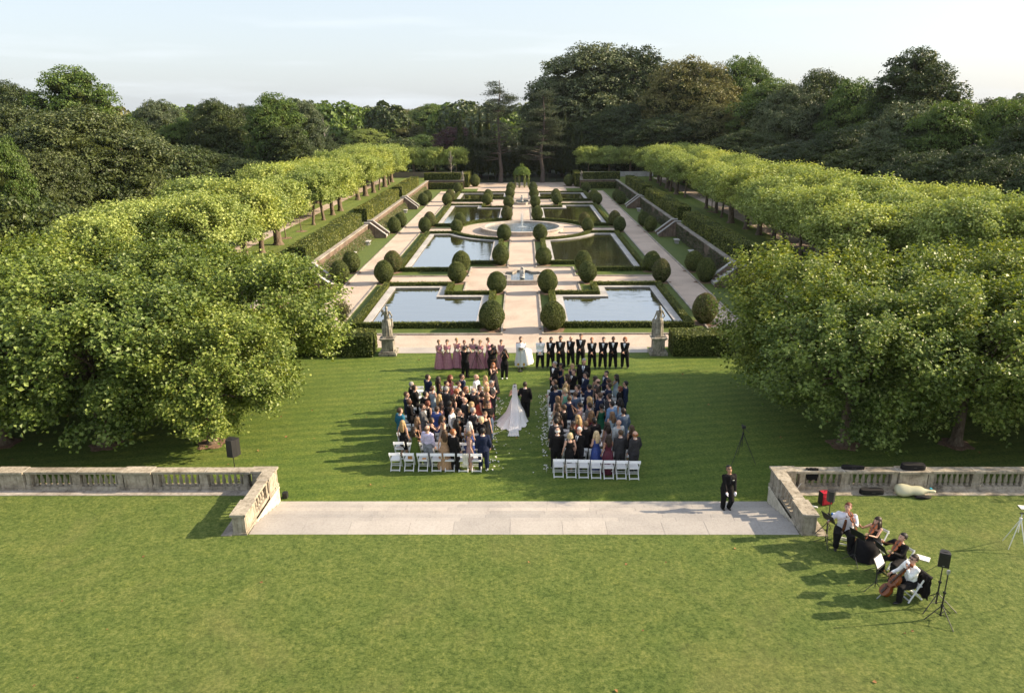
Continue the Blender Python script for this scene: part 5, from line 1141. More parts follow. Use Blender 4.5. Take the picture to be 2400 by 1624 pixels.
GUESTS = """
-5.15|32.95|1.84|m|suit:black|short|grey|l|down|60||grey-haired older man in dark suit, left block, fifth row from back, ninth from aisle
-4.93|32.62|1.84|m|suit:black|short|darkbrown|l|drink|75||man in black suit holding a drink, left block, fifth row from back, eighth from aisle
-4.55|34.05|1.85|m|suit:navy|short|darkbrown|l|clasp|50||dark-haired man in navy suit, left block, seventh row from back, sixth from aisle
-4.01|33.99|1.73|w|flowy:blackfloral|curlylong|darkbrown|d|clasp|70||curly-haired woman in black floral dress, left block, seventh row from back, fifth from aisle
-3.55|33.21|1.84|m|suit:black|buzz|darkbrown|l|down|60||close-cropped man in black suit, left block, sixth row from back, fourth from aisle
-3.50|34.26|1.73|w|fitted:redfloral|long|auburn|l|clasp|60||auburn-haired woman in red floral dress, left block, seventh row from back, fourth from aisle
-2.94|34.22|1.80|m|suit:navy|short|darkbrown|l|clasp|80|glasses|man with glasses in navy suit, left block, seventh row from back, third from aisle
-3.03|33.42|1.70|w|fitted:cream|updo|brown|l|down|70||woman with brown updo in cream dress, left block, sixth row from back, third from aisle
-2.22|33.96|1.86|m|suit:white:bluet|bald|brown|l|clasp|100|beard|bald bearded man in white jacket, left block, seventh row from back, second from aisle
-1.77|34.22|1.71|w|flowy:gold|long|blonde|l|phone|90||blonde woman in gold dress taking photo, left block, seventh row from back, first from aisle
-1.41|33.05|1.85|m|suit:charcoal|short|grey|l|clasp|110|glasses|grey-haired man with glasses and tie, left block, sixth row from back, first from aisle
-2.02|33.05|1.68|w|flowy:navy|bob|darkbrown|l|down|110||dark-haired woman in navy dress, left block, sixth row from back, second from aisle
-2.21|32.12|1.83|m|suit:charcoal|balding|grey|l|down|60||balding man in charcoal suit, left block, fifth row from back, third from aisle
-1.81|32.13|1.68|w|fitted:navy|bob|darkbrown|l|clasp|60||short dark-haired woman in navy, left block, fifth row from back, second from aisle
-1.57|32.68|1.70|w|flowy:burgundy|shorthair|blonde|l|phone|80||short-haired blonde woman in burgundy dress, left block, fifth row from back, first from aisle
-2.57|32.30|1.83|m|suit:black|short|ginger|l|clasp|90|beard,glasses|ginger bearded man in black suit, left block, fifth row from back, fourth from aisle
-2.71|31.92|1.80|m|suit:black|short|darkbrown|l|down|50||dark-haired man in plain black suit, left block, fourth row from back, third from aisle
-3.07|32.47|1.68|w|fitted:black|curlyshort|ginger|l|down|60||ginger curly-haired woman in black dress, left block, fifth row from back, fifth from aisle
-3.49|32.38|1.82|m|suit:charcoal|short|grey|l|down|60||grey-haired man in charcoal suit, left block, fifth row from back, sixth from aisle
-3.73|31.63|1.72|w|flowy:peach|long|blonde|l|clasp|40||wavy blonde woman in peach dress, left block, fourth row from back, fifth from aisle
-4.16|32.73|1.72|w|fitted:bluefloral|updo|brown|l|down|40||woman with updo in blue floral dress, left block, fifth row from back, seventh from aisle
-4.36|31.80|1.81|m|suit:black|short|black|l|down|30||man leaning forward in black suit, left block, fourth row from back, sixth from aisle
-5.17|31.68|1.85|m|suit:navy|short|brown|l|down|60|shades|brown-haired man in navy suit and sunglasses, left block, fourth row from back, seventh from aisle
-4.93|30.93|1.81|m|suit:black|bald|black|d|clasp|80||bald man in black suit, head bowed, left block, third row from back, eighth from aisle
-5.21|29.80|1.84|m|suit:teal|short|brown|l|down|50||man in teal blue suit, left block, second row from back, eighth from aisle
-4.32|30.26|1.81|m|suit:grey|short|darkbrown|l|clasp|100|shades,beard|bearded man in grey suit and sunglasses, left block, third row from back, seventh from aisle
-4.19|30.98|1.67|w|fitted:black|curlyshort|auburn|l|down|50||red-haired woman in black sleeveless dress, left block, third row from back, sixth from aisle
-3.55|30.58|1.72|w|flowy:mauve|long|darkbrown|m|clasp|80||dark-haired woman in pale mauve dress, left block, third row from back, fifth from aisle
-3.67|30.02|1.81|m|suit:royal|short|darkbrown|l|down|30||man in royal blue suit, left block, second row from back, sixth from aisle
-3.13|30.64|1.81|m|suit:black|short|black|d|down|30||black-haired man in black suit, left block, third row from back, fourth from aisle
-3.07|31.59|1.73|w|fitted:blackfloral|long|darkbrown|l|down|50||long-haired woman in black lace dress, left block, fourth row from back, fourth from aisle
-2.59|31.02|1.85|m|suit:charcoal|bald|grey|l|clasp|80||bald older man in charcoal suit, left block, third row from back, third from aisle
-2.01|31.63|1.69|w|flowy:coral|long|darkbrown|l|down|50||woman in coral red dress, left block, fourth row from back, second from aisle
-1.62|31.54|1.73|w|fitted:gold|long|lightbrown|l|down|50||woman in tan strapless dress, left block, fourth row from back, first from aisle
-2.22|30.82|1.70|w|flowy:black|long|blonde|l|down|60||blonde woman in black dress, left block, third row from back, second from aisle
-1.50|30.47|1.84|m|shirt:black:jeans|short|darkbrown|m|crossed|170|shades|man in black shirt, arms crossed, left block, third row from back, first from aisle
-2.99|29.87|1.81|m|shirt:white:black|short|darkbrown|l|down|100|shades|person in white striped shirt and sunglasses, left block, second row from back, fourth from aisle
-2.66|29.65|1.86|m|suit:black:bluet|short|darkbrown|l|face|100||man with hand on chin, left block, second row from back, third from aisle
-2.11|29.75|1.84|m|suit:charcoal|short|grey|l|clasp|80||grey-haired man in heavy charcoal jacket, left block, second row from back, second from aisle
-1.59|29.56|1.73|w|flowy:black|updo|lightbrown|l|down|150||woman in black turning to look back, left block, second row from back, first from aisle
-1.65|28.99|1.72|w|suitw:black|shorthair|paleblonde|l|down|50||pale blonde woman in black jacket, left block, first row from back, first from aisle
-3.35|29.24|1.69|w|flowy:creamfloral|curlylong|darkbrown|m|down|60||curly-haired woman in cream patterned dress, left block, second row from back, fifth from aisle
-3.80|28.98|1.69|w|fitted:black|shorthair|darkbrown|l|phone|80|glasses|short-haired woman in black holding phone, left block, first row from back, fourth from aisle
-4.34|29.14|1.68|w|fitted:black|long|lightbrown|l|down|40||long wavy-haired woman in black dress, left block, second row from back, seventh from aisle
-4.94|28.81|1.68|w|fitted:black|long|blonde|l|down|20||blonde woman in long black dress, left block, first row from back, fifth from aisle
-4.38|28.09|1.67|w|flowy:green|curlylong|darkbrown|m|face|50||woman in olive green dress, left block, first row from back, sixth from aisle
-3.81|27.95|1.82|m|shirt:lavender:greyp|balding|lightbrown|l|down|30||man in lavender shirt and grey trousers, left block, first row from back, fifth from aisle
-3.14|27.75|1.71|w|flowy:tan|long|brown|l|down|10||woman in long tan dress, left block, first row from back, fourth from aisle
-2.69|27.59|1.80|m|suit:black|short|ginger|l|down|40||ginger-haired man in black suit, left block, first row from back, third from aisle
-2.69|28.85|1.71|w|fitted:black|long|black|d|down|40||woman with long black hair, left block, first row from back, third from aisle
-2.20|28.65|1.69|w|flowy:royal|long|silver|l|down|30||silver-haired woman in royal blue dress, left block, first row from back, second from aisle
-2.11|27.64|1.69|w|fitted:pinklace|ponytail|lightbrown|l|down|70||woman with ponytail in pink lace dress, left block, first row from back, second from aisle
-1.56|27.64|1.85|m|suit:navy|short|black|l|down|350||tall man in navy suit, left block, first row from back, first from aisle
1.59|36.05|1.83|m|tux|short|grey|l|clasp|215||grey-haired man in tuxedo, right block, ninth row from back, first from aisle
1.98|36.14|1.69|w|fitted:navy|bob|black|m|clasp|220||woman in navy off-shoulder dress, right block, ninth row from back, second from aisle
2.51|36.03|1.70|w|fitted:navy|shorthair|blonde|l|clasp|200||short-haired blonde woman in navy dress, right block, ninth row from back, third from aisle
3.05|36.15|1.93|m|suit:black:bluet|short|grey|l|down|185|big|large man in black three-piece suit, right block, ninth row from back, fourth from aisle
2.46|34.85|1.80|m|suit:black|short|brown|l|clasp|240||brown-haired man in black suit, right block, seventh row from back, second from aisle
2.12|34.43|1.73|w|flowy:blackfloral|long|darkbrown|l|down|280||long-haired woman in dark patterned dress, right block, seventh row from back, first from aisle
3.06|34.46|1.80|m|suit:navy:bluet|short|black|l|clasp|240|shades|man in navy suit and sunglasses, right block, seventh row from back, third from aisle
3.47|34.15|1.71|w|fitted:taupe|bob|darkbrown|m|clasp|270||dark-haired woman in taupe dress, right block, seventh row from back, fourth from aisle
3.56|33.40|1.85|m|suit:black|balding|darkbrown|l|down|290||balding man in black suit, right block, sixth row from back, third from aisle
4.05|34.66|1.80|m|suit:navy:bluet|short|black|l|clasp|250||tall man with pale tie, right block, seventh row from back, fifth from aisle
4.06|33.70|1.72|w|fitted:black|updo|brown|l|clasp|280||woman with brown updo in black, right block, sixth row from back, fourth from aisle
4.52|34.40|1.69|w|fitted:bluefloral|long|black|m|phone|270||woman in light blue floral dress, right block, seventh row from back, sixth from aisle
4.76|33.05|1.83|m|suit:navy|short|black|l|down|280|shades|man in navy suit at outer edge, right block, sixth row from back, fifth from aisle
4.46|32.79|1.67|w|suitw:black|shorthair|auburn|l|down|290||short auburn-haired woman in black jacket, right block, fifth row from back, seventh from aisle
3.99|32.93|1.80|m|suit:navy|short|darkbrown|l|clasp|290||dark-haired man in navy suit, right block, fifth row from back, sixth from aisle
1.43|33.39|1.81|m|suit:black:bluet|short|brown|l|clasp|270||brown-haired man in black suit at aisle, right block, sixth row from back, first from aisle
1.54|32.51|1.86|m|suit:navy|short|black|l|down|330||black-haired man in navy suit, right block, fifth row from back, first from aisle
2.02|33.28|1.68|w|flowy:black|curlylong|blonde|l|down|320||wavy blonde woman in black dress, right block, sixth row from back, second from aisle
1.95|32.43|1.72|w|flowy:mint|bun|paleblonde|l|down|310||blonde woman with bun, mint dress, right block, fifth row from back, second from aisle
2.48|32.57|1.86|m|suit:navy|short|darkbrown|l|clasp|290||clean-shaven man in navy suit, right block, fifth row from back, third from aisle
3.00|32.56|1.86|m|suit:navy|short|black|l|drink|310||man in navy suit holding a glass, right block, fifth row from back, fourth from aisle
3.46|32.72|1.69|w|fitted:black|long|darkbrown|l|down|290||long-haired woman in black dress, right block, fifth row from back, fifth from aisle
2.35|31.76|1.82|m|suit:steel|buzz|brown|l|down|340||close-cropped man in steel blue suit, right block, fourth row from back, third from aisle
1.57|31.51|1.70|w|flowy:mint|long|lightbrown|l|down|320||brown-haired woman in mint green dress, right block, fourth row from back, first from aisle
2.01|31.13|1.85|m|suit:navy|short|brown|l|down|340||broad man in bright navy suit, right block, fourth row from back, second from aisle
1.50|30.64|1.68|w|fitted:gold|long|brown|m|down|330||long-haired woman in tan dress, right block, third row from back, first from aisle
1.74|30.06|1.84|m|suit:black|short|brown|l|face|300|glasses|man with glasses in black suit, right block, third row from back, second from aisle
2.49|30.68|1.72|w|flowy:palepink|updo|darkbrown|m|phone|300||woman in pale pink dress raising phone, right block, third row from back, third from aisle
2.95|31.34|1.72|w|fitted:royal|curlylong|blonde|l|down|290||wavy blonde woman in royal blue, right block, fourth row from back, fourth from aisle
2.89|30.46|1.80|m|suit:grey|short|darkbrown|l|down|300||dark-haired man in grey suit, right block, third row from back, fourth from aisle
3.39|31.45|1.86|m|suit:navy|short|brown|l|down|300||light brown-haired man in dark navy suit, right block, fourth row from back, fifth from aisle
3.82|31.47|1.81|m|suit:charcoal|short|darkbrown|l|down|300||dark-haired man in charcoal suit, right block, fourth row from back, sixth from aisle
3.84|30.51|1.82|m|suit:lightblue|short|black|l|down|330||man in light blue suit, right block, third row from back, sixth from aisle
4.35|31.18|1.71|w|fitted:paleblue|curlylong|black|m|down|300||woman in pale blue strapless dress, right block, fourth row from back, seventh from aisle
4.26|29.62|1.86|m|suit:steel|short|darkbrown|m|down|330||man in steel blue suit, right block, second row from back, fifth from aisle
3.38|30.52|1.69|w|flowy:emerald|bun|black|m|down|340||woman in emerald dress, flower in hair, right block, third row from back, fifth from aisle
1.49|29.53|1.73|w|fitted:black|curlylong|darkbrown|l|down|330||dark curly-haired woman in black, right block, second row from back, first from aisle
2.28|29.26|1.70|w|flowy:coral|curlylong|blonde|l|down|320||curly blonde woman in coral dress, right block, second row from back, second from aisle
2.90|29.84|1.69|w|fitted:burgundy|long|lightbrown|m|down|340||woman in burgundy dress with bare back, right block, second row from back, third from aisle
3.76|29.70|1.69|w|fitted:bluefloral|long|lightbrown|l|down|340||woman in pale blue sequinned gown, right block, second row from back, fourth from aisle
1.36|28.62|1.81|m|suit:charcoal|short|black|l|down|350||black-haired man in charcoal suit, right block, first row from back, first from aisle
2.07|28.71|1.67|w|fitted:darkgreen|updo|darkbrown|d|down|230||smiling woman in dark green dress, right block, first row from back, second from aisle
2.51|28.35|1.81|m|suit:black|short|lightbrown|l|down|320||light brown-haired young man in black suit, right block, first row from back, third from aisle
2.93|28.67|1.84|m|suit:black:pink|short|black|d|down|330||black-haired man in black suit, pink collar, right block, first row from back, fourth from aisle
3.82|28.39|1.86|m|suit:palegrey|bald|grey|l|down|320|big|bald man in pale grey suit, right block, first row from back, sixth from aisle
3.44|28.57|1.68|w|fitted:pinklace|curlylong|darkbrown|m|down|320||curly-haired woman in pink sequinned dress, right block, first row from back, fifth from aisle
1.34|27.70|1.80|m|suit:black|balding|white|l|down|350||white-haired man in black suit from behind, right block, first row from back, first from aisle
1.82|27.34|1.73|w|fitted:black|curlyshort|paleblonde|l|down|340||short curly blonde woman in black dress, right block, first row from back, second from aisle
2.25|27.66|1.83|m|suit:black|short|white|l|clasp|220||white-haired man looking back, black suit, right block, first row from back, third from aisle
2.96|27.64|1.69|w|flowy:royal|long|paleblonde|l|face|330||platinum blonde woman in royal blue dress, right block, first row from back, fourth from aisle
3.37|27.33|1.68|w|flowy:burgundy|long|darkbrown|m|down|340||dark long-haired woman in burgundy dress, right block, first row from back, fifth from aisle
3.88|27.51|1.84|m|suit:charcoal|buzz|brown|l|down|345||close-cropped man in charcoal suit, right block, first row from back, sixth from aisle
4.33|28.14|1.72|w|fitted:black|long|brown|m|down|320||brown long-haired woman in black, right block, first row from back, seventh from aisle
4.42|27.36|1.83|m|suit:charcoal|balding|ginger|l|down|335||ginger balding man in charcoal suit, right block, first row from back, seventh from aisle
"""
for ln in GUESTS.strip().split('\n'):
    q = ln.split('|')
    if len(q) < 12: continue
    person(float(q[0]), float(q[1]), 0., float(q[2]), q[3], q[4], q[5], q[6], q[7], q[8], float(q[9]), q[10], q[11], 'wedding guests in the left block of seats' if float(q[0]) < 0 else 'wedding guests in the right block of seats')
# bridesmaids
FLW_W = plain('white_flowers', (.75, .73, .66), .7); FLW_G = plain('bouquet_green', (.08, .14, .04), .7)
def bouquet(x, y, z, lab):
    r = empty('bouquet', (x, y, z), 0, lab, 'bouquet', 'bridesmaids\' bouquets'); rs = np.random.RandomState(int(abs(x)*50)); m = M(); g = M()
    for k in range(16):
        d = rs.normal(0, 1, 3); d /= np.linalg.norm(d); m.ell(d*.065, (.03, .03, .028), 7, 5)
    for k in range(10): d = rs.normal(0, 1, 3); d /= np.linalg.norm(d); g.leaves(np.array([d*.10]), np.array([d]), .08, 0, rs)
    g.tube([(0, .0, -.16), (0, 0, 0)], .015, 6); m.build('flowers', FLW_W, r); g.build('stems', FLW_G, r)
BM = [(-4.66, 40.3, 1.66, 'lightbrown', 'updo', 140, 'bouquet', 'first from the left'), (-4.22, 40.3, 1.67, 'brown', 'updo', 165, 'bouquet', 'second from the left'), (-3.7, 40.45, 1.70, 'blonde', 'updo', 170, 'face', 'third, hand raised to her face'), (-3.24, 40.35, 1.60, 'auburn', 'updo', 160, 'bouquet', 'fourth, half hidden by the man in black'),
      (-2.8, 40.35, 1.70, 'darkbrown', 'updo', 175, 'bouquet', 'fifth, behind the camera tripod'), (-2.36, 40.3, 1.63, 'lightbrown', 'updo', 180, 'bouquet', 'sixth from the left'), (-1.88, 40.45, 1.72, 'lightbrown', 'updo', 130, 'clasp', 'seventh, bending her head behind the photographer'), (-1.2, 40.3, 1.64, 'brown', 'updo', 190, 'clasp', 'eighth, nearest the altar table')]
for x, y, h, hc_, hs_, fc, po, lb in BM:
    person(x, y, 0, h+.04, 'w', 'maxi:dusty', hs_, hc_, 'l', po, fc, '', 'bridesmaid in dusty mauve gown, ' + lb, 'bridesmaids standing in a row')
    if po != 'clasp': 
        a = rad(fc); fx, fy = math.sin(a), math.cos(a); bouquet(x + fx*.36, y + fy*.36, 1.12, 'white flower bouquet of the bridesmaid, ' + lb)
# groom and groomsmen
GM = [(.98, 1.80, 'brown', 'short', 'l', 'suit:white:bow', 'groom in white dinner jacket and black trousers', 'beard'), (1.58, 1.82, 'black', 'short', 'm', 'suit:black:bow', 'bearded groomsman in black tuxedo, next to the groom', 'beard'), (2.17, 1.90, 'black', 'short', 'm', 'suit:black:bow', 'tallest groomsman in black tuxedo, third in the line', 'beard'),
      (2.74, 1.78, 'grey', 'bald', 'l', 'suit:black:bow', 'bald older groomsman in black tuxedo', ''), (3.28, 1.90, 'brown', 'short', 'l', 'suit:black:bow', 'groomsman standing slightly back, fifth in the line', ''), (3.92, 1.80, 'ginger', 'short', 'l', 'suit:black:bow', 'sixth man in the line of tuxedos, short reddish hair', 'beard'),
      (4.5, 1.80, 'darkbrown', 'short', 'l', 'suit:black:bow', 'seventh man in the line of tuxedos, head turned down', ''), (5.08, 1.84, 'black', 'buzz', 'd', 'suit:black:bow', 'dark-skinned groomsman in black tuxedo, eighth in the line', ''), (5.76, 1.80, 'ginger', 'curlyshort', 'l', 'suit:black:bow', 'last groomsman on the right, longer reddish blond hair', '')]
LEGS_W = [(Vector((.12, .02, .49)), Vector((.15, -.02, .085))), (Vector((-.12, .02, .49)), Vector((-.15, -.02, .085)))]
SKG = Skel('m', 'clasp', legs=LEGS_W, tilt=-.15)
for i, (x, h, hc_, hs_, skn, of, lb, ex) in enumerate(GM):
    person(x, 40.3 + (.35 if i in (3, 4) else 0), 0, h, 'm', of, hs_, hc_, skn, 'clasp', 190+R.uniform(-8, 14), ex, lb, 'groom and groomsmen in a line', sk=SKG, key='groom')
# priest with white vestments, book and cross, microphone, table
SKP = Skel('m', 'book', tilt=-.25)
p = person(-.08, 40.3, 0, 1.86, 'm', 'none', 'short', 'brown', 'l', 'book', 178, 'beard', 'priest in white vestments holding an open book', None, sk=SKP, key='priest')
for c in list(p.children):
    if c.name.startswith('dress'): bpy.data.objects.remove(c)
m = M(); n = 40; vs = []; rows = [(1.45, .09, .085, 0), (1.40, .18, .13, 0), (1.25, .215, .165, .02), (1.0, .215, .18, .05), (.7, .235, .19, .06), (.4, .265, .215, .07), (.16, .29, .23, .08)]
for z, rx, ry, fo in rows:
    for j in range(n): a = 2*math.pi*j/n; q = 1+fo*math.sin(8*a+z); vs.append((rx*q*math.cos(a), ry*q*math.sin(a), z))
m.add(vs, [(i*n+j, (i+1)*n+j, (i+1)*n+(j+1) % n, i*n+(j+1) % n) for i in range(len(rows)-1) for j in range(n)])
for i in (0, 1): m.tube([SKP.sh[i], SKP.el[i], SKP.wr[i]], [.07, .08, .08], 12)
VEST = fabric('vestment', (.78, .80, .84), .8, .05, 6, .2, .015); m.build('vestment', VEST, p, True)
GOLD = plain('gold_trim', (.55, .33, .06), .4); m = M()
for x in (-.14, .14): m.cbox((x, .222, .30), (.10, .02, .14))
m.build('gold_square', GOLD, p)
def at_person(o, pt): return o.matrix_basis @ Vector(pt)
m = M(); m.cbox((0, .33, 1.23), (.26, .02, .19), rot=Matrix.Rotation(rad(-40), 4, 'X')); q = m.build('open_book', [plain('book_page', (.62, .6, .52), .7)]); q.matrix_basis = p.matrix_basis.copy(); tag(q, 'open book in the hands of the priest', 'book')
m = M(); m.cbox((.0, .41, 1.24), (.018, .018, .30)); m.cbox((0, .41, 1.30), (.17, .018, .018)); q = m.build('cross', [SHOEB]); q.matrix_basis = p.matrix_basis.copy(); q.location.x -= .11; tag(q, 'dark cross held in front of the priest', 'cross')
BLK = plain('black_metal', (.014, .014, .015), .45, .5); BLKP = plain('black_plastic', (.022, .021, .022), .5, .45); GREYM = plain('grey_metal', (.35, .36, .38), .35, .6, .6)
r = empty('microphone_stand', (-.12, 39.75, 0), 0, 'slim microphone stand on a round base in front of the priest', 'microphone stand'); m = M(); m.lathe([(.15, 0), (.15, .02), (.03, .04)], n=20); m.build('base', BLK, r); m = M(); m.tube([(0, 0, .03), (0, 0, 1.3)], .011, 6); m.build('pole', GREYM, r); m = M(); m.tube([(0, 0, 1.28), (0, .05, 1.36)], [.018, .024], 8); m.build('microphone', BLK, r)
r = empty('round_table', (.10, 41.25, 0), 0, 'round table under a white cloth behind the priest', 'table'); m = M(); n = 48; vs = []
for z, q_ in ((.76, .001), (.76, .42), (.74, .44), (.5, .46), (.25, .50), (.02, .54)):
    for j in range(n): a = 2*math.pi*j/n; fo = (0 if z > .7 else .05*(.75-z)/.75); q = q_*(1+fo*math.sin(10*a)); vs.append((q*math.cos(a), q*math.sin(a), z))
m.add(vs, [(i*n+j, (i+1)*n+j, (i+1)*n+(j+1) % n, i*n+(j+1) % n) for i in range(5) for j in range(n)]); m.build('tablecloth', [fabric('table_linen', (.8, .78, .76), .8, .04, 6)], r, True); m = M(); m.lathe([(.02, .02), (.03, .7), (.4, .72), (.4, .745)], n=24); m.build('table_frame', BLK, r)
# photographers
LBACK = None
person(-3.12, 38.75, 0, 1.80, 'm', 'polo:black', 'bun', 'black', 'l', 'camera', 25, 'beard', 'cameraman in black with hair bun at the left tripod')
person(-1.68, 39.0, 0, 1.82, 'm', 'polo:black', 'buzz', 'black', 'd', 'camera', 150, 'big', 'photographer in black polo aiming a camera', None)
person(-.98, 38.55, 0, 1.70, 'w', 'suitlike:black' if 0 else 'polo:black', 'curlylong', 'darkbrown', 'm', 'camera', 172, '', 'woman photographer in black with white sneakers, camera at her eye', None, shoe=SHOEW)
person(-1.46, 36.3, 0, 1.68, 'w', 'flowy:blackfloral', 'long', 'ginger', 'l', 'phone', 150, '', 'ginger-haired woman in navy lace dress by the aisle')
def tripod(x, y, z, h, feet, lab, head='camera', col=None, name='tripod', grp=None):
    col = col or BLK; r = empty(name, (x, y, z), 0, lab, name.replace('_', ' '), grp)
    for fx, fy in feet:
        m = M(); m.tube([(0, 0, h*.86), (fx*.5, fy*.5, h*.43), (fx, fy, 0)], [.018, .014, .009], 6); m.build('leg', col, r)
    m = M(); m.tube([(0, 0, h*.45), (0, 0, h)], .014, 6); m.cbox((0, 0, h*.86), (.07, .07, .06)); m.build('column', col, r)
    m = M()
    if head == 'camera': m.cbox((0, 0, h+.07), (.14, .10, .11)); m.tube([(0, .05, h+.07), (0, .2, h+.07)], [.04, .045], 10); m.tube([(0.05, -.05, h+.02), (.14, -.3, h-.05)], .01, 5)
    elif head == 'small': m.cbox((0, 0, h+.04), (.06, .04, .08)); m.cbox((0, .03, h+.05), (.03, .02, .03))
    elif head == 'phone': m.cbox((0, 0, h+.03), (.13, .03, .06), rot=Matrix.Rotation(rad(70), 4, 'X'))
    m.build('camera' if head != 'phone' else 'phone_holder', BLKP, r); return r
tripod(-2.5, 39.3, 0, 1.45, ((-.45, -.55), (.55, -.15), (.1, .5)), 'black video tripod in front of the bridesmaids')
tripod(-1.5, 39.35, 0, 1.45, ((-.5, -.1), (.4, -.35), (.1, .5)), 'black tripod beside the photographer in the polo')
tripod(8.95, 28.35, 0, 1.45, ((-.52, -.45), (.52, -.35), (.02, .55)), 'black camera tripod alone on the shaded right lawn')
r = empty('audio_stand', (-2.9, 38.7, 0), 0, 'thin short stand beside the cameraman with the bun', 'stand'); m = M(); m.tube([(0, 0, 0), (.03, 0, .75)], .010, 5); m.ell((0, 0, .01), (.06, .06, .015)); m.build('pole', BLK, r); m = M(); m.ell((.03, 0, .78), (.025, .025, .04)); m.build('head', GREYM, r)
# bride and escort
SKB = Skel('w', 'linkarm', arms=[(.30, .16, 1.10), (-.2, .26, 1.08)])
b = person(-.33, 33.15, 0, 1.68, 'w', 'fitted:white', 'updo', 'darkbrown', 'l', 'linkarm', 2, '', 'bride in strapless white lace gown with long veil', None, sk=SKB, key='bride')
for c in list(b.children):
    if c.name.startswith('dress') : bpy.data.objects.remove(c)
LACE = newmat('bridal_lace'); lm_, nt_, p_, _o = LACE; v_ = coords(nt_); n_ = noise(nt_, v_, 34, 5, .7); nt_.links.new(ramp(nt_, [(.42, (.60, .57, .56)), (.56, (.86, .84, .82))], n_), p_.inputs['Base Color']); p_.inputs['Roughness'].default_value = .75; bump(nt_, p_, n_, .01, .6)
m = M(); n = 72; vs = []; rows = [(1.25, .15, .118, 0, 0, 0), (1.2, .145, .115, 0, 0, 0), (1.07, .134, .104, 0, 0, 0), (1.0, .17, .14, 0, .01, .01), (.85, .22, .21, 0, .03, .03), (.6, .30, .33, -.06, .05, .05), (.35, .40, .47, -.18, .07, .07), (.15, .51, .65, -.33, .09, .1), (.05, .60, .80, -.50, .10, .12), (.02, .66, .92, -.66, .11, .14)]
for z, rx, ry, cy, fo, f2 in rows:
    for j in range(n):
        a = 2*math.pi*j/n; q = 1 + fo*(.7*math.sin(11*a+.5)+.4*math.sin(17*a+z)); yy = ry*q*math.sin(a) + cy; yy = min(yy, .32) if z < .6 else yy
        vs.append((rx*q*math.cos(a)*(1+.12*max(0, -math.sin(a))*(z < .3)), yy, z + .012*math.sin(13*a)*(z < .1)))
m.add(vs, [(i*n+j, (i+1)*n+j, (i+1)*n+(j+1) % n, i*n+(j+1) % n) for i in range(len(rows)-1) for j in range(n)]); m.v[-1][:, 0] -= .14*np.clip((.35-m.v[-1][:, 2])/.35, 0, 1)**1.3; m.build('gown', lm_, b, True)
VEIL = newmat('veil'); vm_, nt_, p_, _o = VEIL; p_.inputs['Base Color'].default_value = (.88, .86, .87, 1); p_.inputs['Alpha'].default_value = .66; p_.inputs['Roughness'].default_value = .8
m = M(); vs = []; k_ = 15; path = [(0, -.10, 1.76, .07), (0, -.135, 1.66, .095), (0, -.16, 1.45, .115), (0, -.19, 1.2, .125), (0, -.30, .9, .14), (0, -.50, .6, .16), (0, -.82, .35, .185), (0, -1.2, .17, .19), (0, -1.62, .06, .20), (0, -1.95, .03, .22), (0, -2.22, .025, .25)]
for i, (x, y, z, w) in enumerate(path):
    for j in range(k_): t = 2*j/(k_-1)-1; vs.append((x + w*t, y - .02*abs(math.sin(t*9+i*.3)) + .03*t*t*(i > 7) , z + (.015*math.sin(t*14+i*.5) if i > 3 else 0) + .01))
m.add(vs, [(i*k_+j, (i+1)*k_+j, (i+1)*k_+j+1, i*k_+j+1) for i in range(len(path)-1) for j in range(k_-1)]); m.build('veil', vm_, b, True)
LEGS_F = [(Vector((.09, .05, .49)), Vector((.09, -.06, .085))), (Vector((-.09, .05, .49)), Vector((-.09, .06, .085)))]
person(.16, 33.1, 0, 1.80, 'm', 'suit:black', 'short', 'darkbrown', 'l', 'escort', 4, '', 'man in black suit walking the bride down the aisle', None, sk=Skel('m', 'escort', legs=LEGS_F), key='escort')
# usher on the steps
LEGS_U = [(Vector((.10, .06, .52)), Vector((.10, .03, .13))), (Vector((-.10, .20, .47)), Vector((-.10, .02, .13)))]
SKU = Skel('m', 'down', arms=[(.13, .30, .86), (-.15, .30, .86)], tilt=-.55, lean=.22, legs=LEGS_U)
u = person(7.22, 24.15, .13, 1.80, 'm', 'suit:black', 'short', 'black', 'm', 'down', 172, 'shades', 'man in black with white gloves walking up the steps', None, sk=SKU, key='usher', fine=True, vox=.014)
for c in u.children:
    if c.name.startswith('shirt') or c.name.startswith('collar'): setmat(c, cloth('black'))
    if c.name.startswith('tie'): setmat(c, cloth('charcoal'))
m = M()
for i in (0, 1):
    d = (SKU.wr[i]-SKU.el[i]).normalized(); m.ell(SKU.wr[i] + d*.05, (.028, .043, .062), 10, 8, rot=d.to_track_quat('Z', 'X').to_matrix().to_4x4()); hand(m, SKU.wr[i], SKU.el[i], i == 0, 6, .4, 0, .012)
m.build('gloves', [fabric('white_glove', (.72, .72, .80), .8)], u, True)
m = M(); m.cbox(SKU.T((-.09, .155, 1.33)), (.06, .012, .018)); m.build('name_badge', [FLW_W], u)

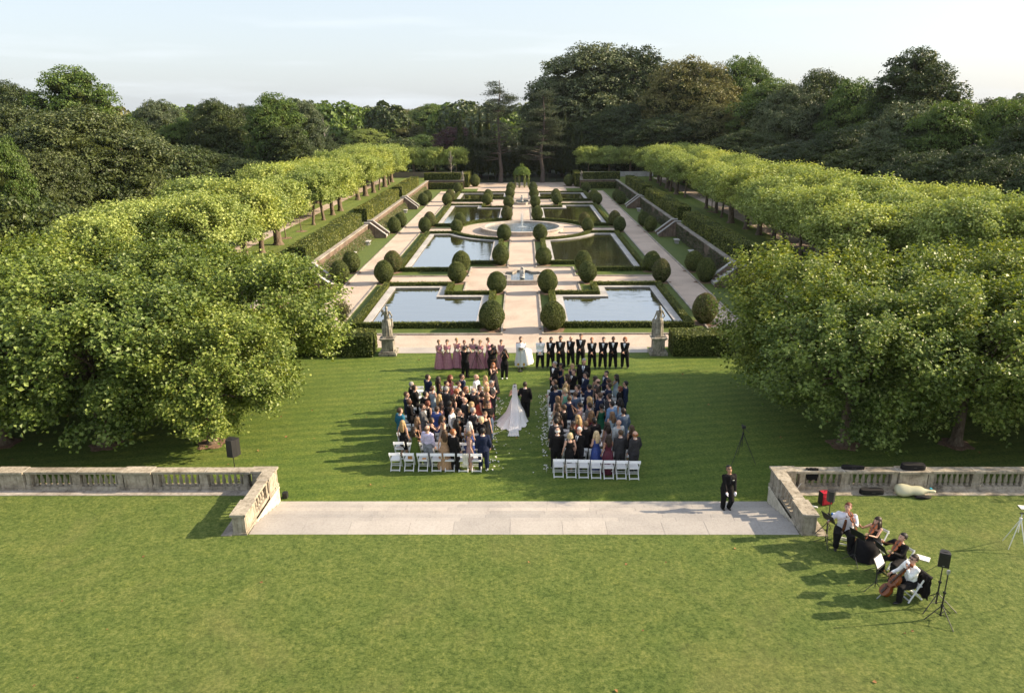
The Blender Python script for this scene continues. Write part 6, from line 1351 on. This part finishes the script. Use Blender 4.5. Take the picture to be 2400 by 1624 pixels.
# ---- folding chairs
WHITE = plain('white_resin', (.78, .78, .78), .45, .4, 0, .03)
def chair_parts():
    P = {}; W = .42
    m = M()
    for s in (1, -1): m.tube([(s*W/2, -.26, .80), (s*W/2, -.02, .42), (s*W/2, .23, .0)], [(.02, .03)]*3, 6, side=(1, 0, 0))
    m.cbox((0, .2, .055), (W, .022, .035)); m.cbox((0, .13, .17), (W, .018, .03)); P['front_frame'] = m
    m = M()
    for s in (1, -1): m.tube([(s*(W/2-.035), .16, .43), (s*(W/2-.03), -.24, .0)], [(.019, .028)]*2, 6, side=(1, 0, 0))
    m.cbox((0, -.215, .04), (W-.04, .024, .045)); P['rear_frame'] = m
    m = M(); m.box(-W/2+.02, W/2-.02, -.18, .22, .425, .45); m.box(-W/2+.035, W/2-.035, -.165, .205, .45, .475); P['seat'] = m
    m = M(); R3 = Matrix.Rotation(rad(-28), 4, 'X'); m.cbox((0, -.245, .755), (W+.03, .022, .115), rot=R3); P['backrest'] = m
    return {k: v.mesh(k, [WHITE]) for k, v in P.items()}
CP = chair_parts()
def chair(x, y, z, facing, label, group):
    r = empty('folding_chair', (x, y, z), -rad(facing), label, 'chair', group)
    for k, me in CP.items(): mobj(k, me, r)
    return r
onum = ['first', 'second', 'third', 'fourth', 'fifth', 'sixth', 'seventh']
XL = [-1.85, -2.38, -2.92, -3.46, -4.0, -4.56, -5.12]; XR = [1.42, 1.91, 2.40, 2.88, 3.37, 3.86, 4.35]
for s, X_, y0 in ((-1, XL, 27.62), (1, XR, 27.12)):
    sd = 'left' if s < 0 else 'right'
    for row in range(9):
        for i, x in enumerate(X_):
            y = y0 + (0 if row == 0 else 1.05 + (row-1)*.955) - .03*i*(1 if s > 0 else -.4)
            if row == 0: lab = 'white folding chair in the empty back row of the %s block, %s from the aisle' % (sd, onum[i])
            elif row == 1: lab = 'white folding chair in the second-last row, %s block, %s from aisle' % (sd, onum[i])
            elif row == 8: lab = 'white folding chair in the front row, %s block, %s from aisle' % (sd, onum[i])
            else: lab = 'white folding chair among the standing guests of the %s block' % sd
            j_ = .008 if row == 0 else .03; chair(x + R.uniform(-j_, j_), y + R.uniform(-j_, j_), 0, R.uniform(-80, 80)*j_, lab, 'white folding chairs, %s block' % sd)
# things on chairs
m = M(); m.cbox((0, 0, .10), (.17, .07, .17)); m.tube([(-.06, 0, .18), (0, 0, .25), (.06, 0, .18)], .006, 5); tag(m.build('handbag', [LEATHER], None, False, (-4.52, 27.6, .475)), 'tan leather handbag on an empty back-row chair', 'handbag')
m = M(); m.cbox((0, 0, .02), (.15, .06, .035)); tag(m.build('clutch', [plain('orange_clutch', (.7, .28, .03), .5)], None, False, (-3.95, 27.6, .477)), 'small orange clutch on an empty back-row chair', 'bag')
m = M(); rs = np.random.RandomState(3); vs = []
for i in range(10):
    for j in range(9): vs.append((-.11+.0275*j, -.30 - .02*math.sin(i*.7) + .012*math.sin(j*2.), .84 - .055*i + .01*rs.rand()))
m.add(vs, [(i*9+j, (i+1)*9+j, (i+1)*9+j+1, i*9+j+1) for i in range(9) for j in range(8)])
for j in range(18): m.tube([(-.11+.013*j, -.30, .35), (-.11+.013*j+rs.normal(0, .006), -.29, .22)], .004, 3)
tag(m.build('shawl', [fabric('ivory_shawl', (.70, .66, .58), .9, .1)], None, False, (-2.28, 27.62, 0)), 'ivory fringed shawl hanging over a back-row chair', 'shawl')
m = M(); m.cbox((0, 0, .012), (.30, .16, .02)); m.cbox((.03, .02, .03), (.18, .10, .02)); tag(m.build('folded_scarf', [pattern('scarf', (.6, .55, .5), [(.25, .2, .25), (.6, .55, .5)], 30)], None, False, (-5.1, 28.7, .477)), 'patterned scarf folded on the outermost second-row chair', 'scarf')
# white petals along both sides of the aisle
PET = newmat('petals'); pm_, nt_, p_, _o = PET; p_.inputs['Base Color'].default_value = (.82, .80, .78, 1); p_.inputs['Roughness'].default_value = .6
rs = np.random.RandomState(21); m = M()
for s, x0, y0, y1 in ((-1, -1.27, 27.4, 36.0), (1, 1.03, 27.7, 36.2)):
    cl = [(x0 + rs.normal(0, .05), y) for y in np.arange(y0, y1, .42) if mnoise.noise(Vector((s*3., y*.9, 0))) > -.18]
    for cx, cy in cl:
        for k in range(rs.randint(5, 12)):
            p = np.array([[cx + rs.normal(0, .13), cy + rs.normal(0, .18), rs.uniform(.01, .05)]]); m.leaves(np.repeat(p, 3, 0) + rs.normal(0, .018, (3, 3)), rs.normal(0, .5, (3, 3)) + [0, 0, .8], rs.uniform(.04, .07, 3), 0, rs, .5, .25)
for k in range(30): m.leaves(np.array([[rs.uniform(-1.2, 1.0), rs.uniform(27, 36), .02]]), np.array([[0, 0, 1.]]), .06, 0, rs, .5, .2)
tag(m.build('petals', [pm_]), 'white flower petals strewn along both sides of the aisle', 'petals', None, 'stuff')
# ================================================================== statues
def statue(x, y, lab, seed, right):
    r = empty('statue', (x, y, 0), 0, lab, 'statue', 'statues at the edge of the lawn')
    m = M(); m.box(-.52, .52, -.52, .52, 0, .16); m.box(-.45, .45, -.45, .45, .158, .24); m.box(-.34, .34, -.34, .34, .238, .92); m.box(-.40, .40, -.40, .40, .918, .98); m.box(-.46, .46, -.46, .46, .978, 1.05)
    for a, b, c, d in ((-.24, .24, -.352, -.34), (-.24, .24, .34, .352)): m.box(a, b, c, d, .34, .82)
    m.build('pedestal', STATUE, r)
    k = 1.04; arms = [(.24, .05, 1.05), (-.22, .26, 1.32)] if not right else [(.26, .12, .98), (-.30, .10, .95)]
    sk = Skel('w', 'down', arms=arms, head=.3 if right else -.35, tilt=-.15); m = M()
    n = 40; vs = []; T_ = sk.torso
    rows = [(0., .26, .23, .09), (.2, .25, .22, .09), (.5, .225, .20, .08), (.8, .21, .185, .06), (.93, .205, .17, .05), (1.0, .18, .14, .04), (1.07, .15, .118, .02), (1.2, .15, .125, .02), (1.33, .17, .12, .01), (1.40, .14, .09, 0), (1.45, .07, .06, 0)]
    for z, rx, ry, fo in rows:
        for j in range(n): a = 2*math.pi*j/n; q = 1+fo*(math.sin(10*a+seed+z*2)*.7+.5*math.sin(16*a+z*5)); vs.append((rx*q*math.cos(a)+.02*math.sin(z*3), ry*q*math.sin(a), z))
    m.add(vs, [(i*n+j, i*n+(j+1) % n, (i+1)*n+(j+1) % n, (i+1)*n+j) for i in range(len(rows)-1) for j in range(n)] + [tuple(range(n))[::-1], tuple((len(rows)-1)*n+j for j in range(n))])
    m.tube([(-.2, .0, 0), (-.24, .02, .5), (-.22, .03, .95)], [.10, .08, .06], 10)
    m.ell(sk.hc, (.082, .1, .12), 14, 10); m.ell(sk.hc + Vector((0, -.09, .04)), (.05, .045, .045)); m.tube([sk.nk - Vector((0, 0, .05)), sk.hc], [.055, .048], 10)
    m.tube([sk.hc + Vector((0, -.08, 0)), sk.hc + Vector((0, -.12, -.15)), sk.hc + Vector((0, -.13, -.32))], [(.06, .03), (.09, .04), (.06, .03)], 8, side=(1, 0, 0))
    for i in (0, 1): m.ell(sk.sh[i], (.06, .06, .06)); m.tube([sk.sh[i], sk.el[i], sk.wr[i]], [.052, .042, .03], 10); d = (sk.wr[i]-sk.el[i]).normalized(); m.ell(sk.wr[i]+d*.05, (.03, .03, .055))
    if right: m.tube([(-.30, .12, .0), (-.31, .12, .45), (-.30, .12, .92)], [.09, .06, .085], 10)
    else: m.ell(sk.wr[1] + Vector((0, .06, .06)), (.09, .08, .10)); m.tube([(.26, .04, 1.0), (.28, .0, .6), (.22, .0, .3)], [.06, .07, .04], 8)
    v, f = remesh(m, .016, 1); o = M(); o.add(v*np.array([k, k, k]) + np.array([0, 0, 1.12]), f); o.box(-.30, .30, -.28, .28, 1.048, 1.13); q = o.build('figure', STATUE, r, False); q.rotation_euler = (0, 0, rad(10)); return r
statue(-8.0, 43.0, 'weathered stone woman on a pedestal beside the left front hedge', 1, False)
statue(8.05, 42.95, 'weathered stone woman on a pedestal beside the right front hedge', 3, True)
def putti(x, y, z, lab, sc_=1.):
    m = M()
    m.ell((0, 0, .12), (.24, .22, .14)); m.ell((.03, 0, .30), (.17, .15, .16))
    for s in (1, -1):
        c = np.array([s*.10, .0, .0]); m.tube([c + [0, 0, .3], c + [0, 0, .52], c*.8 + [0, 0, .74]], [.10, .105, .08], 10); m.ell(c*.8 + [0, .02, .86], (.085, .09, .095)); m.tube([c + [s*.05, 0, .68], c + [s*.14, .05, .60], c + [s*.02, .1, .84 if s > 0 else .66]], [.04, .035, .028], 8); m.tube([c + [0, 0, .35], c + [s*.06, .10, .26], c + [s*.07, .08, .08]], [.07, .06, .04], 8)
    m.ell((0, 0, .98), (.12, .10, .06))
    v, f = remesh(m, .018, 1); o = M(); o.add(v*sc_, f); return tag(o.build('fountain_figure', [MAR], None, True, (x, y, z)), lab, 'statue')
MAR = stone('pale_marble', (.55, .53, .50), (.38, .36, .34), (.68, .66, .63), stain=.6, sc1=3)
putti(0, 63.4, .2, 'pale stone cherubs standing in the near small fountain'); putti(0, 122.3, .2, 'pale stone cherubs standing in the far small fountain')
for s in (-1, 1): 
    r = empty('statue', (s*11.3, 146.9, AZ), 0, 'small stone figure at the far %s corner hedge' % ('left' if s < 0 else 'right'), 'statue'); m = M(); m.box(-.25, .25, -.25, .25, 0, .5); m.box(-.3, .3, -.3, .3, .48, .56); m.build('pedestal', STATUE, r)
    m = M(); m.tube([(0, 0, .55), (0, 0, 1.0), (0, 0, 1.25), (0, 0, 1.42)], [.17, .14, .17, .07], 10); m.ell((0, 0, 1.56), (.08, .09, .11)); m.tube([(.15, 0, 1.35), (.24, 0, 1.1), (.12, .12, 1.0)], [.05, .04, .03], 8); m.tube([(-.15, 0, 1.35), (-.22, .05, 1.1), (-.2, 0, .9)], [.05, .04, .03], 8); m.build('figure', STATUE, r, True)
# low stone parapet at the far right and wooden fence at far left
m = M(); m.box(12, 26, 153.2, 153.6, AZ, AZ+.85); m.box(11.95, 26.05, 153.15, 153.65, AZ+.85, AZ+.95); tag(m.build('parapet', [COPING]), 'low pale parapet behind the far right hedge', 'wall')
m = M(); [m.box(-26 + i*.25, -26+i*.25+.22, 153.4, 153.45, AZ, AZ+1.1) for i in range(60)]; tag(m.build('board_fence', [WOODD]), 'dark board fence behind the far left hedge', 'fence')

# ================================================================== music group on the terrace
z0 = TZ
def loudspeaker(x, y, z, rz, size, lab, grille=True):
    r = empty('loudspeaker', (x, y, z), rz, lab, 'loudspeaker'); w, d, h = size; m = M()
    P = [(-w/2, d/2), (w/2, d/2), (w/2*.98, 0), (w/2*.6, -d/2), (-w/2*.6, -d/2), (-w/2*.98, 0)]; m.prism(P, 0, h); m.box(-w*.2, w*.2, -d*.12, d*.12, h, h+.012); m.build('cabinet', BLKP, r)
    m = M(); m.box(-w/2*.9, w/2*.9, d/2, d/2+.012, h*.06, h*.94); m.build('grille', BLK, r)
    m = M(); m.cbox((0, d/2+.014, h*.12), (w*.18, .006, h*.03)); m.build('nameplate', GREYM, r); return r
def spk_stand(x, y, z, h, feet, lab, hub=.45):
    r = empty('speaker_stand', (x, y, z), 0, lab, 'stand')
    m = M(); m.tube([(0, 0, .12), (0, 0, h*.6)], .021, 8); m.tube([(0, 0, h*.58), (0, 0, h)], .015, 8); m.build('pole', BLK, r)
    m = M(); m.cbox((0, 0, h*.6), (.06, .06, .06)); m.cbox((0, 0, hub), (.06, .06, .05)); m.cbox((0, 0, .15), (.05, .05, .04)); m.build('collar', BLK, r)
    for fx, fy in feet:
        m = M(); m.tube([(0, 0, hub), (fx, fy, 0)], .013, 6); m.tube([(0, 0, .15), (fx*.45, fy*.45, hub*.55)], .009, 5); m.build('leg', BLK, r)
    return r
spk_stand(11.38, 17.95, z0, 1.35, ((-.5, -.3), (.45, -.25), (.05, .5)), 'black tripod speaker stand right of the cellist'); loudspeaker(11.38, 17.95, z0+1.33, rad(155), (.27, .24, .42), 'black loudspeaker on the stand right of the cellist')
spk_stand(11.22, 17.42, z0, 1.40, ((-.42, .0), (.1, -.5), (.42, .25)), 'black stand with a small camera, nearest to the viewer'); m = M(); m.cbox((0, 0, 0), (.07, .05, .09)); m.cbox((0, .0, -.06), (.03, .03, .05)); tag(m.build('action_camera', [GREYM], None, False, (11.22, 17.42, z0+1.48)), 'small grey camera on top of the nearest stand', 'camera')
spk_stand(9.83, 21.72, z0, 1.25, ((-.45, -.05), (.3, .35), (-.15, -.5)), 'black speaker stand behind the big violinist'); loudspeaker(9.83, 21.72, z0+1.22, rad(-20), (.25, .22, .36), 'grey-black loudspeaker above the red suitcase')
spk_stand(-10.95, 25.95, 0, 1.45, ((-.45, -.2), (.45, -.2), (.0, .5)), 'speaker stand standing behind the left balustrade'); loudspeaker(-10.95, 25.95, 1.42, rad(-15), (.42, .38, .68), 'large black loudspeaker behind the left balustrade')
m = M(); m.prism([(-.09, -.1), (.09, -.1), (.09, .08), (-.04, .1), (-.09, .07)], 0, .22); m.cbox((0.05, 0, .15), (.10, .14, .02)); tag(m.build('floor_monitor', [BLKP], None, False, (-8.9, 25.3, 0)), 'small black box beside the left end of the steps', 'loudspeaker')
tripod(15.45, 21.0, z0, 1.15, ((-.18, .35), (.05, -.45), (-.3, -.15)), 'white tripod with a phone at the right picture edge', 'phone', plain('white_metal', (.7, .7, .7), .4))
# seats and musicians
def violin(name, lab, cat, M4, k=1., cello=False):
    V = newmat_once('violin_varnish', (.20, .055, .014), .25); V2 = newmat_once('violin_neck', (.04, .02, .015), .4)
    r = empty(name, (0, 0, 0), 0, lab, cat); r.matrix_basis = M4
    out = []
    for i in range(40):
        a = 2*math.pi*i/40; y = .178*math.cos(a); w = .085 + .018*math.cos(2*a) - .018*(1+math.cos(a))*.5; 
        if abs(y) < .05: w -= .028*(1-abs(y)/.05)
        out.append((w*math.sin(a)/max(.35, 1) * (1. if abs(math.sin(a)) > .3 else 1.) * 1.15, y))
    m = M(); th = .038 if not cello else .055; m.prism([(x*k, y*k) for x, y in out], 0, th*k); m.build('body', V, r)
    m = M(); m.cbox((0, .17*k, (th+.008)*k), (.024*k, .28*k, .012*k)); m.cbox((0, -.10*k, (th+.006)*k), (.03*k, .1*k, .01*k)); m.cbox((0, -.03*k, (th+.015)*k), (.045*k, .006*k, .03*k)); m.build('fingerboard', V2, r)
    m = M(); m.tube([(0, .17*k, .02*k), (0, .33*k, .03*k), (0, .38*k, .02*k)], [.014*k, .011*k, .012*k], 8); m.tube([(-.02*k, .385*k, .015*k), (.02*k, .385*k, .015*k)], .018*k, 10); m.tube([(-.035*k, .35*k, .02*k), (.035*k, .35*k, .02*k)], .005*k, 5); m.build('scroll', V, r)
    if cello: m = M(); m.tube([(0, -.17*k, .03*k), (0, -.30*k, .03*k)], .006*k, 6); m.build('endpin', GREYM, r)
    return r
def newmat_once(name, col, rough):
    return plain(name, col, rough, .5)
def frame(o, y, z):
    """matrix with origin o, local +y along y, local +z near z"""
    y = Vector(y).normalized(); z = Vector(z); z = (z - y*z.dot(y)).normalized(); x = y.cross(z); return Matrix(((x.x, y.x, z.x, o[0]), (x.y, y.y, z.y, o[1]), (x.z, y.z, z.z, o[2]), (0, 0, 0, 1)))
BOWM = plain('bow_wood', (.22, .09, .03), .4)
def bow(p0, p1, lab):
    m = M(); p0, p1 = Vector(p0), Vector(p1); d = (p1-p0).normalized(); u = d.orthogonal().normalized(); m.tube([p0, p0.lerp(p1, .5)-u*.01, p1], .006, 5); m.tube([p0 + u*.02, p1 + u*.02], .003, 3); m.cbox(p0 + u*.01 + d*.05, (.03, .03, .03)); tag(m.build('bow', [BOWM]), lab, 'bow')
def seated(x, y, facing, h, sex, outfit, hair, hc_, skin, arms, lab, key, extra='', head=0., tilt=-.2, lean=.05, kind='folding'):
    big = 1.28 if 'big' in extra else 1.
    sk = Skel(sex, 'down', sit=True, head=head, tilt=tilt, lean=lean, arms=arms, big=big)
    o = person(x, y, z0, h, sex, outfit, hair, hc_, skin, 'down', facing, extra, lab, 'string quartet on the terrace', sk=sk, key=key, fine=True, vox=.014)
    return o, sk
def wp(o, v): return o.matrix_basis @ Vector(v)
# 1 big man, white shirt, tie
VA = [(.42, .34, .95-.12), (-.20, .44, .93)]
o1, s1 = seated(10.17, 21.22, 205, 1.86, 'm', 'shirt:white:black', 'short', 'auburn', 'l', VA, 'heavy violinist in white shirt and patterned tie, seated', 'mus1', 'big', -.15, -.35)
setmat([c for c in o1.children if c.name.startswith('shirt')][0], fabric('pale_shirt', (.62, .62, .70), .8, .06, 8, .2, .02))
m = M(); pts = [s1.T((0, .125, 1.43)), s1.T((.01, .21, 1.28)), s1.T((.03, .25, 1.1)), s1.T((.05, .235, .92))]; m.tube([p+Vector((0, .01, 0)) for p in pts], [(.02, .006), (.035, .006), (.042, .006), (.03, .006)], 6, side=(1, 0, 0)); m.build('tie', [pattern('brown_tie', (.05, .02, .015), [(.35, .12, .03), (.05, .02, .015)], 40, .4)], o1)
def place_violin(o, sk, lab, blab, down=0.):
    chin = sk.hc + sk.hr @ Vector((-.05, .06, -.11)); scr = sk.wr[1] + Vector((0, .03, .03)); d = (scr-chin).normalized(); c = chin + d*.19; Mx = o.matrix_basis @ frame(c, d, Vector((-.35, .1, 1))); violin('violin', lab, 'violin', Mx, 1.05)
    b0 = wp(o, sk.wr[0] + Vector((0, .05, .0))); b1 = wp(o, c + Vector((0, 0, .06)) + (c - (sk.wr[0]))*.25); bow(b0, b1, blab)
place_violin(o1, s1, 'reddish violin under the chin of the heavy man in white shirt', 'bow in the hand of the heavy violinist')
chair(10.17, 21.25, z0, 205, 'white folding chair under the heavy violinist', 'chairs of the string quartet')
# 2 woman in black sequins
VB = [(.30, .36, .98), (-.12, .50, .90)]
o2, s2 = seated(10.85, 20.62, 240, 1.70, 'w', 'none', 'long', 'darkbrown', 'l', VB, 'woman violinist in black sequinned top and long black skirt', 'mus2', '', -.2, -.25, .1)
for c in list(o2.children):
    if c.name.startswith('dress'): bpy.data.objects.remove(c)
SEQ = pattern('black_sequins', (.02, .02, .022), [(.02, .02, .022), (.35, .33, .3)], 60, .5, .35)
m = M(); p, r_ = s2.tors(.88, 1.36, .012); m.tube(p, r_, 20, side=(1, 0, 0), cap=False); m.build('top', [SEQ], o2, True)
m = M(); n = 30; vs = []; rows = [((0, 0, .62), .17, .13), ((0, .05, .52), .22, .2), ((0, .27, .575), .30, .30), ((0, .36, .40), .33, .33), ((0, .38, .2), .36, .36), ((0, .40, .02), .40, .40)]
for (cx, cy, cz), rx, ry in rows:
    for j in range(n): a = 2*math.pi*j/n; q = 1+.05*math.sin(8*a+cz*9)*(cz < .45); vs.append((cx+rx*q*math.cos(a), cy+ry*q*math.sin(a), cz + (.04*math.sin(a) if cz > .4 else 0)))
m.add(vs, [(i*n+j, (i+1)*n+j, (i+1)*n+(j+1) % n, i*n+(j+1) % n) for i in range(len(rows)-1) for j in range(n)]); m.build('skirt', [cloth('black')], o2, True)
place_violin(o2, s2, 'orange-brown violin played by the woman in sequins', 'bow in the hand of the woman violinist')
chair(10.9, 20.66, z0, 240, 'white folding chair under the woman violinist', 'chairs of the string quartet')
# 3 man in black with violin
o3, s3 = seated(11.12, 19.6, 245, 1.78, 'm', 'shirt:black:black', 'short', 'black', 'l', VB, 'dark-haired violinist dressed all in black, seated', 'mus3', '', -.3, -.3, .12)
place_violin(o3, s3, 'brown violin played by the man in black', 'bow in the hand of the violinist in black')
chair(11.16, 19.62, z0, 245, 'white folding chair under the violinist in black', 'chairs of the string quartet')
# 4 cellist
VC_ = [(.22, .42, .70), (-.08, .24, 1.02)]
o4, s4 = seated(10.86, 18.42, 255, 1.80, 'm', 'shirt:white:black', 'short', 'darkbrown', 'l', VC_, 'cellist in white shirt with glasses, seated', 'mus4', 'glasses', 0, -.25, .08)
c0 = Vector((0.04, .50, .42)); d0 = Vector((-.17, -.50, .80)); violin('cello', 'brown cello between the knees of the man in white shirt', 'cello', o4.matrix_basis @ frame(c0, d0, Vector((0, .9, .5))), 2.0, True)
bow(wp(o4, (.42, .46, .66)), wp(o4, (-.25, .62, .60)), 'cello bow held by the cellist')
chair(10.9, 18.4, z0, 255, 'white folding chair under the cellist, black jacket on its back', 'chairs of the string quartet')
JKT = cloth('black')
def draped(name, lab, cat, P, w, drop1, drop2, mat, rz=0., seed=1):
    """cloth hung over an edge: P = centre of the edge"""
    rs = np.random.RandomState(seed); m = M(); nu, nv = 12, 14; vs = []; tot = drop1 + drop2
    for i in range(nv):
        t = i/(nv-1)*tot; 
        for j in range(nu):
            u = (j/(nu-1)-.5)*w*(1+.10*math.sin(i*.9)+.06*rs.normal()); 
            if t < drop1: y, z = .045+.02*math.sin(j*1.7), -(drop1-t)
            else: y, z = -.05-.025*abs(math.sin(j*1.3+i*.2)), -(t-drop1)
            if abs(t-drop1) < tot/nv: z = .02
            vs.append((u, y, z + (.03*math.sin(j*1.1) if i in (0, nv-1) else 0)))
    m.add(vs, [(i*nu+j, (i+1)*nu+j, (i+1)*nu+j+1, i*nu+j+1) for i in range(nv-1) for j in range(nu-1)])
    o = m.build(name, [mat], None, True, P, rz); sd_ = o.modifiers.new('thick', 'SOLIDIFY'); sd_.thickness = .025; return tag(o, lab, cat)
draped('jacket', 'black jacket hung over the back of the cellist\'s chair', 'jacket', (11.13, 18.32, z0+.84), .46, .18, .75, JKT, -rad(255)+0, 4)
draped('jacket', 'black jacket draped over the right balustrade', 'jacket', (10.45, 24.86, 1.385), .40, .12, .42, JKT, rad(0), 6)
# music stands
PAPER = newmat('sheet_music'); pp_, nt_, p_, _o = PAPER; v_ = coords(nt_, 'Object', (1, 1, 1)); w_ = N(nt_, 'ShaderNodeTexWave', Scale=14., Distortion=1.5, Detail=3.); w_.bands_direction = 'Y'; nt_.links.new(v_, w_.inputs['Vector']); nt_.links.new(ramp(nt_, [(.0, (.45, .45, .47)), (.25, (.78, .78, .78)), (1, (.8, .8, .8))], w_.outputs['Fac']), p_.inputs['Base Color'])
def mstand(x, y, h, face, lab):
    r = empty('music_stand', (x, y, z0), -rad(face), lab, 'music stand', 'music stands of the quartet'); m = M(); m.tube([(0, 0, .12), (0, 0, h)], .013, 7); m.build('pole', BLK, r)
    for k in range(3):
        a = k*2.094+.5; m = M(); m.tube([(0, 0, .28), (.34*math.cos(a), .34*math.sin(a), 0)], .010, 5); m.build('leg', BLK, r)
    R3 = Matrix.Rotation(rad(-28), 4, 'X'); m = M(); m.cbox((0, 0, h+.12), (.48, .012, .32), rot=R3); m.cbox((0, -.09, h-.02), (.48, .05, .012)); m.build('desk', BLK, r)
    for k in (-1, 1): m = M(); m.cbox((k*.11, 0, 0), (.21, .006, .28)); o = m.build('sheet_music', [pp_], r); o.location = (0, -.016, h+.125); o.rotation_euler = (rad(-28), 0, k*.03)
mstand(9.55, 21.1, .85, -114, 'black music stand of the heavy violinist'); mstand(10.05, 20.15, .85, -120, 'music stand between the woman violinist and the viewer, seen edge-on'); mstand(10.42, 19.45, .85, -102, 'music stand in front of the violinist in black, seen edge-on'); mstand(10.05, 18.72, .85, -42, 'music stand with white sheets facing the viewer')
# cases and bags
CASEB = plain('case_fabric', (.016, .015, .016), .8, .2); CREAM = plain('cream_case', (.46, .44, .30), .3, .5)
def case(name, lab, x, y, z, L, w, h, rz, mat, taper=.55):
    m = M(); P = []
    for i in range(28):
        a = 2*math.pi*i/28; c, s = math.cos(a), math.sin(a); X = L/2*math.copysign(abs(c)**.6, c); wy = w/2*(1-(1-taper)*(X/L+.5)) ; P.append((X, wy*math.copysign(abs(s)**.6, s)))
    m.prism(P, 0, h*.8); m.prism([(a*.94, b*.92) for a, b in P], h*.8, h); r = empty(name, (x, y, z), rz, lab, 'instrument case'); m.build('shell', [mat], r); m = M(); m.tube([(-.07, -w/2*.78, h*.5), (-.05, -w/2*.78-.04, h*.55), (.05, -w/2*.78-.04, h*.55), (.07, -w/2*.78, h*.5)], .012, 6); m.build('handle', BLK, r)
case('violin_case', 'slim black violin case lying on the right balustrade', 11.93, 24.93, 1.358, .80, .24, .12, rad(-6), CASEB, .45)
case('violin_case', 'thick oblong black case on the right balustrade', 14.08, 24.93, 1.36, .86, .34, .19, 0, CASEB, 1.)
case('violin_case', 'oblong black case on the paving below the right balustrade', 12.48, 24.45, z0+.025, .84, .30, .17, 0, CASEB, .95)
r = empty('cello_case', (13.93, 24.42, z0+.03), 0, 'pale cream cello case lying against the right balustrade', 'instrument case'); m = M()
st = [(-.66, .10, .10), (-.58, .21, .2), (-.40, .25, .24), (-.22, .22, .22), (-.05, .17, .2), (.10, .19, .2), (.26, .17, .18), (.36, .09, .13), (.5, .06, .1), (.66, .06, .09), (.72, .03, .06)]
m.tube([(x, 0, .15) for x, a, b in st], [(a, b*.62) for x, a, b in st], 18, side=(0, 1, 0)); o = m.build('shell', [CREAM], r, True); o.rotation_euler = (rad(38), 0, rad(-6)); o.location = (0, 0, .05)
m = M(); m.cbox((.62, -.02, .17), (.06, .10, .10)); m.build('tag', [plain('light_blue_tag', (.05, .35, .5), .5)], r)
m = M(); m.ell((0, 0, .05), (.30, .11, .06), 14, 8); m.tube([(-.2, 0, .08), (0, -.12, .1), (.25, .02, .06)], .015, 6); tag(m.build('soft_bag', [CASEB], None, True, (14.15, 24.12, z0)), 'limp black bag in front of the cream cello case', 'bag')
RED = plain('red_nylon', (.42, .01, .03), .6)
r = empty('suitcase', (10.55, 23.72, z0), rad(12), 'red suitcase standing in the corner of the right balustrade', 'suitcase'); m = M(); m.box(-.20, .20, -.12, .12, .03, .48); m.box(-.15, .15, -.15, -.12, .08, .36); m.build('shell', [RED], r); m = M(); m.tube([(-.07, 0, .48), (-.07, 0, .53), (.07, 0, .53), (.07, 0, .48)], .01, 6); [m.cbox((q, .08, .02), (.04, .05, .05)) for q in (-.17, .17)]; m.box(-.205, -.19, -.125, .125, .03, .485); m.box(.19, .205, -.125, .125, .03, .485); m.build('trim', [CASEB], r)
BLUE = plain('blue_box', (.03, .12, .40), .5); m = M(); m.box(-.13, .13, -.1, .1, 0, .07); m.box(-.08, .10, -.06, .07, .07, .074, 1); tag(m.build('blue_box', [BLUE, PET[0]], None, False, (10.62, 22.92, z0), rad(10)), 'blue and white box on the grass behind the heavy violinist', 'box')
r = empty('power_strip', (10.08, 23.52, z0), rad(-30), 'white power strip with cable on the grass by the right newel', 'power strip'); m = M(); m.cbox((0, 0, .02), (.28, .06, .035)); m.build('housing', [WHITE], r); m = M(); m.tube([(-.14, 0, .02), (-.3, .12, .01), (-.42, .35, .01), (-.62, .55, .01), (-.78, .75, .02), (-.62, 1.0, .3)], .008, 5); m.build('cable', [WHITE], r)
for (x, y, rz, lab) in ((12.25, 20.35, -35, 'white sheet folder lying on the grass behind the cellist'), (17.32, 23.45, -10, 'white paper on the grass at the right picture edge')):
    m = M(); m.cbox((0, 0, .012), (.38, .27, .02)); tag(m.build('folder', [PET[0]], None, False, (x, y, z0), rad(rz)), lab, 'folder')
BRN = plain('brown_bag', (.22, .09, .04), .6); m = M(); m.ell((0, 0, .14), (.17, .10, .15), 12, 8); m.tube([(-.1, 0, .25), (0, 0, .36), (.1, 0, .25)], .01, 5); tag(m.build('handbag', [BRN], None, True, (10.45, 20.95, z0)), 'brown bag on the grass beside the long black skirt', 'bag')
m = M(); m.tube([(10.95, 18.5, z0+.5), (11.1, 18.3, z0+.85), (11.36, 18.0, z0+1.36)], .006, 4); tag(m.build('cable', [BLK]), 'thin cable hanging from the loudspeaker right of the cellist', 'cable')
# fallen leaves
rs = np.random.RandomState(31); m = M(); n = 70; p = np.stack([rs.uniform(-26, 26, n), rs.uniform(25.6, 42, n), np.full(n, .02)], 1); m.leaves(p, rs.normal(0, .3, (n, 3)) + [0, 0, 1], rs.uniform(.08, .16, n), 0, rs)
q = 26; p = np.stack([rs.uniform(-14, 14, q), rs.uniform(12, 21, q), np.full(q, TZ+.02)], 1); m.leaves(p, rs.normal(0, .3, (q, 3)) + [0, 0, 1], rs.uniform(.06, .12, q), 0, rs)
tag(m.build('fallen_leaves', [plain('dry_leaf', (.30, .16, .07), .8, .1, 0, .3)]), 'a few dry leaves lying on the grass', 'leaves', None, 'stuff')
